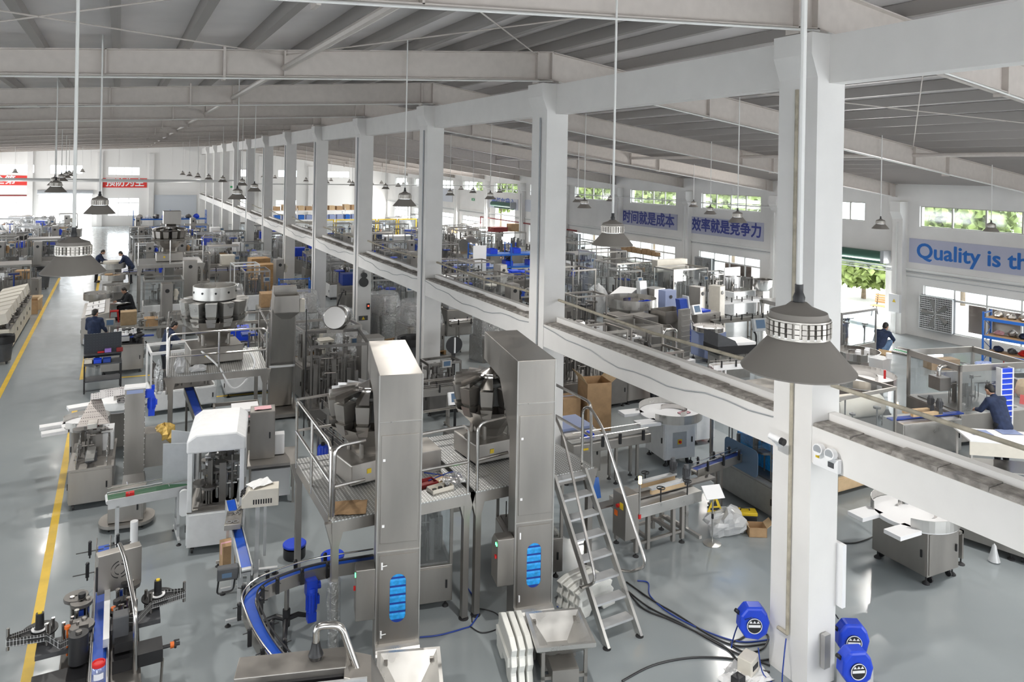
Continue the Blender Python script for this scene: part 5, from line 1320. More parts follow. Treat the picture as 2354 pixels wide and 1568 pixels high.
tag(lumpy('cap_heap', 'gold foil sack resting in the cap bin of the elevator tower', 'sack', (.86, 15.7, .80), .20, .20, .20, 'gold', 9, .2, 14), 'gold foil sack resting in the cap bin of the elevator tower', 'sack')
t = thing('capping_machine', 'bottle capping machine with perforated steel chute and purple rollers beside the yellow line', 'capping machine', (-.32, 16.0, 0), R_(-2))
cabinet(t, -.34, .34, -.95, .45, .12, .72, 'steel', ('-y', '-x')); MB().box(-.36, .36, -.97, .47, .72, .745).build('deck', 'steel', t)
MB().flat([(-.02, -1.0, .93), (-.02, .9, .93)], .14, .05).build('belt', 'machine_grey', t)
for s_ in (-1, 1):
    b = MB()
    for z in (.80, .90, .99): b.tube([(s_*.24, -.95, z), (s_*.24, .1, z)], .008, 6)
    for k in range(5): b.cyl((s_*.24, -.9+.24*k, .745), (s_*.24, -.9+.24*k, 1.02), .008, 6)
    b.build('guard_rail', 'chrome', t)
for k in range(3):
    MB().cyl((-.02-.055, .0-.17*k+.12, 1.22), (-.02-.055, .0-.17*k+.12, 1.27), .045, 12).cyl((-.02+.055, -.17*k+.12, 1.22), (-.02+.055, -.17*k+.12, 1.27), .045, 12).build('spindle_wheel', 'red_dark', t)
MB().box(-.10, .06, -.45, .32, 1.27, 1.36).build('spindle_box', 'steel_light', t, bevel=.006); MB().box(-.14, .10, .28, .36, .745, 1.4).build('mast', 'steel', t)
b = MB().add([(-.28, -.18, 1.22), (.26, -.18, 1.22), (.09, .28, 1.58), (-.09, .28, 1.58)], [(0, 1, 2, 3)]).build('cap_chute', 'perf', t) if False else None
def perf():
    m = bpy.data.materials.new('perf'); m.use_nodes = True; nt = m.node_tree; b = nt.nodes['Principled BSDF']; b.inputs['Metallic'].default_value = .6; b.inputs['Roughness'].default_value = .4
    tc = nt.nodes.new('ShaderNodeTexCoord'); v = nt.nodes.new('ShaderNodeTexVoronoi'); v.inputs['Scale'].default_value = 28; v.inputs['Randomness'].default_value = 0
    r = nt.nodes.new('ShaderNodeMapRange'); r.inputs['From Min'].default_value = .25; r.inputs['From Max'].default_value = .32; mx = nt.nodes.new('ShaderNodeMix'); mx.data_type = 'RGBA'; mx.inputs[6].default_value = (.12, .10, .10, 1); mx.inputs[7].default_value = (.68, .63, .60, 1)
    nt.links.new(tc.outputs['Object'], v.inputs['Vector']); nt.links.new(v.outputs['Distance'], r.inputs['Value']); nt.links.new(r.outputs[0], mx.inputs[0]); nt.links.new(mx.outputs[2], b.inputs['Base Color']); MATS['perf'] = m
perf()
MB().add([(-.28, -.30, 1.30), (.26, -.30, 1.30), (.09, .22, 1.62), (-.09, .22, 1.62), (-.28, -.30, 1.285), (.26, -.30, 1.285), (.09, .22, 1.605), (-.09, .22, 1.605)], [(0, 1, 2, 3), (7, 6, 5, 4), (0, 4, 5, 1), (1, 5, 6, 2), (2, 6, 7, 3), (3, 7, 4, 0)]).build('cap_chute', 'perf', t)
MB().add([(-.09, .22, 1.62), (.52, -.30, 1.80), (.52, -.14, 1.80), (.05, .40, 1.62), (-.09, .22, 1.74), (.52, -.30, 1.92), (.52, -.14, 1.92), (.05, .40, 1.74)], [(0, 1, 2, 3), (0, 4, 5, 1), (3, 2, 6, 7)]).build('feed_track', 'perf', t)
MB().box(.12, .32, -.2, .3, .745, 1.10).build('drive_cover', 'white', t); MB().cyl((-.02, -.6, .745), (-.02, -.6, .9), .1, 14).build('bottle_star', 'dark', t)
mech(t, -.3, .32, -.5, .44, .745, 1.3, 44, 22)
for x in (-.27, .27):
    for y in (-.85, .35): caster(t, x, y, .055)
t = thing('base_cabinet', 'low steel cabinet on a rounded base plate under the green belt conveyor', 'cabinet', (.22, 14.15, 0), R_(-8))
cabinet(t, -.27, .27, -.2, .2, .14, .62, 'steel', ('-y',)); MB().prism([(x, y) for x, y in roundrect(.85, .62, .26, 5)], .08, .13, 'z').build('base_plate', 'steel', t)
for x in (-.25, .25): caster(t, x, -.18, .04); caster(t, x, .18, .04)
# clear walled turntable + feed trays
turntable('turntable', 'clear walled white turntable with coiled black cable, behind the cap elevator', (.1, 18.05, 0), R_(12), .58, .98, .6, .6, 'steel', 'acrylic', 'label_white', .16, True)
cable('black cable coil lying on the clear walled turntable', [V((.2+.15*cos(a*.5), 18.05+.12*sin(a*.5), .99+.002*a)) for a in range(0, 38)], .008, smooth=False)
turntable('turntable', 'steel turntable half behind the capping machine, with two white feed tongues', (-.5, 17.05, 0), R_(8), .42, .95, .5, .5, 'steel', 'steel_light', 'label_white', .12)
# pegboard tool trolley
t = thing('tool_trolley', 'black pegboard tool trolley with blue parts bins beside the yellow line', 'trolley', (-.30, 22.9, 0), R_(2))
b = MB()
for x in (-.45, .41):
    for y in (-.26, .22): b.box(x, x+.04, y, y+.04, 0, 1.5 if y > 0 else .78)
b.build('frame', 'black', t); MB().box(-.45, .45, -.28, .28, .74, .78).build('shelf', 'dark', t); MB().box(-.45, .45, -.26, .26, .3, .33).build('shelf', 'dark', t)
def peg():
    m = bpy.data.materials.new('pegboard'); m.use_nodes = True; nt = m.node_tree; b = nt.nodes['Principled BSDF']
    tc = nt.nodes.new('ShaderNodeTexCoord'); v = nt.nodes.new('ShaderNodeTexVoronoi'); v.inputs['Scale'].default_value = 14; v.inputs['Randomness'].default_value = 0
    r = nt.nodes.new('ShaderNodeMapRange'); r.inputs['From Min'].default_value = .16; r.inputs['From Max'].default_value = .22; mx = nt.nodes.new('ShaderNodeMix'); mx.data_type = 'RGBA'; mx.inputs[6].default_value = (.35, .38, .4, 1); mx.inputs[7].default_value = (.03, .035, .045, 1)
    nt.links.new(tc.outputs['Object'], v.inputs['Vector']); nt.links.new(v.outputs['Distance'], r.inputs['Value']); nt.links.new(r.outputs[0], mx.inputs[0]); nt.links.new(mx.outputs[2], b.inputs['Base Color']); MATS['pegboard'] = m
peg()
MB().box(-.45, .45, .20, .22, .85, 1.5).build('pegboard', 'pegboard', t); MB().box(-.45, .45, -.02, .20, .96, .98).build('tool_shelf', 'dark', t)
for k, (x, y, m_, l) in enumerate(((-.12, -.16, 'blue', 'blue parts bin in front on the pegboard trolley, left one'), (.10, -.16, 'blue_deep', 'darker blue parts bin in front on the pegboard trolley'), (-.34, -.12, 'ivory', 'pale foam parts tray on the pegboard trolley'))):
    tray('parts_bin', l, 'parts bin', (-.30+x, 22.9+y, .78), 0, .2, .22, .11, m_, 'grey')
for k, (x, y, z, m_, nm, l) in enumerate(((.12, .08, .99, 'purple', 'spray_box', 'purple carton on the pegboard trolley'), (-.05, .10, .99, 'red', 'tool_case', 'flat red tool case on the upper ledge of the pegboard trolley'), (.40, .06, .99, 'red_dark', 'tool_case', 'dark red tin on the right end of the pegboard trolley'))):
    o = MB().box(-.08, .08, -.05, .05, 0, .1 if k != 1 else .03).build(nm, m_, bevel=.005); o.location = (-.30+x, 22.9+y, z); tag(o, l, 'tool case')
# labelling machine two
t = thing('labelling_machine', 'small labelling machine on a steel cabinet, attended by the man with his back turned', 'labelling machine', (.12, 24.85, 0), R_(-2))
cabinet(t, -.48, .62, -.45, .45, .10, .80, 'steel', ('-y', '+x')); MB().box(-.50, .64, -.47, .47, .80, .83).build('deck', 'steel', t)
MB().flat([(-.95, -.15, 1.02), (.9, -.15, 1.02)], .14, .03).build('belt', 'blue_deep', t); MB().box(-.95, .25, -.24, -.225, .90, 1.04).box(-.95, .25, -.075, -.06, .90, 1.04).build('conveyor_frame', 'alu', t)
MB().lathe([(.001, 1.05), (.32, 1.05), (.32, 1.08), (.001, 1.08)], (.12, .15, 0), 26).build('star_table', 'label_white', t)
b = MB()
for k in range(9): a = 2*pi*k/9; b.cyl((.12+.27*cos(a), .15+.22*sin(a), 1.08), (.12+.27*cos(a), .15+.22*sin(a), 1.18), .04, 10)
b.build('bottle_set', 'plastic_frost', t)
mech(t, .05, .6, -.40, .40, .83, 1.2, 51, 30, 'label_unit', 'black')
MB().cyl((-.26, -.3, .83), (-.26, -.3, 1.42), .022, 10).build('panel_post', 'steel', t); panel_screen(t, (-.26, -.32, 1.50), 0, .26, .22, 'steel')
for x in (-.4, .54):
    for y in (-.37, .37): foot(t, x, y, .11)
cable('black cables falling from the small labelling machine to the floor', [V((.80, 24.9, .8)), V((.95, 24.8, .3)), V((1.2, 24.5, .05)), V((1.7, 24.3, .02)), V((2.3, 24.6, .02))], .018)
# trays and tables further up the line
t = thing('sorting_bench', 'steel slanted bench with white lids and black handles beside the yellow line', 'bench', (-.62, 30.2, 0), 0); t.scale = (.75, 1, 1)
cabinet(t, -.55, .55, -1.5, 1.5, .05, .86, 'steel', ('-x', '-y'))
MB().prism([(-.55, .86), (.55, .86), (.55, 1.06), (-.55, .92)], -1.5, 1.5, 'y').build('top', 'steel', t)
for k in range(3):
    T = Matrix.Translation((-.03, -.9+.85*k, 1.005)) @ Matrix.Rotation(R_(-7), 4, 'Y'); l_ = MB().box(-.38, .38, -.38, .38, 0, .02, T).build('lid', 'label_white', t)
    b = MB()
    for x in (-.12, .12): b.tube(bend([(x, -.1, .02), (x, -.1, .06), (x, .1, .06), (x, .1, .02)], .02), .012, 6, T)
    b.build('handle', 'black', l_)
for k, (x, y, l) in enumerate(((-.62, 33.0, 'round steel turntable at the head of the slanted bench, left one'), (-.02, 35.0, 'round steel turntable with white disc beside the seated man'), (-.15, 38.3, 'round steel turntable carrying a brown carton and blue parts'), (-.2, 42.6, 'round steel bowl machine with a beige hood between the two standing men'))):
    turntable('turntable', l, (x, y, 0), R_(20*k), .5 if k < 3 else .6, .9, .6, .6, 'steel', 'steel_light', 'label_white', .2, feed=False)
carton('small brown carton lying on the turntable behind the seated man', (0, 38.2, .9), .2, .3, .22, .16, False); carton('brown carton on the turntable rim, left of its twin', (-.33, 38.4, .9), -.1, .3, .3, .2, False)
MBq = MB().lathe([(.001, 0), (.3, 0), (.42, .16), (.42, .3), (.001, .3)], n=20).build('bowl', 'ivory'); MBq.location = (-.2, 42.6, .9); tag(MBq, 'beige bowl sitting on the turntable before the standing men', 'bowl')
# middle weigher platform
PX, PY, DH = .98, 17.1, 1.68
platform('weigher_platform', 'steel platform with square handrails carrying the big ring-topped weigher', (PX, PY, 0), R_(-4), 2.0, 2.1, DH,
         [[(.02, .05, DH-.5), (.02, .05, DH+.88), (1.98, .05, DH+.88), (1.98, .05, DH-.5)], [(.02, .05, DH+.40), (1.98, .05, DH+.40)], [(1.0, .05, DH+.88), (1.0, .05, DH-.02)], [(-.02, .1, DH-.4), (-.02, .1, DH+1.0), (-.02, 2.05, DH+1.0), (.7, 2.05, DH+1.0)],
          [(2.0, .15, DH-.4), (2.0, .15, DH+.95), (2.0, 2.0, DH+.95), (2.0, 2.0, DH)], [(2.0, .15, DH+.45), (2.0, 2.0, DH+.45)]], 'steel')
weigher('multihead_weigher', 'big steel multihead weigher with a polished drum ring on top, on the middle platform', (PX+1.02, PY+1.15, DH), R_(3), 12, 1.12, True, bucket='steel_light')
lumpy('plastic_bag', 'white plastic bag standing on the middle platform corner', 'plastic bag', (PX+.25, PY+.2, DH), .12, .1, .22, 'frosted', 12, .3, 12)
lumpy('plastic_bag', 'clear crumpled bag on the middle platform, right of the white bag', 'plastic bag', (PX+.62, PY+.18, DH), .18, .1, .08, 'frosted', 13, .3, 12)
lumpy('plastic_bag', 'thin clear bag hanging at the left post of the middle platform', 'plastic bag', (PX-.16, PY+.2, DH-.4), .09, .08, .38, 'film', 14, .3, 12)
cable('white hose hanging from the middle platform with a green joint', [V((PX+.7, PY+.5, DH+.35)), V((PX+1.0, PY+.0, DH+.1)), V((PX+1.25, PY-.08, DH-.35)), V((PX+1.5, PY-.06, DH-.30)), V((PX+1.75, PY+.0, DH+.1)), V((PX+1.6, PY+.4, DH+.4))], .022, 'plastic_frost', 'hose', 'air_hose')
# under and before the middle platform
t = framed('vertical_packer', 'steel bag packer under the middle platform with white lids and open works', (2.22, 16.1, 0), R_(-6), .9, .8, 1.15, .72, 'steel', 'steel', (), None, 61, 34)
MB().box(-.1, .42, -.38, .1, 1.16, 1.22).build('lid', 'label_white', t); MB().box(-.08, .40, -.39, -.36, 1.05, 1.16).build('pink_cover', 'pink', t)
conveyor('belt_conveyor', 'short blue belt conveyor rising under the middle platform', (1.52, 16.55, 0), R_(96), 1.9, .16, 1.05, 'blue_deep', 'steel_dark', 2, False, incline=.5)
t = thing('control_cabinet', 'tall grey steel control cabinet with pink note on top, right of the white canopy', 'cabinet', (2.45, 14.35, 0), R_(-10)); cabinet(t, -.22, .22, -.2, .2, .75, 1.62, 'steel', ('-y',)); MB().box(-.25, .6, -.5, .3, .70, .75).build('table_top', 'steel', t)
for x, y in ((-.2, -.45), (.55, -.45), (-.2, .25), (.55, .25)): MB().box(x-.02, x+.02, y-.02, y+.02, 0, .70).build('leg', 'steel', t)
MB().box(-.2, .5, -.4, .2, .12, .62).build('lower_box', 'plastic_frost', t)
thin_sheet('pink_note', 'pink note lying on the tall grey control cabinet', 'paper', (2.45, 14.35, 1.625), -.1, .3, .2, 'pink', .01)
t = thing('white_box', 'small white upright box behind the tall grey control cabinet', 'box', (2.75, 14.3, .76), R_(-10)); MB().box(-.09, .09, -.09, .09, 0, .38).build('body', 'label_white', t, bevel=.01)
# inclined Z conveyor with its hopper
t = thing('incline_conveyor', 'tall inclined steel conveyor with an open square outlet box at its head', 'conveyor', (3.62, 18.6, 0), R_(-6))
MB().prism([(.9, .15), (.35, 2.75), (-.05, 3.25), (-.35, 3.25), (-.35, 2.95), (-.1, 2.6), (.45, .15)], -.27, .27, 'x').build('casing', 'steel', t)
hb = MB(); q = .012
for a in ((-.28, .28, -.9, -.9+q), (-.28, .28, -.36-q, -.36), (-.28, -.28+q, -.9, -.36), (.28-q, .28, -.9, -.36)): hb.box(*a, 2.72, 3.12)
hb.box(-.28, .28, -.9, -.36, 2.72, 2.74).frust((-.1, .1, -.75, -.5), (-.28, .28, -.9, -.36), 2.55, 2.72); hb.build('outlet_box', 'steel', t)
MB().box(.30, .42, -.75, -.6, 2.7, 3.0).build('motor_box', 'ivory', t)
for x in (-.3, .3): MB().box(x-.02, x+.02, .2, .24, 0, 2.4).build('leg', 'steel', t)
b = MB().box(-.4, .4, -.2, 1.1, .05, .13); b.build('base_frame', 'steel', t); foot(t, -.35, -.15, .06); foot(t, .35, 1.0, .06)
MB().box(-.3, .3, .1, .14, 1.2, 1.25).build('cross_bar', 'label_white', t)
cable('long black cable hanging from the head of the tall inclined conveyor', [V((4.02, 17.9, 2.75)), V((3.98, 17.7, 1.8)), V((3.85, 17.2, .8)), V((3.8, 17.0, .03))], .014)
# frame machine with long chain conveyor, right of it
framed('cartoning_machine', 'dark steel open-framed machine with cables and a flat top, before the tank', (4.75, 17.9, 0), R_(-8), 1.35, 1.6, 2.0, .55, 'steel_dark', 'steel_dark', (), None, 71, 60)
t = thing('tank', 'polished steel drum lying tilted on the open-framed machine', 'tank', (4.95, 18.6, 2.02), R_(-25))
MB().lathe([(.001, -.38), (.27, -.38), (.29, -.35), (.29, .35), (.27, .38), (.001, .38)], n=26, M=Matrix.Translation((0, 0, .34)) @ Matrix.Rotation(R_(82), 4, 'X')).build('body', 'chrome', t)
MB().box(-.2, .2, -.3, .3, 0, .08).build('cradle', 'steel', t); MB().tube([(.0, -.05, .62), (.06, -.1, .8), (.1, .1, .95)], .02, 6).build('hose', 'black', t)
tag(cabinet(None, -.3, .3, -.22, .22, 0, 1.85, 'steel', (), 'cabinet'), 'tall steel electric cabinet right of the polished drum, yellow label on it', 'cabinet').location = (5.75, 18.35, 0)
conveyor('chain_conveyor', 'long chain conveyor running diagonally from the framed machine to the platform', (4.35, 14.4, 0), R_(97), 3.9, .22, .95, 'steel_dark', 'steel', 3, True)
conveyor('chain_conveyor', 'second narrow conveyor parallel to the long diagonal chain conveyor', (3.85, 13.9, 0), R_(97), 3.0, .12, .85, 'rubber', 'steel', 2, True)
t = thing('drum', 'small blue canister standing behind the aisle-side weigher', 'drum', (3.72, 14.9, 0)); MB().lathe([(.001, 0), (.11, 0), (.11, .5), (.08, .55), (.001, .55)], n=16).build('body', 'blue', t); MB().cyl((0, 0, .55), (0, 0, .6), .04, 10).build('cap', 'black', t)
# line beyond the ladder platform
framed('label_applicator', 'small labelling station with a black reel on a post, left of the third pier', (7.3, 17.4, 0), R_(0), .9, .6, 1.3, .8, 'chrome', 'steel_dark', (), None, 81, 24, (.0, -.35, 1.3))
t = thing('label_reel', 'black label reel on a stand by the small labelling station', 'reel', (7.75, 17.6, 0)); MB().cyl((0, -.03, 1.6), (0, .03, 1.6), .22, 24).build('reel', 'black', t); MB().box(-.02, .02, -.06, -.03, 1.4, 1.8, Matrix.Rotation(0, 4, 'Z')).build('arm', 'label_white', t); MB().box(-.04, .04, 0, .08, .1, 1.6).build('post', 'black', t); MB().box(-.2, .2, -.2, .2, 0, .1).build('base', 'dark', t)
conveyor('belt_conveyor', 'conveyor with black guide rail passing behind the two weighers', (7.0, 16.2, 0), R_(-4), 3.0, .14, .95, 'machine_grey', 'steel', 3, True)
t = thing('screen_post', 'small white touch panel on a black post behind the ladder-side weigher', 'control panel', (6.3, 14.2, 0), R_(-8)); MB().cyl((0, 0, 0), (0, 0, 1.25), .03, 10).build('post', 'black', t); panel_screen(t, (0, -.02, 1.36), 0, .3, .26, 'label_white', R_(-20)); MB().lathe([(.001, 0), (.2, 0), (.2, .02), (.001, .03)], n=16).build('base', 'black', t)
tag(cabinet(None, -.45, .45, -.35, .35, 0, .95, 'steel_dark', ('-y',), 'cabinet'), 'dark steel base cabinet behind the platform handrail, pink note on it', 'cabinet').location = (6.25, 13.3, 0)
motor_t = thing('pump', 'blue pump with black cables on the floor behind the platform handrail', 'pump', (5.6, 12.3, 0)); motor(motor_t, (0, 0, .2), .3, .1, 'blue', 'y'); MB().box(-.2, .2, -.15, .4, 0, .1).build('base', 'steel', motor_t)
# flat conveyor machine behind the ladder, cartons, white turntable
t = thing('checkweigher', 'flat steel check weigher with blue trays and a yellow label, behind the ladder head', 'check weigher', (8.55, 12.6, 0), R_(-3))
cabinet(t, -.75, .05, -.45, .55, .2, .98, 'steel', ('-y', '-x')); MB().box(-.72, .02, -.2, .52, .98, 1.03).build('blue_tray', 'blue_pale', t)
MB().box(-.75, 1.05, -.75, -.42, .72, .90).build('bed', 'steel', t, bevel=.01); MB().flat([(-.75, -.58, .925), (1.05, -.58, .925)], .2, .02).build('belt', 'machine_grey', t)
MB().tube([(-.6, -.44, 1.02), (1.0, -.44, 1.02)], .01, 6).tube([(-.6, -.72, 1.02), (1.0, -.72, 1.02)], .01, 6).build('guide_rail', 'chrome', t)
for x in (-.1, .3, .85): MB().cb(x, -.76, .90, .05, .04, .2).build('rail_bracket', 'black', t)
MB().cyl((-.25, -.55, .95), (-.25, -.45, .95), .09, 14).build('blue_motor', 'blue', t); MB().box(-.55, -.42, -.756, -.75, .78, .82).build('yellow_label', 'yellow', t)
for x in (.25, .75):
    for y in (-.7, -.46): MB().box(x-.025, x+.025, y-.025, y+.025, .08, .72).build('leg', 'steel', t); foot(t, x, y, .09)
for x in (-.68, -.02):
    for y in (-.38, .48): foot(t, x, y, .21)
tag(MB().box(-.13, .13, -.01, .01, 0, .32, Matrix.Rotation(R_(-15), 4, 'X')).build('leaning_board', 'rack_blue'), 'blue square panel leaning on the floor behind the ladder head', 'panel').location = (6.95, 10.0, .80)
carton('tall open cardboard box with a blue stripe behind the check weigher', (10.2, 14.75, 0), R_(-12), .62, .62, 1.15, True)
carton('short cardboard box inside the group beside the tall open box', (9.55, 14.9, 0), R_(-8), .45, .45, .8, False, tape='blue_pale')
turntable('turntable', 'white cabinet turntable with clear wall and red stop button, seen under the ledge beam', (10.6, 12.45, 0), R_(-8), .66, .98, .74, .78, 'white', 'steel_light', 'label_white', .14, False, True, casters=True)
tray('blister_tray', 'clear and pink tray lying on the white cabinet turntable', 'tray', (10.85, 12.3, .985), R_(5), .26, .14, .02, 'pink')
framed('control_console', 'small white control cabinet right of the white turntable', (11.9, 13.0, 0), R_(-5), .55, .5, 1.15, .95, 'white', 'white', (), 'white', 83, 6)
framed('transfer_machine', 'long open steel frame of works behind the cardboard boxes, under the ledge beam', (10.3, 16.2, 0), 0, 3.2, 1.0, 2.0, .8, 'steel', 'steel_dark', (), None, 84, 80)
framed('labelling_station', 'steel machine with tools on deck behind the man whose head the ledge hides', (12.9, 16.2, 0), 0, 1.9, .9, 1.25, .85, 'steel', 'steel', (), None, 85, 40)
t = thing('fire_cabinet', 'red framed cabinet seen under the ledge beam beside the standing man', 'cabinet', (13.6, 15.0, 0)); cabinet(t, -.28, .28, -.15, .15, 0, .95, 'red', ('-y',))
# ================================================================ left side rows, far hall and the right hand hall
OCC = []
def occ(x, y, r): OCC.append((x, y, r))
def free(x, y, r): return all((x-a)**2+(y-b)**2 > (r+c)**2*.85 for a, b, c in OCC)
for o in list(COL.objects):
    if o.parent is None and o.get('category') and o.location.y > 14 and o.location.z < .2: occ(o.location.x, o.location.y, .75)
for a_, b_ in ((16.9, 52), (-8, 65.5), (11.6, 36.3), (20.4, 38.6), (.6, 42.3), (-.95, 43.6), (.6, 33.0), (1.25, 23), (-.58, 25.6), (12.55, 15.35), (2.0, 24.4), (5.9, 56), (-5.3, 56.5), (-3.15, 42.2), (-3.5, 44.2)): occ(a_, b_, .5)
# ---- row of sealing units left of the yellow line
for k in range(7):
    y = 28.4+.98*k; x = -3.35
    nth = ('nearest', 'second', 'third', 'fourth', 'fifth', 'sixth', 'last')[k]
    t = thing('sealing_unit', 'beige sealing unit with tilted head box, %s of the row left of the aisle' % nth, 'sealing unit', (x, y, 0), 0, 'row of beige sealing units')
    cabinet(t, -.55, .38, -.42, .42, .10, .85, 'ivory', ('+x', '-y'))
    T = Matrix.Translation((-.05, 0, .95)) @ Matrix.Rotation(R_(-12), 4, 'Y'); MB().box(-.45, .4, -.36, .36, 0, .34, T).build('head', 'ivory', t, bevel=.01)
    mech(t, .05, .42, -.38, .38, .85, 1.15, 300+k, 10)
    for q in (-.34, .34): caster(t, .3, q, .045); caster(t, -.45, q, .045)
    occ(x, y, .6)
bin_('grey waste bin with a black liner at the left edge, beside the yellow line', (-3.05, 27.1, 0), .8, .30, True)
bin_('grey waste bin on wheels behind the big pendant lamp', (-3.15, 42.2, 0), .85, .30, False)
bin_('black lined waste bin on the far side of the grey wheeled one', (-3.5, 44.2, 0), .8, .29, True)
carton('open cardboard box at the end of the beige sealing units', (-3.1, 35.6, 0), .1, .55, .55, .55)
for k, (x, y, c) in enumerate(((-3.05, 36.6, 'cardboard_pale'), (-5.6, 56.0, 'cardboard'), (-5.1, 57.0, 'cardboard'))):
    carton(('pale box behind the open box by the sealing units', 'brown carton stacked in the aisle before the far gate', 'brown carton beside its twin before the far gate')[k], (x, y, 0), .2*k, .6, .5, .55+.2*k, False, c)
# ---- explicit machines of the middle and right hall
def place(px, py): p = fp(px, py, 0); return (p.x, p.y, 0)
def F(label, x, y, w, d, h, base, rz=0, post='steel', bm='steel', panes=('-y', '-x'), roof=None, n=26, screen=None, name='framed_machine', **k):
    occ(x, y, max(w, d)/2); return framed(name, label, (x, y, 0), R_(rz), w, d, h, base, post, bm, panes, roof, int(x*31+y*7) % 997, n, screen, **k)
F('white machine with hinged side panels and a tilting top, before the long low window', 21.2, 28.2, 2.6, 1.7, 2.0, .5, 4, 'steel', 'white', ('-y', '-x'), None, 50, (.9, -.9, 1.3), 'filling_machine')
F('tall steel cabinet machine left of the white panelled machine', 22.2, 31.6, 2.0, 1.5, 2.1, .8, 4, 'steel', 'steel_light', ('-x',), None, 20, None, 'cabinet_machine')
F('steel frame filler with touch screen and a beige head box, before the barred fan', 22.6, 26.0, 2.1, 1.3, 1.9, .55, 3, 'steel', 'steel', ('-y', '-x'), None, 50, (.8, -.72, 1.45), 'filling_machine')
t = thing('head_box', 'beige head box behind the touch-screen frame filler', 'box', (22.75, 26.95, 0), 0); MB().box(-.9, .9, -.2, .2, 1.6, 2.15).build('body', 'ivory', t, bevel=.02); MB().box(-.5, .5, -.15, .15, 0, 1.6).build('stand', 'steel', t)
F('steel filler with glass sides standing against the second pier, seen right of it', 17.0, 26.1, 1.2, 1.2, 2.1, .7, 4, 'steel', 'steel', ('-y', '-x'), None, 36)
t = thing('hooded_machine', 'low steel hooded machine with an opened lid and clear bag behind', 'machine', (19.0, 24.9, 0), R_(4)); cabinet(t, -.75, .75, -.5, .5, .1, 1.05, 'steel', ('-y', '-x')); MB().prism([(-.75, 1.05), (.75, 1.05), (.75, 1.2), (-.2, 1.35)], -.5, .5, 'y').build('lid', 'label_white', t); occ(19, 24.9, .8)
lumpy('plastic_bag', 'clear bag tied at the top standing before the white panelled machine', 'plastic bag', (18.2, 26.2, 0), .5, .45, .75, 'frosted', 31, .15, 18)
turntable('bowl_feeder', 'round steel bowl table with blue crate, over the ledge right of the second pier', (17.7, 23.2, 0), 0, .95, 1.0, .7, .7, 'steel', 'steel_light', 'steel', .3, feed=False); occ(17.7, 23.2, 1)
tray('blue_crate', 'blue crate resting on the round steel bowl table', 'crate', (18.1, 22.75, 1.0), .2, .5, .4, .2, 'blue')
for k, (x, y) in enumerate(((16.2, 22.0), (16.95, 21.5))):
    t = thing('vibration_base', ('squat steel box with round port nearest the ledge, left one of two', 'squat steel box with round port, right one of two')[k], 'machine base', (x, y, 0), R_(3), 'squat steel boxes'); cabinet(t, -.36, .36, -.42, .42, .05, .98, 'steel', ('-y',)); MB().cyl((.1, -.43, .6), (.1, -.46, .6), .1, 14).build('port', 'black', t); occ(x, y, .5)
t = thing('hopper_box', 'open steel hopper box, wide and low, beside the squat steel boxes', 'hopper', (18.0, 21.3, 0), R_(3)); q = .015; b = MB()
for a in ((-.55, .55, -.4, -.4+q), (-.55, .55, .4-q, .4), (-.55, -.55+q, -.4, .4), (.55-q, .55, -.4, .4)): b.box(*a, .75, 1.15)
b.box(-.55, .55, -.4, .4, .73, .75); b.build('body', 'steel', t); MB().box(-.4, .4, -.3, .3, 0, .73).build('stand', 'steel', t); occ(17.6, 21.2, .6)
def tower(label, x, y, rz, m='steel', h=1.85, cleat=None, w=.36, d=.5, base=True):
    t = thing('elevator_tower', label, 'elevator', (x, y, 0), R_(rz)); MB().box(-w/2, w/2, -d/2, d/2, 0, h).build('casing', m, t, bevel=.008)
    MB().cyl((0, -d/2, h-.25), (0, -d/2-.02, h-.25), .07, 16).build('port', 'black', t); MB().cb(0, -d/2-.01, .5, .12, .02, .16).build('handle', 'black', t)
    if base: MB().frust((-w/2-.1, w/2+.1, -d/2, d/2+.3), (-w/2, w/2, -d/2, d/2), 0, .7).build('base', m, t)
    occ(x, y, .4); return t
tower('tall steel elevator tower with round port, left of its pair before the grey panel', 19.6, 21.6, 14); tower('tall beige fronted elevator tower, right of its pair before the grey panel', 20.5, 21.5, 14, 'ivory')
tower('pale blue grey cabinet tower between two steel ones, before the fan', 19.4, 23.1, 4, 'blue_pale', 1.5, None, .6, .4, False)
t = thing('slanted_panel', 'pale slanted steel plate leaning beside the steel box', 'panel', (18.9, 23.9, 0), R_(10)); MB().prism([(-.1, .05), (.1, .05), (.3, 1.75), (.1, 1.75)], -.2, .2, 'y', Matrix.Rotation(R_(90), 4, 'Z')).build('plate', 'alu', t); MB().box(.25, .9, -.3, .3, .1, 1.45).build('cabinet', 'steel', t); occ(18.9, 23.9, .5)
t = thing('incline_elevator', 'dark blue belt incline elevator with an alu side, above the ledge kerb', 'elevator', (17.5, 20.0, 0), R_(0)); MB().prism([(-.35, .3), (.0, 1.75), (.22, 1.75), (-.1, .3)], -.16, .16, 'x').build('belt', 'blue_deep', t); MB().prism([(-.40, .2), (-.05, 1.85), (.24, 1.85), (-.05, .2)], .16, .22, 'x').build('side', 'alu', t); MB().box(-.2, .3, -.4, .3, 0, .3).build('base', 'steel', t); occ(17.5, 20, .4)
t = thing('cleated_elevator', 'cleated steel elevator facing the ledge, with a wire cage beside it', 'elevator', (16.3, 18.5, 0), R_(8)); MB().box(-.22, .22, -.02, .12, .05, 1.75).build('casing', 'steel', t); b = MB()
for k in range(9): b.box(-.2, .2, -.06, -.02, .2+.17*k, .215+.17*k)
b.build('cleat', 'steel_light', t); b = MB()
for k in range(5): b.tube([(.25, .1, 1.5-.0), (.55+.08*k, .1+.1*k, 1.2), (.75, .2+.12*k, 1.15)], .01, 5)
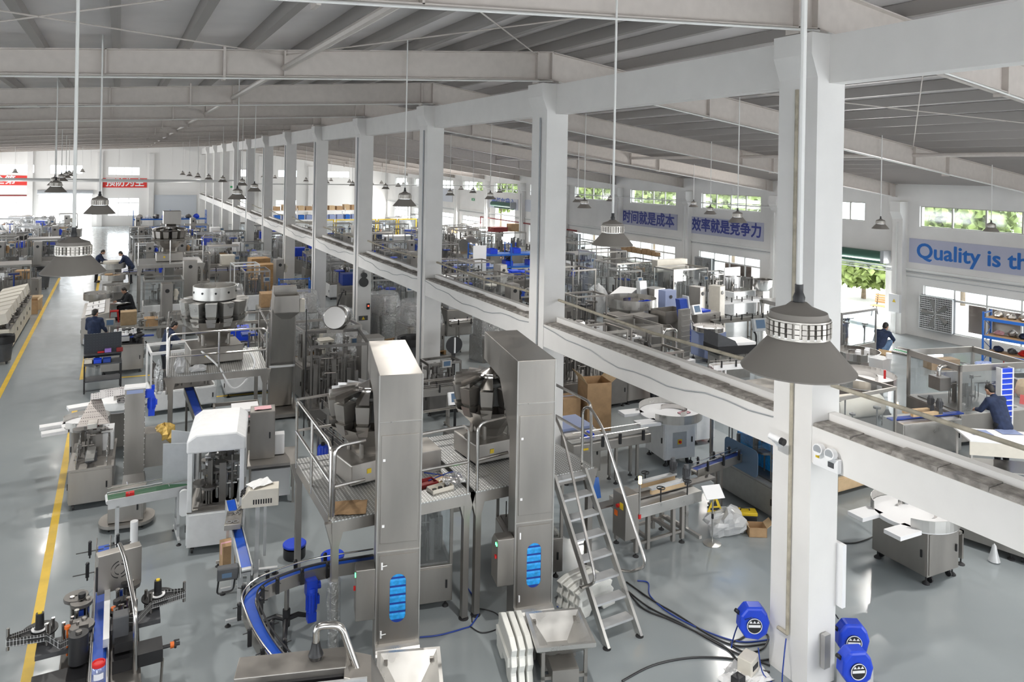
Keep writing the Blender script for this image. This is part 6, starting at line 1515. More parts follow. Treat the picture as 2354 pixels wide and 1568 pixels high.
b.build('wire_guard', 'chrome', t); MB().box(-.3, .3, -.2, .4, 0, .12).build('base', 'label_white', t); occ(16.3, 18.5, .45)
turntable('cap_sorter', 'steel cap sorter base with wire top, right of the cleated elevator', (17.4, 18.6, 0), 0, .5, 1.0, .8, .8, 'blue_pale', 'chrome', 'label_white', .1, feed=False); occ(17.4, 18.6, .6)
t = thing('control_box', 'steel box with angled touch screen and blue parts on top, before the towers', 'control box', (18.5, 20.3, 0), R_(5)); cabinet(t, -.55, .65, -.45, .45, .1, 1.2, 'steel', ('-y',)); panel_screen(t, (-.45, -.3, 1.35), 0, .4, .34, 'label_white', R_(-20)); MB().box(.0, .4, -.2, .2, 1.2, 1.26).build('blue_tray', 'blue', t); occ(18.5, 20.3, .6)
conveyor('belt_conveyor', 'conveyor with many black clips running before the towers toward the near pier', (20.3, 19.6, 0), R_(-4), 3.4, .18, 1.0, 'machine_grey', 'steel', 3); occ(20.3, 19.6, .8)
conveyor('belt_conveyor', 'white conveyor with black clips before the white hopper machine', (22.2, 22.0, 0), R_(-4), 2.6, .2, 1.1, 'steel', 'label_white', 2); occ(22.2, 22, .8)
t = thing('sealer_cabinet', 'white cabinet machine with upright board and steel bowl, against the wall', 'machine', (24.3, 24.2, 0), R_(4)); cabinet(t, -.8, .8, -.5, .5, .05, 1.05, 'white', ('-y',)); MB().box(-.5, .5, .3, .36, 1.05, 2.0).build('board', 'label_white', t); mech(t, -.7, .7, -.4, .25, 1.05, 1.7, 5, 16); MB().lathe([(.001, 1.1), (.25, 1.1), (.42, 1.3), (.42, 1.6), (.40, 1.6), (.4, 1.3), (.001, 1.15)], (.55, -.9, 0), 24).build('bowl', 'chrome', t); MB().box(.35, .75, -1.1, -.7, 0, 1.1).build('bowl_stand', 'steel', t); occ(24.3, 24, 1)
t = thing('floor_fan', 'black round floor fan beside the pale towers', 'fan', (22.3, 24.4, 0), R_(20)); MB().cyl((0, 0, .05), (0, 0, .9), .03, 8).build('pole', 'black', t); b = MB()
for k in range(14): a = 2*pi*k/14; b.tube([(0, -.12, 1.15), (.25*cos(a), -.14, 1.15+.25*sin(a)), (.36*cos(a), -.02, 1.15+.36*sin(a)), (.0, .08, 1.15)], .006, 4)
b.build('cage', 'black', t); b = MB()
for k in range(4): a = pi*k/2; b.cyl((0, -.02, 1.15), (.3*cos(a), -.05, 1.15+.3*sin(a)), .02, 5, .08)
b.build('fan_blade', 'black', t); MB().lathe([(.001, 0), (.25, 0), (.25, .03), (.03, .06), (.001, .06)], n=18).build('base', 'black', t)
platform('platform', 'steel platform with square handrail right of the pale towers, by the near pier', (22.4, 19.4, 0), R_(-4), 2.4, 1.8, 1.25, [[(.02, .05, .9), (.02, .05, 2.2), (2.38, .05, 2.2), (2.38, .05, .9)], [(.02, .05, 1.7), (2.38, .05, 1.7)]], 'steel', 'steel_light'); occ(23.6, 20, 1.4)
F('steel frame machine with hopper cone under the square handrail', 21.0, 17.9, 1.2, 1.0, 1.5, .6, -4, n=30)
t = thing('tray_machine', 'black printing machine, open lid and white tray, over the ledge by the near pier', 'machine', (16.5, 16.8, 0), R_(-10)); MB().box(-.6, .7, -.4, .4, .75, 1.0).build('body', 'black', t); MB().prism([(-.6, 1.0), (.1, 1.0), (.0, 1.15), (-.6, 1.4)], -.38, .38, 'y').build('lid', 'dark', t); MB().box(-.0, .75, -.36, .36, 1.0, 1.08).build('tray', 'label_white', t); mech(t, -.55, .65, -.45, -.1, .45, .8, 6, 20, 'works', 'steel'); MB().box(-.5, .6, -.3, .3, 0, .75).build('stand', 'machine_grey', t); occ(16.5, 16.8, .7)
panel_t = thing('touch_screen_stand', 'grey touch panel on a bent post, left of the near pendant lamp', 'control panel', (18.2, 17.2, 0), R_(-8)); MB().tube(bend([(0, .1, .0), (0, .1, 1.0), (-.25, 0, 1.25)], .1), .03, 8).build('post', 'black', panel_t); panel_screen(panel_t, (0, -.05, 1.35), 0, .5, .4, 'grey', R_(-15)); MB().box(-.2, .2, -.1, .3, 0, .03).build('base', 'black', panel_t)
tag(MB().lathe([(.001, 0), (.15, 0), (.19, .35), (.17, .35), (.14, .03), (.001, .03)], (18.6, 18.9, 0), 18).build('bucket', 'yellow'), 'yellow bucket on the floor behind the black printing machine', 'bucket')
conveyor('belt_conveyor', 'white conveyor with yellow stickers just behind the ledge kerb, left of the near pier', (15.9, 14.9, 0), R_(-10), 3.2, .18, .95, 'steel', 'label_white', 2); occ(15.9, 14.9, .8)
t = thing('trough', 'long open steel trough with tools inside, just above the ledge kerb', 'trough', (15.6, 19.7, 0), R_(-30)); q = .015; b = MB()
for a in ((-.9, .9, -.25, -.25+q), (-.9, .9, .25-q, .25), (-.9, -.9+q, -.25, .25), (.9-q, .9, -.25, .25)): b.box(*a, .75, 1.05)
b.box(-.9, .9, -.25, .25, .73, .75); b.build('body', 'steel', t); MB().box(-.7, .7, -.2, .2, 0, .73).build('stand', 'steel_dark', t); mech(t, -.5, .1, -.15, .15, .75, .98, 7, 10, 'tools', 'black'); occ(15.6, 19.7, .6)
t = thing('hoop_stand', 'chrome bent hoop stand above the ledge kerb', 'stand', (15.1, 17.9, 0)); MB().tube(bend([(-.2, 0, .1), (-.2, 0, 1.3), (.3, .0, 1.3), (.3, 0, .1)], .12), .05, 10).build('hoop', 'chrome', t); MB().box(-.3, .4, -.2, .2, 0, .1).build('base', 'steel', t); mech(t, -.15, .25, -.1, .1, .1, 1.0, 8, 8); occ(15.1, 17.9, .4)
# low shelf with cartons before the long window
t = thing('shelf_bench', 'long shelf bench with small cartons before the long low window', 'bench', (26.6, 35.2, 0)); MB().box(-.35, .35, -2.5, 2.2, .95, 1.0).build('top', 'steel', t)
for y in (-2.4, -1, .6, 2.1):
    for x in (-.3, .3): MB().box(x-.03, x+.03, y-.03, y+.03, 0, 1.45 if x > 0 else .95).build('post', 'steel', t)
MB().box(.1, .45, -2.5, 2.2, 1.45, 1.48).build('shelf', 'steel', t); occ(26.6, 35, 1)
for k in range(9): carton('small brown carton on the window shelf bench, number %s counted from the gate side' % ('one', 'two', 'three', 'four', 'five', 'six', 'seven', 'eight', 'nine')[k], (26.85, 33.0+.46*k, 1.48), 0, .3, .4, .2+.05*(k % 3), False, 'cardboard', None, 'cartons on the window shelf')
t = thing('grey_panel', 'dark grey sheet leaning on the wall under the barred fan', 'panel', (27.2, 26.8, 0)); MB().box(-.15, -.1, -1.5, 1.5, 0, 1.15, Matrix.Rotation(R_(5), 4, 'Y')).build('sheet', 'machine_grey', t)
t = thing('wall_cabinet', 'grey electric box with a yellow sticker on the wall right of the seven-character sign', 'electric box', (WX-.38, 23.9, 1.3)); MB().box(-.08, .06, -.25, .25, -.35, .35).build('body', 'label_white', t); MB().box(-.086, -.08, -.05, .05, .0, .1).build('sticker', 'yellow', t)
t = thing('wall_cabinet', 'white electric box with a yellow triangle on the pilaster left of the barred fan', 'electric box', (WX-.40, 18.6, 1.2)); MB().box(-.08, .06, -.22, .22, -.35, .35).build('body', 'label_white', t); MB().prism([(-.07, -.06), (.07, -.06), (0, .07)], -.086, -.08, 'x', Matrix.Translation((0, 0, .1))).build('sticker', 'yellow', t)
# ---- right corner
F('steel cabin with clear doors standing in the light of the right gate', 21.4, 16.6, 1.9, 1.3, 1.75, .65, 4, 'steel', 'steel', ('-y', '+x'), 'steel', 30)
turntable('turntable', 'round steel turntable with white bottles beside the glass cabin', (19.4, 14.5, 0), 0, .62, .85, .7, .7, 'steel', 'chrome', 'steel_light', .16, feed=False)
for k in range(4):
    tag(MB().lathe([(.001, 0), (.07, 0), (.07, .2), (.001, .2)], (19.15+.2*k, 14.3+.12*(k % 2), .85), 12).build('bottle', 'label_white'), 'white bottle on the round steel turntable, %s of four' % ('leftmost', 'second', 'third', 'rightmost')[k], 'bottle', 'white bottles on the turntable')
t = thing('clear_stand', 'clear acrylic chute stand right of the bottle turntable', 'stand', (18.9, 13.4, 0), R_(10)); MB().frust((-.18, .18, -.15, .15), (-.26, .26, -.2, .2), .0, 1.1).build('chute', 'frosted', t); MB().cyl((.1, -.2, 1.1), (.1, -.2, 1.25), .08, 12).build('cup', 'label_white', t)
turntable('turntable', 'white topped turntable half hidden by the near pier, next to the red beacon', (16.9, 12.55, 0), 0, .85, .95, .8, .8, 'steel', 'chrome', 'label_white', .16, feed=False)
tag(MB().cyl((0, 0, 0), (0, 0, .22), .03, 10).build('beacon', 'red'), 'red beacon light on the rim of the white topped turntable', 'beacon').location = (17.55, 12.3, .95)
t = thing('tank', 'horizontal polished tank beside the near pier, above the ledge kerb', 'tank', (15.5, 11.55, 0), R_(-10)); MB().lathe([(.001, -.7), (.2, -.66), (.28, -.55), (.28, .55), (.2, .66), (.001, .7)], n=24, M=Matrix.Translation((0, 0, .75)) @ Matrix.Rotation(pi/2, 4, 'Y')).build('body', 'ivory', t); MB().box(-.4, .4, -.2, .2, 0, .5).build('stand', 'steel', t); motor(t, (.85, 0, .3), .25, .08, 'dark', 'z')
carton('open cardboard box on the floor before the crouching man', (21.9, 15.5, 0), .3, .5, .4, .35); carton('long brown carton lying by the wall in front of the grey tote', (23.6, 14.55, 0), R_(-20), 1.0, .4, .32, False)
for k in range(6):
    y = 16.9-.02*k; x = 24.1+.16*k
    b = MB().box(x-.03, x+.03, 13.9+.1*k, 16.7+.05*k, .0, .05).build('metal_bar', ('steel_dark', 'alu', 'green', 'alu', 'steel_dark', 'steel')[k]); tag(b, 'long metal bar on the floor before the wall, %s counted from the aisle' % ('first', 'second', 'third', 'fourth', 'fifth', 'sixth')[k], 'metal bar', 'metal bars on the floor')
rk = rack('storage_rack', 'blue storage rack with three shelves in front of the brown window panes', (25.1, 12.5, 0), R_(-80), 2.8, .7, 1.9, (.62, 1.15, 1.72), 'rack_blue', 'cardboard', 1)
rr = random.Random(11)
cols = ['cloth_navy', 'blue', 'black', 'dark', 'pink', 'label_white', 'red', 'steel', 'blue_deep', 'grey']
nm = {'cloth_navy': 'dark blue', 'blue': 'bright blue', 'black': 'black', 'dark': 'charcoal', 'pink': 'pink', 'label_white': 'white', 'red': 'red', 'steel': 'steel', 'blue_deep': 'deep blue', 'grey': 'grey'}
for s_, z in enumerate((.62, 1.15, 1.72)):
    for k in range(7):
        c_ = cols[(k*3+s_*4) % 10] if s_ < 2 else ('steel' if k < 5 else 'dark')
        y = 13.6-.36*k; x = 25.05+.03*k+rr.uniform(-.1, .1)
        lumpy('shelf_item', '%s tool bundle, %s shelf of the blue wall rack, %s from its left' % (nm[c_], ('lowest', 'middle', 'top')[s_], ('first', 'second', 'third', 'fourth', 'fifth', 'sixth', 'seventh')[k]), 'tool bundle', (x, y, z), .16, .15, rr.uniform(.07, .12), c_, 60+k+10*s_, .25, 10)
def tote(label, loc, rz, w, d, h, m='dark'):
    t = thing('storage_tote', label, 'tote', loc, rz); q = .02
    MB().frust((-w/2+.05, w/2-.05, -d/2+.05, d/2-.05), (-w/2, w/2, -d/2, d/2), 0, h).build('body', m, t); MB().box(-w/2-.03, w/2+.03, -d/2-.03, d/2+.03, h-.04, h+.0).build('rim', 'label_white', t); return t
tote('dark grey tote with white rim filled with blue caps, left of the blue rack foot', (23.35, 13.1, 0), R_(-20), .8, .55, .45); lumpy('cap_heap', 'heap of pale blue caps in the dark grey tote', 'caps', (23.35, 13.1, .45), .3, .2, .08, 'blue_pale', 33, .3, 14)
tote('grey tote with pale lid under the middle of the blue rack', (23.3, 12.0, 0), R_(-20), .7, .5, .45); tote('grey tote at the right edge under the blue rack', (23.2, 11.0, 0), R_(-15), .7, .5, .42)
lumpy('rubbish_bag', 'black rubbish bag with a yellow handle between both grey totes', 'bag', (22.9, 12.45, 0), .38, .3, .22, 'black', 41, .3, 16)
lumpy('sack', 'tied cream sack standing before the grey totes', 'sack', (22.7, 11.6, 0), .24, .22, .3, 'cardboard_pale', 42, .12, 16)
for k, (x, y) in enumerate(((22.35, 11.95), (22.2, 11.2))):
    t = thing('dustpan', ('red long-handled dustpan beside the cream sack, left one', 'red long-handled dustpan right of the cream sack')[k], 'dustpan', (x, y, 0), R_(20)); MB().prism([(-.2, 0), (.2, 0), (.2, .16), (-.05, .22)], -.22, .22, 'y').build('pan', 'red', t); MB().cyl((.0, 0, .15), (.1, .05, 1.1), .018, 8).build('handle', 'red_dark', t)
# cabin with vertical blue belt
t = thing('inspection_cabin', 'steel framed cabin with ultraviolet tube, clear doors and a vertical blue cleated belt', 'machine', (18.2, 10.6, 0), R_(-14))
cabinet(t, -1.0, 1.0, -.8, .8, .12, .75, 'steel', ('-y', '-x'))
for x in (-1.0, .94):
    for y in (-.8, .74): MB().box(x, x+.06, y, y+.06, .75, 1.85).build('post', 'steel', t)
b = MB(); b.box(-1, 1, -.8, -.74, 1.73, 1.87).box(-1, 1, .74, .8, 1.73, 1.87).box(-1, -.94, -.8, .8, 1.73, 1.87).box(.94, 1, -.8, .8, 1.73, 1.87); b.build('top_frame', 'steel', t)
MB().box(-.9, -.4, .3, .36, 1.78, 1.83).build('uv_tube', 'led_white', t); MB().box(-.94, .94, .735, .74, .76, 1.73).build('pane', 'glass', t); MB().box(-.94, .94, -.79, -.785, .76, 1.73).build('pane', 'glass', t)
MB().box(-.9, .9, .0, .04, 1.2, 1.5).build('inner_panel', 'steel_light', t); mech(t, -.85, .85, -.6, .6, .75, 1.5, 19, 30)
MB().box(-1.35, -1.05, -.6, -.25, 1.25, 1.55).build('fan_box', 'steel_dark', t, bevel=.008); MB().tube(bend([(-1.2, -.4, 1.55), (-1.2, -.4, 1.75), (-1.0, -.4, 1.78)], .08), .05, 10).build('duct', 'chrome', t)
MB().box(-.03, .27, -.98, -.90, .35, 1.80).build('belt', 'blue', t); b = MB()
for k in range(11): b.box(-.03, .27, -1.01, -.98, .45+.125*k, .465+.125*k)
b.box(-.06, -.03, -1.0, -.86, .3, 1.82).box(.27, .30, -1.0, -.86, .3, 1.82); b.build('cleat', 'label_white', t)
for x in (-.9, .9):
    for y in (-.7, .7): foot(t, x, y, .13)
t = thing('side_belt_sealer', 'second side-belt sealer with tan belts and lit beacon, seen over the ledge at the right', 'machine', (15.45, 10.35, 0), R_(-12)); cabinet(t, -.3, 1.3, -.3, .3, .1, .8, 'steel_light', ('-y',))
MB().flat([(-.4, 0, .84), (1.6, 0, .84)], .14, .03).build('belt', 'blue_deep', t)
for y in (-.12, .12): MB().box(.1, .9, y-.04, y+.04, .88, .95).build('side_belt', 'cardboard_pale', t); motor(t, (.85, y, 1.02), .17, .06, 'dark')
MB().cyl((-.2, 0, .8), (-.2, 0, 1.05), .014, 8).build('beacon_pole', 'steel', t); MB().cyl((-.2, 0, 1.05), (-.2, 0, 1.18), .035, 12).build('beacon', 'lamp_on', t)
t = table('white topped steel table with blue sheets beyond the ledge at the right edge', (16.6, 8.35, 0), R_(-38), 2.6, .8, .85, 'label_white', 'steel'); MB().box(-1.3, 1.3, -.4, -.37, .55, .82).build('apron', 'ivory', t)
for k, (x, y) in enumerate(((15.95, 9.0), (16.55, 8.75))): thin_sheet('blue_sheet', ('pale blue sheet on the white topped table, left one', 'pale blue sheet on the white topped table, right one')[k], 'sheet', (x, y, .852), R_(-30), .42, .3, 'blue_pale', .006)
# bench outside the gate
t = thing('park_bench', 'slatted wooden bench with black iron ends outside the right gate', 'bench', (30.2, 21.0, -.05), R_(-80))
b = MB()
for k in range(4): b.box(-.75, .75, -.25+.11*k, -.17+.11*k, .44, .47)
b.build('seat', 'wood', t); b = MB()
for k in range(4): b.box(-.75, .75, .22+.02*k, .25+.02*k, .55+.1*k, .63+.1*k)
b.build('backrest', 'wood', t)
for x in (-.65, .65): MB().tube(bend([(x, -.3, 0), (x, -.15, .42), (x, .2, .42), (x, .32, .95)], .1), .025, 8).tube(bend([(x, .3, 0), (x, .15, .42)], .1), .025, 8).build('leg', 'black', t)
# ---- far middle and far right hall landmarks
t = thing('step_platform', 'blue steel step platform beside the fifth pier', 'platform', (6.3, 30.2, 0), R_(-10))
b = MB()
for x in (-.6, .6):
    for y in (-.9, .2, 1.0): b.box(x-.03, x+.03, y-.03, y+.03, 0, 1.55 if y > 0 else .9)
b.box(-.6, .6, .2, 1.0, .62, .66).box(-.6, .6, -.5, .2, .36, .4).box(-.6, .6, -.9, -.5, .16, .2)
for z in (1.0, 1.5): b.cyl((-.6, .2, z), (-.6, 1, z), .02, 6).cyl((.6, .2, z), (.6, 1, z), .02, 6).cyl((-.6, 1, z), (.6, 1, z), .02, 6)
b.build('frame', 'rack_blue', t); MB().box(-.57, .57, .22, .98, .66, .68).build('deck', 'blue_pale', t); occ(6.3, 30.2, 1)
carton('brown carton standing on the blue step platform', (5.9, 30.8, .68), .1, .5, .4, .3, False)
for k, (x, y, w_, h_) in enumerate(((6.2, 36.5, .8, 1.5), (6.2, 38.2, .9, 1.6))):
    carton(('tall wood coloured crate against the sixth pier, nearer one', 'tall wood coloured crate against the sixth pier, farther one')[k], (x, y, 0), .1, w_, .8, h_, False, 'wood', name='crate', cat='crate'); occ(x, y, .7)
def wall_bell(): 
    t = thing('wall_bell', 'black bell and horn unit on the fourth pier', 'bell', (XC+.2, col_y(4)-.6, 2.2)); MB().cyl((0, 0, 0), (0, -.08, 0), .16, 20).build('bell', 'black', t); MB().cyl((0, 0, .24), (0, -.12, .24), .1, 14).build('horn', 'black', t); MB().box(-.03, .03, 0, .02, -.1, .4).build('bracket', 'steel_dark', t)
wall_bell()
t = thing('warning_plate', 'black plate with a yellow triangle on the fourth pier', 'sign', (XC+.22, col_y(4)-.585, .95)); MB().box(-.16, .16, -.01, 0, -.08, .08).build('plate', 'dark', t); MB().prism([(-.06, -.05), (.06, -.05), (0, .06)], -.014, -.01, 'y').build('triangle', 'yellow', t)
t = thing('switch', 'small red lit switch box on the fourth pier', 'switch', (XC+.38, col_y(4)-.6, 1.35)); MB().box(-.05, .05, -.04, .02, -.1, .1).build('box', 'black', t); MB().cb(0, -.042, .02, .05, .006, .05).build('lamp', 'led_red', t)
# far platform with weigher and cube hopper
platform('weigher_platform', 'far steel platform with a small black bucket weigher, along the aisle', (.78, 34.3, 0), 0, 2.5, 2.3, 1.95, [[(0, .05, 1.5), (0, .05, 2.95), (2.48, .05, 2.95), (2.48, .05, 1.5)], [(0, .05, 2.45), (2.48, .05, 2.45)], [(1.2, .05, 2.95), (1.2, .05, 1.95)]], 'steel'); occ(2, 35.4, 1.7)
weigher('multihead_weigher', 'far multihead weigher with dark buckets on the far platform', (2.0, 35.5, 1.95), 0, 12, 1.05)
t = thing('elevator_hopper', 'cube shaped steel hopper head above the far weigher', 'elevator', (2.1, 37.3, 0)); MB().box(-.35, .35, -1.9, -1.2, 3.55, 4.1).build('hopper', 'steel', t); MB().prism([(.3, 0), (-1.2, 3.6), (-1.2, 4.0), (-.8, 4.0), (.8, 0)], -.2, .2, 'x').build('casing', 'steel', t); occ(2.1, 37.3, .7)
# racks
rk = rack('storage_rack', 'blue storage rack at the end of the hall before the pale end wall panel', (3.9, 68.5, 0), 0, 5.6, 1.0, 2.3, (.9, 1.6), 'rack_blue', 'rack_blue', 2); occ(3, 68.5, 1.5); occ(5, 68.5, 1.5)
rk = rack('storage_rack', 'blue storage rack cut by the left edge, before the red banner wall', (-8.6, 60.5, 0), R_(90), 4.0, 1.0, 2.5, (.6, 1.4, 2.2), 'rack_blue', 'rack_blue', 2); occ(-8.6, 60, 2)
rk = rack('storage_rack', 'long blue parts rack with blue crates behind the second pier', (18.4, 34.9, 0), R_(-6), 4.2, 1.0, 2.3, (.55, 1.1, 1.75), 'rack_blue', 'rack_blue', 2); occ(17.2, 35, 1.2); occ(19.6, 34.8, 1.2)
rk = rack('storage_rack', 'long white shelf rack stacked with cartons before the far end wall', (16.0, 66.5, 0), 0, 8.5, 1.0, 2.5, (.7, 1.5, 2.3), 'label_white', 'label_white', 4); occ(13, 66.5, 2); occ(17, 66.5, 2); occ(19.5, 66.5, 2)
rn = ('one', 'two', 'three', 'four', 'five', 'six', 'seven', 'eight', 'nine', 'ten', 'eleven', 'twelve')
for k in range(12): carton('carton on top of the white shelf rack, number %s from its left end' % rn[k], (12.2+.68*k, 66.5, 2.3), 0, .5, .7, .35+.15*((k*7) % 4)/3, False, ('cardboard', 'cardboard_pale')[k % 2], None, 'cartons on the white shelf rack')
for k in range(12): o = tray('parts_crate', 'blue fronted crate on the white shelf rack, number %s from its left end' % rn[k], 'crate', (12.2+.68*k, 66.3, 1.5), 0, .5, .6, .4, 'blue_pale' if k % 3 else 'rack_blue'); o['group'] = 'crates on the white shelf rack'
for k in range(9):
    o = tray('parts_crate', 'blue crate on the long blue parts rack, number %s from its left end' % rn[k], 'crate', (16.6+.44*k, 35.05-.045*k, (.55, 1.1, 1.75)[k % 3]), R_(-6), .4, .6, .26, 'blue'); o['group'] = 'crates on the blue parts rack'
for k in range(8):
    lumpy('machine_part', 'steel part lying on the end-wall rack, number %s from its left post' % rn[k], 'machine part', (1.6+.62*k, 68.5, 1.6), .25, .3, .2, ('steel', 'label_white', 'steel_dark', 'blue')[k % 4], 90+k, .3, 8)['group'] = 'parts on the end-wall rack'
# yellow safety fence
for k in range(5):
    t = thing('safety_fence', 'yellow framed clear safety fence panel, %s from the left, in the far right hall' % ('first', 'second', 'third', 'fourth', 'fifth')[k], 'fence', (14.4+1.7*k, 58.6-.1*k, 0), R_(-3), 'yellow safety fence'); b = MB()
    b.box(-.8, -.72, -.04, .04, 0, 2.0).box(.72, .8, -.04, .04, 0, 2.0).box(-.8, .8, -.04, .04, 1.92, 2.0).box(-.8, .8, -.04, .04, .2, .26); b.build('frame', 'yellow', t); MB().box(-.72, .72, -.005, .005, .26, 1.92).build('pane', 'acrylic', t); occ(14.4+1.7*k, 58.6, .8)
t = thing('white_cabinet', 'white cabinet machine below the man by the yellow fence', 'cabinet', (17.6, 50.2, 0), R_(-4)); cabinet(t, -1.0, 1.0, -.6, .6, 0, 1.4, 'label_white', ('-y',)); MB().box(-1.25, -1.0, -.3, .3, .4, 1.0).build('blue_unit', 'blue', t); occ(17.6, 50.2, 1.2)
F('tall open frame machine beside the white cabinet, right of the third pier', 18.6, 47.6, 1.5, 1.4, 2.1, .9, -4)
F('row of open steel frames before the far right gate, nearest unit', 20.4, 45.2, 1.6, 1.6, 2.2, .6, 0, panes=()); F('row of open steel frames before the far right gate, far unit', 21.0, 47.6, 1.6, 1.6, 2.2, .6, 0, panes=())
t = thing('disc_unwinder', 'big polished steel disc drum right of the third pier', 'machine', (19.3, 41.6, 0), R_(10)); MB().lathe([(.001, -.3), (.78, -.3), (.82, -.25), (.82, .25), (.78, .3), (.001, .3)], n=30, M=Matrix.Translation((0, 0, 1.25)) @ Matrix.Rotation(R_(70), 4, 'Y')).build('drum', 'chrome', t); MB().box(-.6, .6, -.5, .5, 0, .5).build('base', 'steel', t); MB().cyl((-.0, 0, 1.25), (.5, 0, 1.4), .1, 12).build('hub', 'label_white', t); occ(19.3, 41.6, 1)
F('frame machine with red and orange parts on top, before the window behind the blue rack', 22.4, 43.2, 2.6, 1.6, 2.1, .8, 0, panes=())
carton('pile of orange wrapped goods on the frame machine top', (22.0, 43.2, 2.13), .1, 1.1, .7, .3, False, 'red_dark'); carton('brown carton on the frame machine top', (23.1, 43.2, 2.13), .1, .6, .6, .5, False)
for k in range(3): conveyor('roller_conveyor', ('row of pale switch panels on a bench right of the third pier, nearest', 'row of pale switch panels, the middle bench', 'row of pale switch panels, the farthest bench')[k], (17.2+.1*k, 37.2+1.1*k, 0), R_(-4), 2.6, .5, .9, 'blue_pale', 'steel', 2, True); occ(17.2, 37.2+1.1*k, .7)
t = thing('blue_conveyor', 'bright blue parts laid on a long table before the blue parts rack', 'table', (18.6, 32.9, 0), R_(-8)); MB().box(-1.8, 1.8, -.4, .4, .85, .9).build('tabletop', 'steel', t); 
for x in (-1.7, 1.7):
    for y in (-.35, .35): MB().box(x-.03, x+.03, y-.03, y+.03, 0, .85).build('leg', 'steel', t)
occ(18.6, 32.9, 1.2)
for k in range(6): o = MB().box(-.26, .26, -.35, .35, 0, .16+.05*(k % 2)).build('blue_part', 'blue', bevel=.02); o.location = (17.2+.56*k, 33.05-.08*k, .9); o.rotation_euler = (0, 0, R_(-8)); tag(o, 'bright blue block on the long table before the blue rack, number %s from the left' % rn[k], 'machine part', 'blue blocks on the long table')
t = thing('white_board', 'tall white panel board standing at the left end of the blue parts rack', 'board', (16.3, 34.0, 0), R_(-6)); MB().box(-.35, .35, -.03, .03, .4, 2.3).build('board', 'label_white', t); MB().box(-.03, .03, -.2, .2, 0, .4).build('foot', 'steel', t)
F('steel bodied cabinet machine left of the second pier, above the ledge', 16.6, 31.2, 1.7, 1.0, 1.15, .95, -8, n=30, panes=())
# ---- wrapped machines beside the third pier and behind the tank
for k, (x, y, w_, d_, h_, l) in enumerate(((4.9, 24.4, 1.2, 1.1, 1.75, 'film wrapped machine on a pallet behind the inclined conveyor'), (5.9, 27.0, 1.1, 1.2, 1.5, 'film wrapped machine with white lid left of the fourth pier'), (6.3, 24.0, 1.2, 1.0, 1.35, 'beige topped film wrapped machine in front of the fourth pier'), (8.95, 23.2, 1.3, 1.1, 1.6, 'bulky film wrapped machine between the third and fourth piers'), (10.7, 21.6, .9, .8, 1.4, 'film wrapped steel box right of the third pier'), (3.2, 26.8, 1.3, 1.2, 1.9, 'tall film wrapped stack with a blue roll in front'), (8.5, 25.6, 1.0, 1.0, 1.5, 'second film wrapped machine behind the bulky one'), (6.2, 21.6, .9, .8, 1.1, 'low film wrapped pump machine before the beige topped one'))):
    wrapped('wrapped_machine', l, (x, y, 0), R_(-6+4*k), w_, d_, h_, k != 4, ('steel', 'white', 'ivory', 'steel', 'steel', 'white', 'machine_grey', 'steel')[k], 2, 100+k); occ(x, y, .9)
t = thing('paper_roll', 'upright roll of blue film before the tall wrapped stack', 'roll', (2.9, 25.6, 0)); MB().cyl((0, 0, 0), (0, 0, 2.0), .09, 14).build('roll', 'blue_deep', t); MB().lathe([(.001, 0), (.16, 0), (.16, .03), (.001, .03)], n=14).build('base', 'black', t)
bin_('big black lined bin between the third and fourth piers', (8.1, 21.6, 0), .9, .42, True); occ(8.1, 21.6, .5)
def cylinder_tank(l, x, y): 
    t = thing('tank', l, 'tank', (x, y, 0)); MB().lathe([(.001, .5), (.32, .5), (.32, 1.5), (.3, 1.53), (.001, 1.53)], n=22).build('body', 'steel_light', t)
    for k in range(3): a = 2*pi*k/3; MB().cyl((.27*cos(a), .27*sin(a), 0), (.27*cos(a), .27*sin(a), .5), .025, 6).build('leg', 'steel', t)
    occ(x, y, .5)
cylinder_tank('upright steel drum under the flat steel table behind the middle weigher', 2.9, 30.5)
tower('plain grey flat tower with a blue motor, right of the far platform leg', 2.6, 32.4, 5, 'steel', 2.3, None, .5, .25)
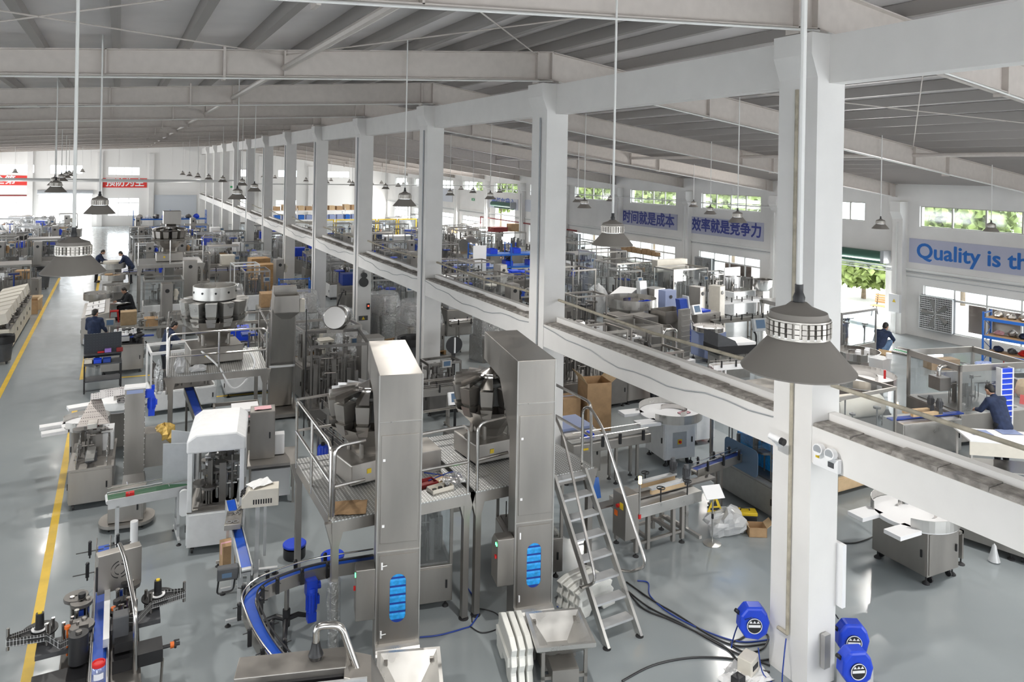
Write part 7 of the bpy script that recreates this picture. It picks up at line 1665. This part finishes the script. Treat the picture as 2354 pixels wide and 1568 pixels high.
# ---- filler rows: varied machines at the spots the photo shows crowded
KIND = ['open', 'glass', 'bench', 'conv', 'table', 'cab', 'tower', 'open', 'glass', 'wrapped']
ordn = ['first', 'second', 'third', 'fourth', 'fifth', 'sixth', 'seventh', 'eighth', 'ninth', 'tenth', 'eleventh', 'twelfth', 'thirteenth', 'fourteenth', 'fifteenth', 'sixteenth', 'seventeenth', 'eighteenth', 'nineteenth', 'twentieth']
rr = random.Random(5)
def filler(x, y, where, k, seed, tall=1.0):
    q = random.Random(seed); kd = KIND[(k+seed) % 10]; rz = R_(q.uniform(-6, 6)); nth = ordn[k % 20]
    acc = q.choice(['blue', 'label_white', 'cardboard', 'steel_dark', 'blue_deep', 'ivory', 'black']); an = {'blue': 'blue', 'label_white': 'white', 'cardboard': 'brown', 'black': 'black', 'blue_deep': 'deep blue', 'steel_dark': 'dark', 'blue_pale': 'pale blue', 'ivory': 'beige'}[acc]
    u = (y-(col_y(1)-.29))/BAY; n_ = int(math.floor(u+.5)); fr_ = u-n_
    lv = 'at' if abs(fr_) < .17 else ('just past' if fr_ > 0 else 'just before')
    where = '%s, %s the %s pier' % (where, lv, ordn[max(0, n_)])
    if kd in ('open', 'glass'):
        w_, d_, h_ = q.uniform(1.0, 1.7), q.uniform(.9, 1.4), q.uniform(1.5, 2.0)*tall
        t = framed('framed_machine', '%s machine, %s tray; %s' % ('open framed' if kd == 'open' else 'glazed', an, where), (x, y, 0), rz, w_, d_, h_, q.uniform(.5, .9), q.choice(['steel', 'alu', 'machine_grey', 'white'] if x < 8 else ['steel', 'machine_grey', 'steel']), q.choice(['steel', 'white', 'machine_grey', 'steel_dark']), () if kd == 'open' else ('-y', '-x'), None if q.random() < .85 else 'steel', seed, 22, (w_*.35, -d_/2-.07, h_*.8) if q.random() < .4 else None)
        MB().box(-.2, .2, -.2, .2, h_*.75, h_*.78).cyl((0, 0, h_*.3), (0, 0, h_*.76), .03, 8).build('tray', acc, t)
    elif kd == 'bench':
        t = thing('assembly_bench', 'steel assembly bench, %s unit; %s' % (an, where), 'bench', (x, y, 0), rz); cabinet(t, -.7, .7, -.4, .4, .0, .85, q.choice(['steel', 'machine_grey', 'white']), ('-y', '-x')); mech(t, -.68, .68, -.38, .38, .85, 1.4*tall, seed, 24); MB().box(-.25, .3, -.2, .3, .85, 1.25*tall).build('unit', acc, t, bevel=.01)
    elif kd == 'conv':
        t = conveyor('belt_conveyor', '%s belt conveyor; %s' % ('blue' if seed % 2 else 'grey', where), (x, y, 0), rz+(pi/2 if q.random() < .4 else 0), q.uniform(1.8, 2.4), .2, .95, 'blue_belt' if seed % 2 else 'machine_grey', 'steel', 2)
        motor(t, (.5, -.2, 1.0), .2, .07, 'blue')
    elif kd == 'table':
        t = table('steel work table, %s box; %s' % (an, where), (x, y, 0), rz, 1.5, .8, .85, 'steel', 'alu'); mech(t, -.7, .7, -.38, .38, .85, 1.3, seed, 34, 'goods', 'machine_grey'); MB().box(-.5, -.1, -.25, .2, .85, 1.12).build('box', acc, t)
    elif kd == 'cab':
        t = thing('steel_cabinet', 'steel cabinet, %s head, screen; %s' % (an, where), 'machine', (x, y, 0), rz); cabinet(t, -.5, .5, -.4, .4, 0, .95, 'steel', ('-y', '-x')); MB().box(-.4, .3, -.3, .35, .95, 1.45*tall).build('head', acc, t, bevel=.015); panel_screen(t, (.38, -.3, 1.3), 0, .28, .22)
    elif kd == 'tower':
        t = tower('elevator tower, %s motor; %s' % (an, where), x, y, q.uniform(-10, 10), 'steel', 1.9*tall); motor(t, (.3, 0, 1.4*tall), .22, .07, acc)
        MB().box(.18, 1.0, -.35, .45, .1, .8).build('hopper_base', 'steel', t)
    else:
        wrapped('wrapped_machine', 'film wrapped machine on pallet; %s' % where, (x, y, 0), rz, 1.2, 1.0, 1.5*tall, True, 'steel', 2, seed)
    occ(x, y, .75)
def row(xs_, ys_, where, seed, jit=.15, tall=1.0):
    k = 0
    for i, y in enumerate(ys_):
        x = xs_(y)+rr.uniform(-jit, jit); yy = y+rr.uniform(-.15, .15)
        if free(x, yy, .7): filler(x, yy, where, k, seed+i, tall); k += 1
def steps(a, b, s): 
    out = []; 
    while a < b: out.append(a); a += s
    return out
row(lambda y: 1.45, steps(20.5, 66, 2.15), 'first file right of aisle', 1000)
row(lambda y: 3.35, steps(21.5, 64, 2.15), 'second file right of aisle', 1050)
row(lambda y: 5.15, steps(20.2, 66, 2.1), 'third file right of aisle', 1100)
row(lambda y: 6.55, steps(22.5, 62, 2.5), 'file along the piers', 1150, .08)
row(lambda y: -3.7, steps(37.5, 72, 2.3), 'first file left of aisle', 1200)
row(lambda y: -5.4, steps(29, 76, 2.3), 'second file left of aisle', 1250)
row(lambda y: -7.2, steps(44, 78, 2.4), 'third file left of aisle', 1300)
row(lambda y: 9.3, steps(25.5, 64, 2.3), 'right hall first file', 1350)
row(lambda y: 11.3, steps(18.5, 62, 2.3), 'right hall second file', 1400)
row(lambda y: 13.3, steps(17.6, 62, 2.3), 'right hall third file', 1450)
row(lambda y: 15.3, steps(22.5, 57, 2.4), 'right hall fourth file', 1500, .2)
row(lambda y: 17.5, steps(27.0, 57, 2.4), 'right hall fifth file', 1550, .2)
row(lambda y: 19.8, steps(26.5, 64, 2.5), 'right hall sixth file', 1600, .2)
row(lambda y: 22.3, steps(33.5, 66, 2.6), 'right hall seventh file', 1650, .2)
row(lambda y: 24.8, steps(26, 68, 2.8), 'file along right wall', 1700, .2)
# ================================================================ people
def caps(mb, a, b, r0, r1, n=10):
    a, b = V(a), V(b); d = b-a; L = d.length
    if L < 1e-5: return
    q = d.to_track_quat('Z', 'Y').to_matrix().to_4x4(); T = Matrix.Translation(a) @ q
    pr = [(max(r0*cos(R_(t)), 1e-4), r0*sin(R_(t))) for t in (-90, -60, -30, 0)]+[(max(r1*cos(R_(t)), 1e-4), L+r1*sin(R_(t))) for t in (0, 30, 60, 90)]
    mb.lathe(pr, (0, 0, 0), n, T)
def ell(mb, c, rx, ry, rz, T=None):
    M_ = (T or Matrix.Identity(4)) @ Matrix.Translation(c) @ Matrix.Diagonal((rx, ry, rz, 1)); mb.ball((0, 0, 0), 1, 14, 1, M_)
def blend(mb, name, m, par, vox=.012, smooth=4):
    o = mb.build(name, m, par); r = o.modifiers.new('remesh', 'REMESH'); r.mode = 'VOXEL'; r.voxel_size = vox; r.use_smooth_shade = True
    s_ = o.modifiers.new('smooth', 'SMOOTH'); s_.iterations = smooth; s_.factor = .5
    return o
def person(label, loc, rz, J, top='cloth_navy', legs='cloth_black', shoes='black', hair=True, sc=1.0, cap=None):
    """J: joints in local metres, facing +y. keys: pelvis, chest, neck, head, shl, shr, ell_, elr, hal, har, hipl, hipr, knl, knr, ftl, ftr, face (yaw, pitch)"""
    t = thing('person', label, 'person', loc, rz); t.scale = (sc, sc, sc); g = {k: V(v) for k, v in J.items() if k not in ('face', 'palm')}
    yaw, pit = J.get('face', (0, 0)); HT = Matrix.Translation(g['head']) @ Matrix.Rotation(R_(yaw), 4, 'Z') @ Matrix.Rotation(R_(pit), 4, 'X')
    b = MB()
    caps(b, g['pelvis'], g['chest'], .11, .11); caps(b, g['chest'], g['neck'], .085, .05); caps(b, g['shl'], g['shr'], .065, .065)
    caps(b, g['neck'], g['head'], .052, .055)
    ell(b, (0, 0, .02), .074, .092, .115, HT); ell(b, (0, .055, -.045), .05, .045, .05, HT)
    ell(b, (0, .098, -.008), .012, .018, .022, HT); ell(b, (0, .083, -.052), .024, .012, .009, HT)
    for s_ in (-1, 1): ell(b, (s_*.076, -.005, .0), .012, .02, .032, HT); ell(b, (s_*.03, .082, .03), .02, .012, .009, HT)
    for S_, sh, el, ha in ((-1, 'shl', 'ell_', 'hal'), (1, 'shr', 'elr', 'har')):
        caps(b, g[sh], g[el], .048, .040); caps(b, g[el], g[ha], .040, .028)
        d = (g[ha]-g[el]).normalized(); side = d.cross(V((0, 0, 1)));
        side = side.normalized() if side.length > .1 else V((1, 0, 0)); up = side.cross(d).normalized(); w_ = g[ha]
        caps(b, w_, w_+d*.075, .030, .034)
        for k, ln_ in enumerate((.068, .08, .074, .056)):
            o_ = side*((k-1.5)*.019); p0 = w_+d*.085+o_; p1 = p0+d*ln_*.5-up*.012; p2 = p1+d*ln_*.38-up*.03; caps(b, p0, p1, .0092, .0085, 8); caps(b, p1, p2, .0085, .0075, 8)
        th = w_+d*.025+side*(-S_*.032); caps(b, th, th+d*.035-side*(S_*.022)-up*.01, .011, .010, 8); caps(b, th+d*.035-side*(S_*.022)-up*.01, th+d*.062-side*(S_*.02)-up*.03, .010, .008, 8)
    for hp, kn, ft in (('hipl', 'knl', 'ftl'), ('hipr', 'knr', 'ftr')):
        caps(b, g[hp], g[kn], .082, .055); caps(b, g[kn], g[ft], .055, .038); caps(b, g[ft], g[ft]+V((0, .12, -.04)), .04, .03)
    body = blend(b, 'body', 'skin', t, .0085, 2)
    e = MB()
    for s_ in (-1, 1): ell(e, (s_*.03, .089, .022), .010, .006, .005, HT)
    e.build('eyes', 'black', t)
    j = MB(); ch = g['chest']; pv = g['pelvis']; ax = (g['shr']-g['shl']).normalized()
    caps(j, pv, ch, .145, .15)
    for s_ in (-1, 1):
        caps(j, pv+ax*(s_*.055)+V((0, 0, .02)), ch+ax*(s_*.075), .130, .125); caps(j, ch+ax*(s_*.07), g['shl' if s_ < 0 else 'shr'], .115, .075)
    caps(j, pv+ax*-.06-(ch-pv).normalized()*.08, pv+ax*.06-(ch-pv).normalized()*.08, .135, .135); caps(j, ch, g['neck'], .115, .074); caps(j, g['shl'], g['shr'], .082, .082)
    for sh, el, ha in (('shl', 'ell_', 'hal'), ('shr', 'elr', 'har')): caps(j, g[sh], g[el], .073, .060); caps(j, g[el], g[el]+(g[ha]-g[el])*.90, .060, .046)
    blend(j, 'jacket', top, t, .016, 3)
    l = MB(); caps(l, g['hipl'], g['hipr'], .115, .115)
    for hp, kn, ft in (('hipl', 'knl', 'ftl'), ('hipr', 'knr', 'ftr')): caps(l, g[hp], g[kn], .108, .076); caps(l, g[kn], g[ft]+V((0, 0, .02)), .076, .058)
    blend(l, 'trousers', legs, t, .016, 3)
    for ft in ('ftl', 'ftr'):
        s_ = MB(); caps(s_, g[ft]+V((0, -.03, -.03)), g[ft]+V((0, .15, -.045)), .048, .04); blend(s_, 'shoe', shoes, t, .012, 2)
    h = MB(); ell(h, (0, -.018, .052), .083, .094, .092, HT); ell(h, (0, -.055, .0), .074, .055, .08, HT)
    blend(h, 'hair' if not cap else 'cap', 'hair' if not cap else cap, t, .012, 1)
    return t
def stand(**k):
    J = dict(pelvis=(0, 0, .95), chest=(0, .02, 1.30), neck=(0, .02, 1.47), head=(0, .05, 1.60), shl=(-.18, .02, 1.41), shr=(.18, .02, 1.41), ell_=(-.24, .06, 1.13), elr=(.24, .06, 1.13), hal=(-.22, .18, .92), har=(.22, .18, .92),
             hipl=(-.09, 0, .90), hipr=(.09, 0, .90), knl=(-.10, .03, .49), knr=(.10, .03, .49), ftl=(-.11, 0, .09), ftr=(.11, 0, .09), face=(0, 0))
    J.update(k); return J
def work(lean=.12, **k):
    return stand(chest=(0, .02+lean, 1.28), neck=(0, .04+lean*1.6, 1.44), head=(0, .12+lean*1.8, 1.55), shl=(-.18, .02+lean*1.4, 1.38), shr=(.18, .02+lean*1.4, 1.38), ell_=(-.25, .20+lean, 1.14), elr=(.25, .20+lean, 1.14), hal=(-.14, .42+lean, 1.08), har=(.14, .42+lean, 1.08), face=(0, -30), **k)
def seated(sh=.45, **k):
    J = stand(pelvis=(0, 0, sh+.10), chest=(0, .10, sh+.43), neck=(0, .18, sh+.59), head=(0, .26, sh+.70), shl=(-.18, .15, sh+.53), shr=(.18, .15, sh+.53), ell_=(-.25, .30, sh+.30), elr=(.25, .30, sh+.30), hal=(-.10, .52, sh+.30), har=(.10, .52, sh+.30),
              hipl=(-.09, .02, sh+.08), hipr=(.09, .02, sh+.08), knl=(-.13, .42, sh+.06), knr=(.13, .42, sh+.06), ftl=(-.13, .38, .09), ftr=(.13, .38, .09), face=(0, -35)); J.update(k); return J
person('man in dark blue jacket, back turned, standing at the small labelling machine', (-.58, 25.6, 0), R_(-25), stand(hal=(-.2, .30, 1.0), har=(.22, .3, 1.0), ell_=(-.25, .08, 1.14), elr=(.26, .08, 1.14), face=(-10, -12)), 'cloth_navy', 'cloth_black')
person('man in dark blue jacket standing side-on behind the middle platform rail', (1.25, 23.0, 0), R_(-70), work(.06), 'cloth_navy', 'cloth_black')
person('man in black jacket sitting bent over a white tray, legs past a red stool', (.52, 33.0, 0), R_(100), seated(.42), 'cloth_black', 'cloth_black')
person('man in dark overalls leaning over the bowl table on the right of the pair', (.62, 42.4, 0), R_(75), work(.20), 'cloth_navy', 'cloth_black')
person('man in dark blue jacket at the left of the pair by the bowl table', (-.95, 43.6, 0), R_(-95), work(.10), 'cloth_navy', 'cloth_black')
person('man in a dark jacket and jeans crouching by the metal bars near the right gate', (23.0, 16.35, 0), R_(-80), dict(pelvis=(0, -.1, .30), chest=(0, .12, .62), neck=(0, .28, .76), head=(0, .38, .86), shl=(-.18, .22, .71), shr=(.18, .22, .71), ell_=(-.22, .42, .52), elr=(.22, .42, .52), hal=(-.10, .66, .42), har=(.10, .66, .42),
       hipl=(-.1, -.08, .28), hipr=(.1, -.08, .28), knl=(-.18, .30, .46), knr=(.18, .30, .46), ftl=(-.15, .05, .09), ftr=(.15, .05, .09), face=(0, -25)), 'cloth_navy', 'jeans', 'label_white', sc=1.15)
person('man in dark blue jacket seen from behind, bent over the cabin at the right edge', (16.75, 8.98, 0), R_(-15), work(.12, ), 'cloth_navy', 'cloth_black')
person('man in black trousers standing under the ledge beam with his head hidden by it', (12.55, 15.35, 0), R_(20), work(.08), 'cloth_navy', 'cloth_black')
person('man in dark jacket beside the white cabinet before the yellow fence', (16.9, 52.0, 0), R_(170), stand(), 'cloth_navy', 'cloth_black')
person('person in dark clothes bending behind the tall white board in the right hall', (20.4, 38.6, 0), R_(120), work(.2), 'cloth_black', 'cloth_black')
person('person in white cap and grey clothes bending at the far left near the gate', (-8.0, 65.5, 0), R_(-60), work(.3), 'grey', 'cloth_navy', cap='label_white')
person('person in a dark jacket behind the fourth pier beside a red box', (11.6, 36.3, 0), R_(60), work(.1), 'cloth_navy', 'cloth_black')
# things in their hands and around them
t = thing('stool', 'red plastic stool in front of the seated man', 'stool', (-.08, 32.55, 0)); MB().box(-.17, .17, -.17, .17, .40, .44).build('seat', 'red', t, bevel=.015)
for x in (-1, 1):
    for y in (-1, 1): MB().frust((x*.17-.03, x*.17+.03, y*.17-.03, y*.17+.03), (x*.13-.03, x*.13+.03, y*.13-.03, y*.13+.03), 0, .40).build('leg', 'red', t)
thin_sheet('white_tray', 'white film tray across the knees of the seated man and the red stool', 'tray', (.05, 32.85, .66), .1, .85, .5, 'label_white', .06)
t = thing('stool', 'low dark stool the seated man sits on', 'stool', (.55, 33.0, 0)); MB().box(-.17, .17, -.17, .17, .36, .41).build('seat', 'dark', t)
for x in (-.13, .13):
    for y in (-.13, .13): MB().box(x-.02, x+.02, y-.02, y+.02, 0, .36).build('leg', 'dark', t)
carton('square cardboard box on the floor in front of the seated man', (.42, 31.9, 0), .02, .55, .5, .5, False, 'cardboard_pale')
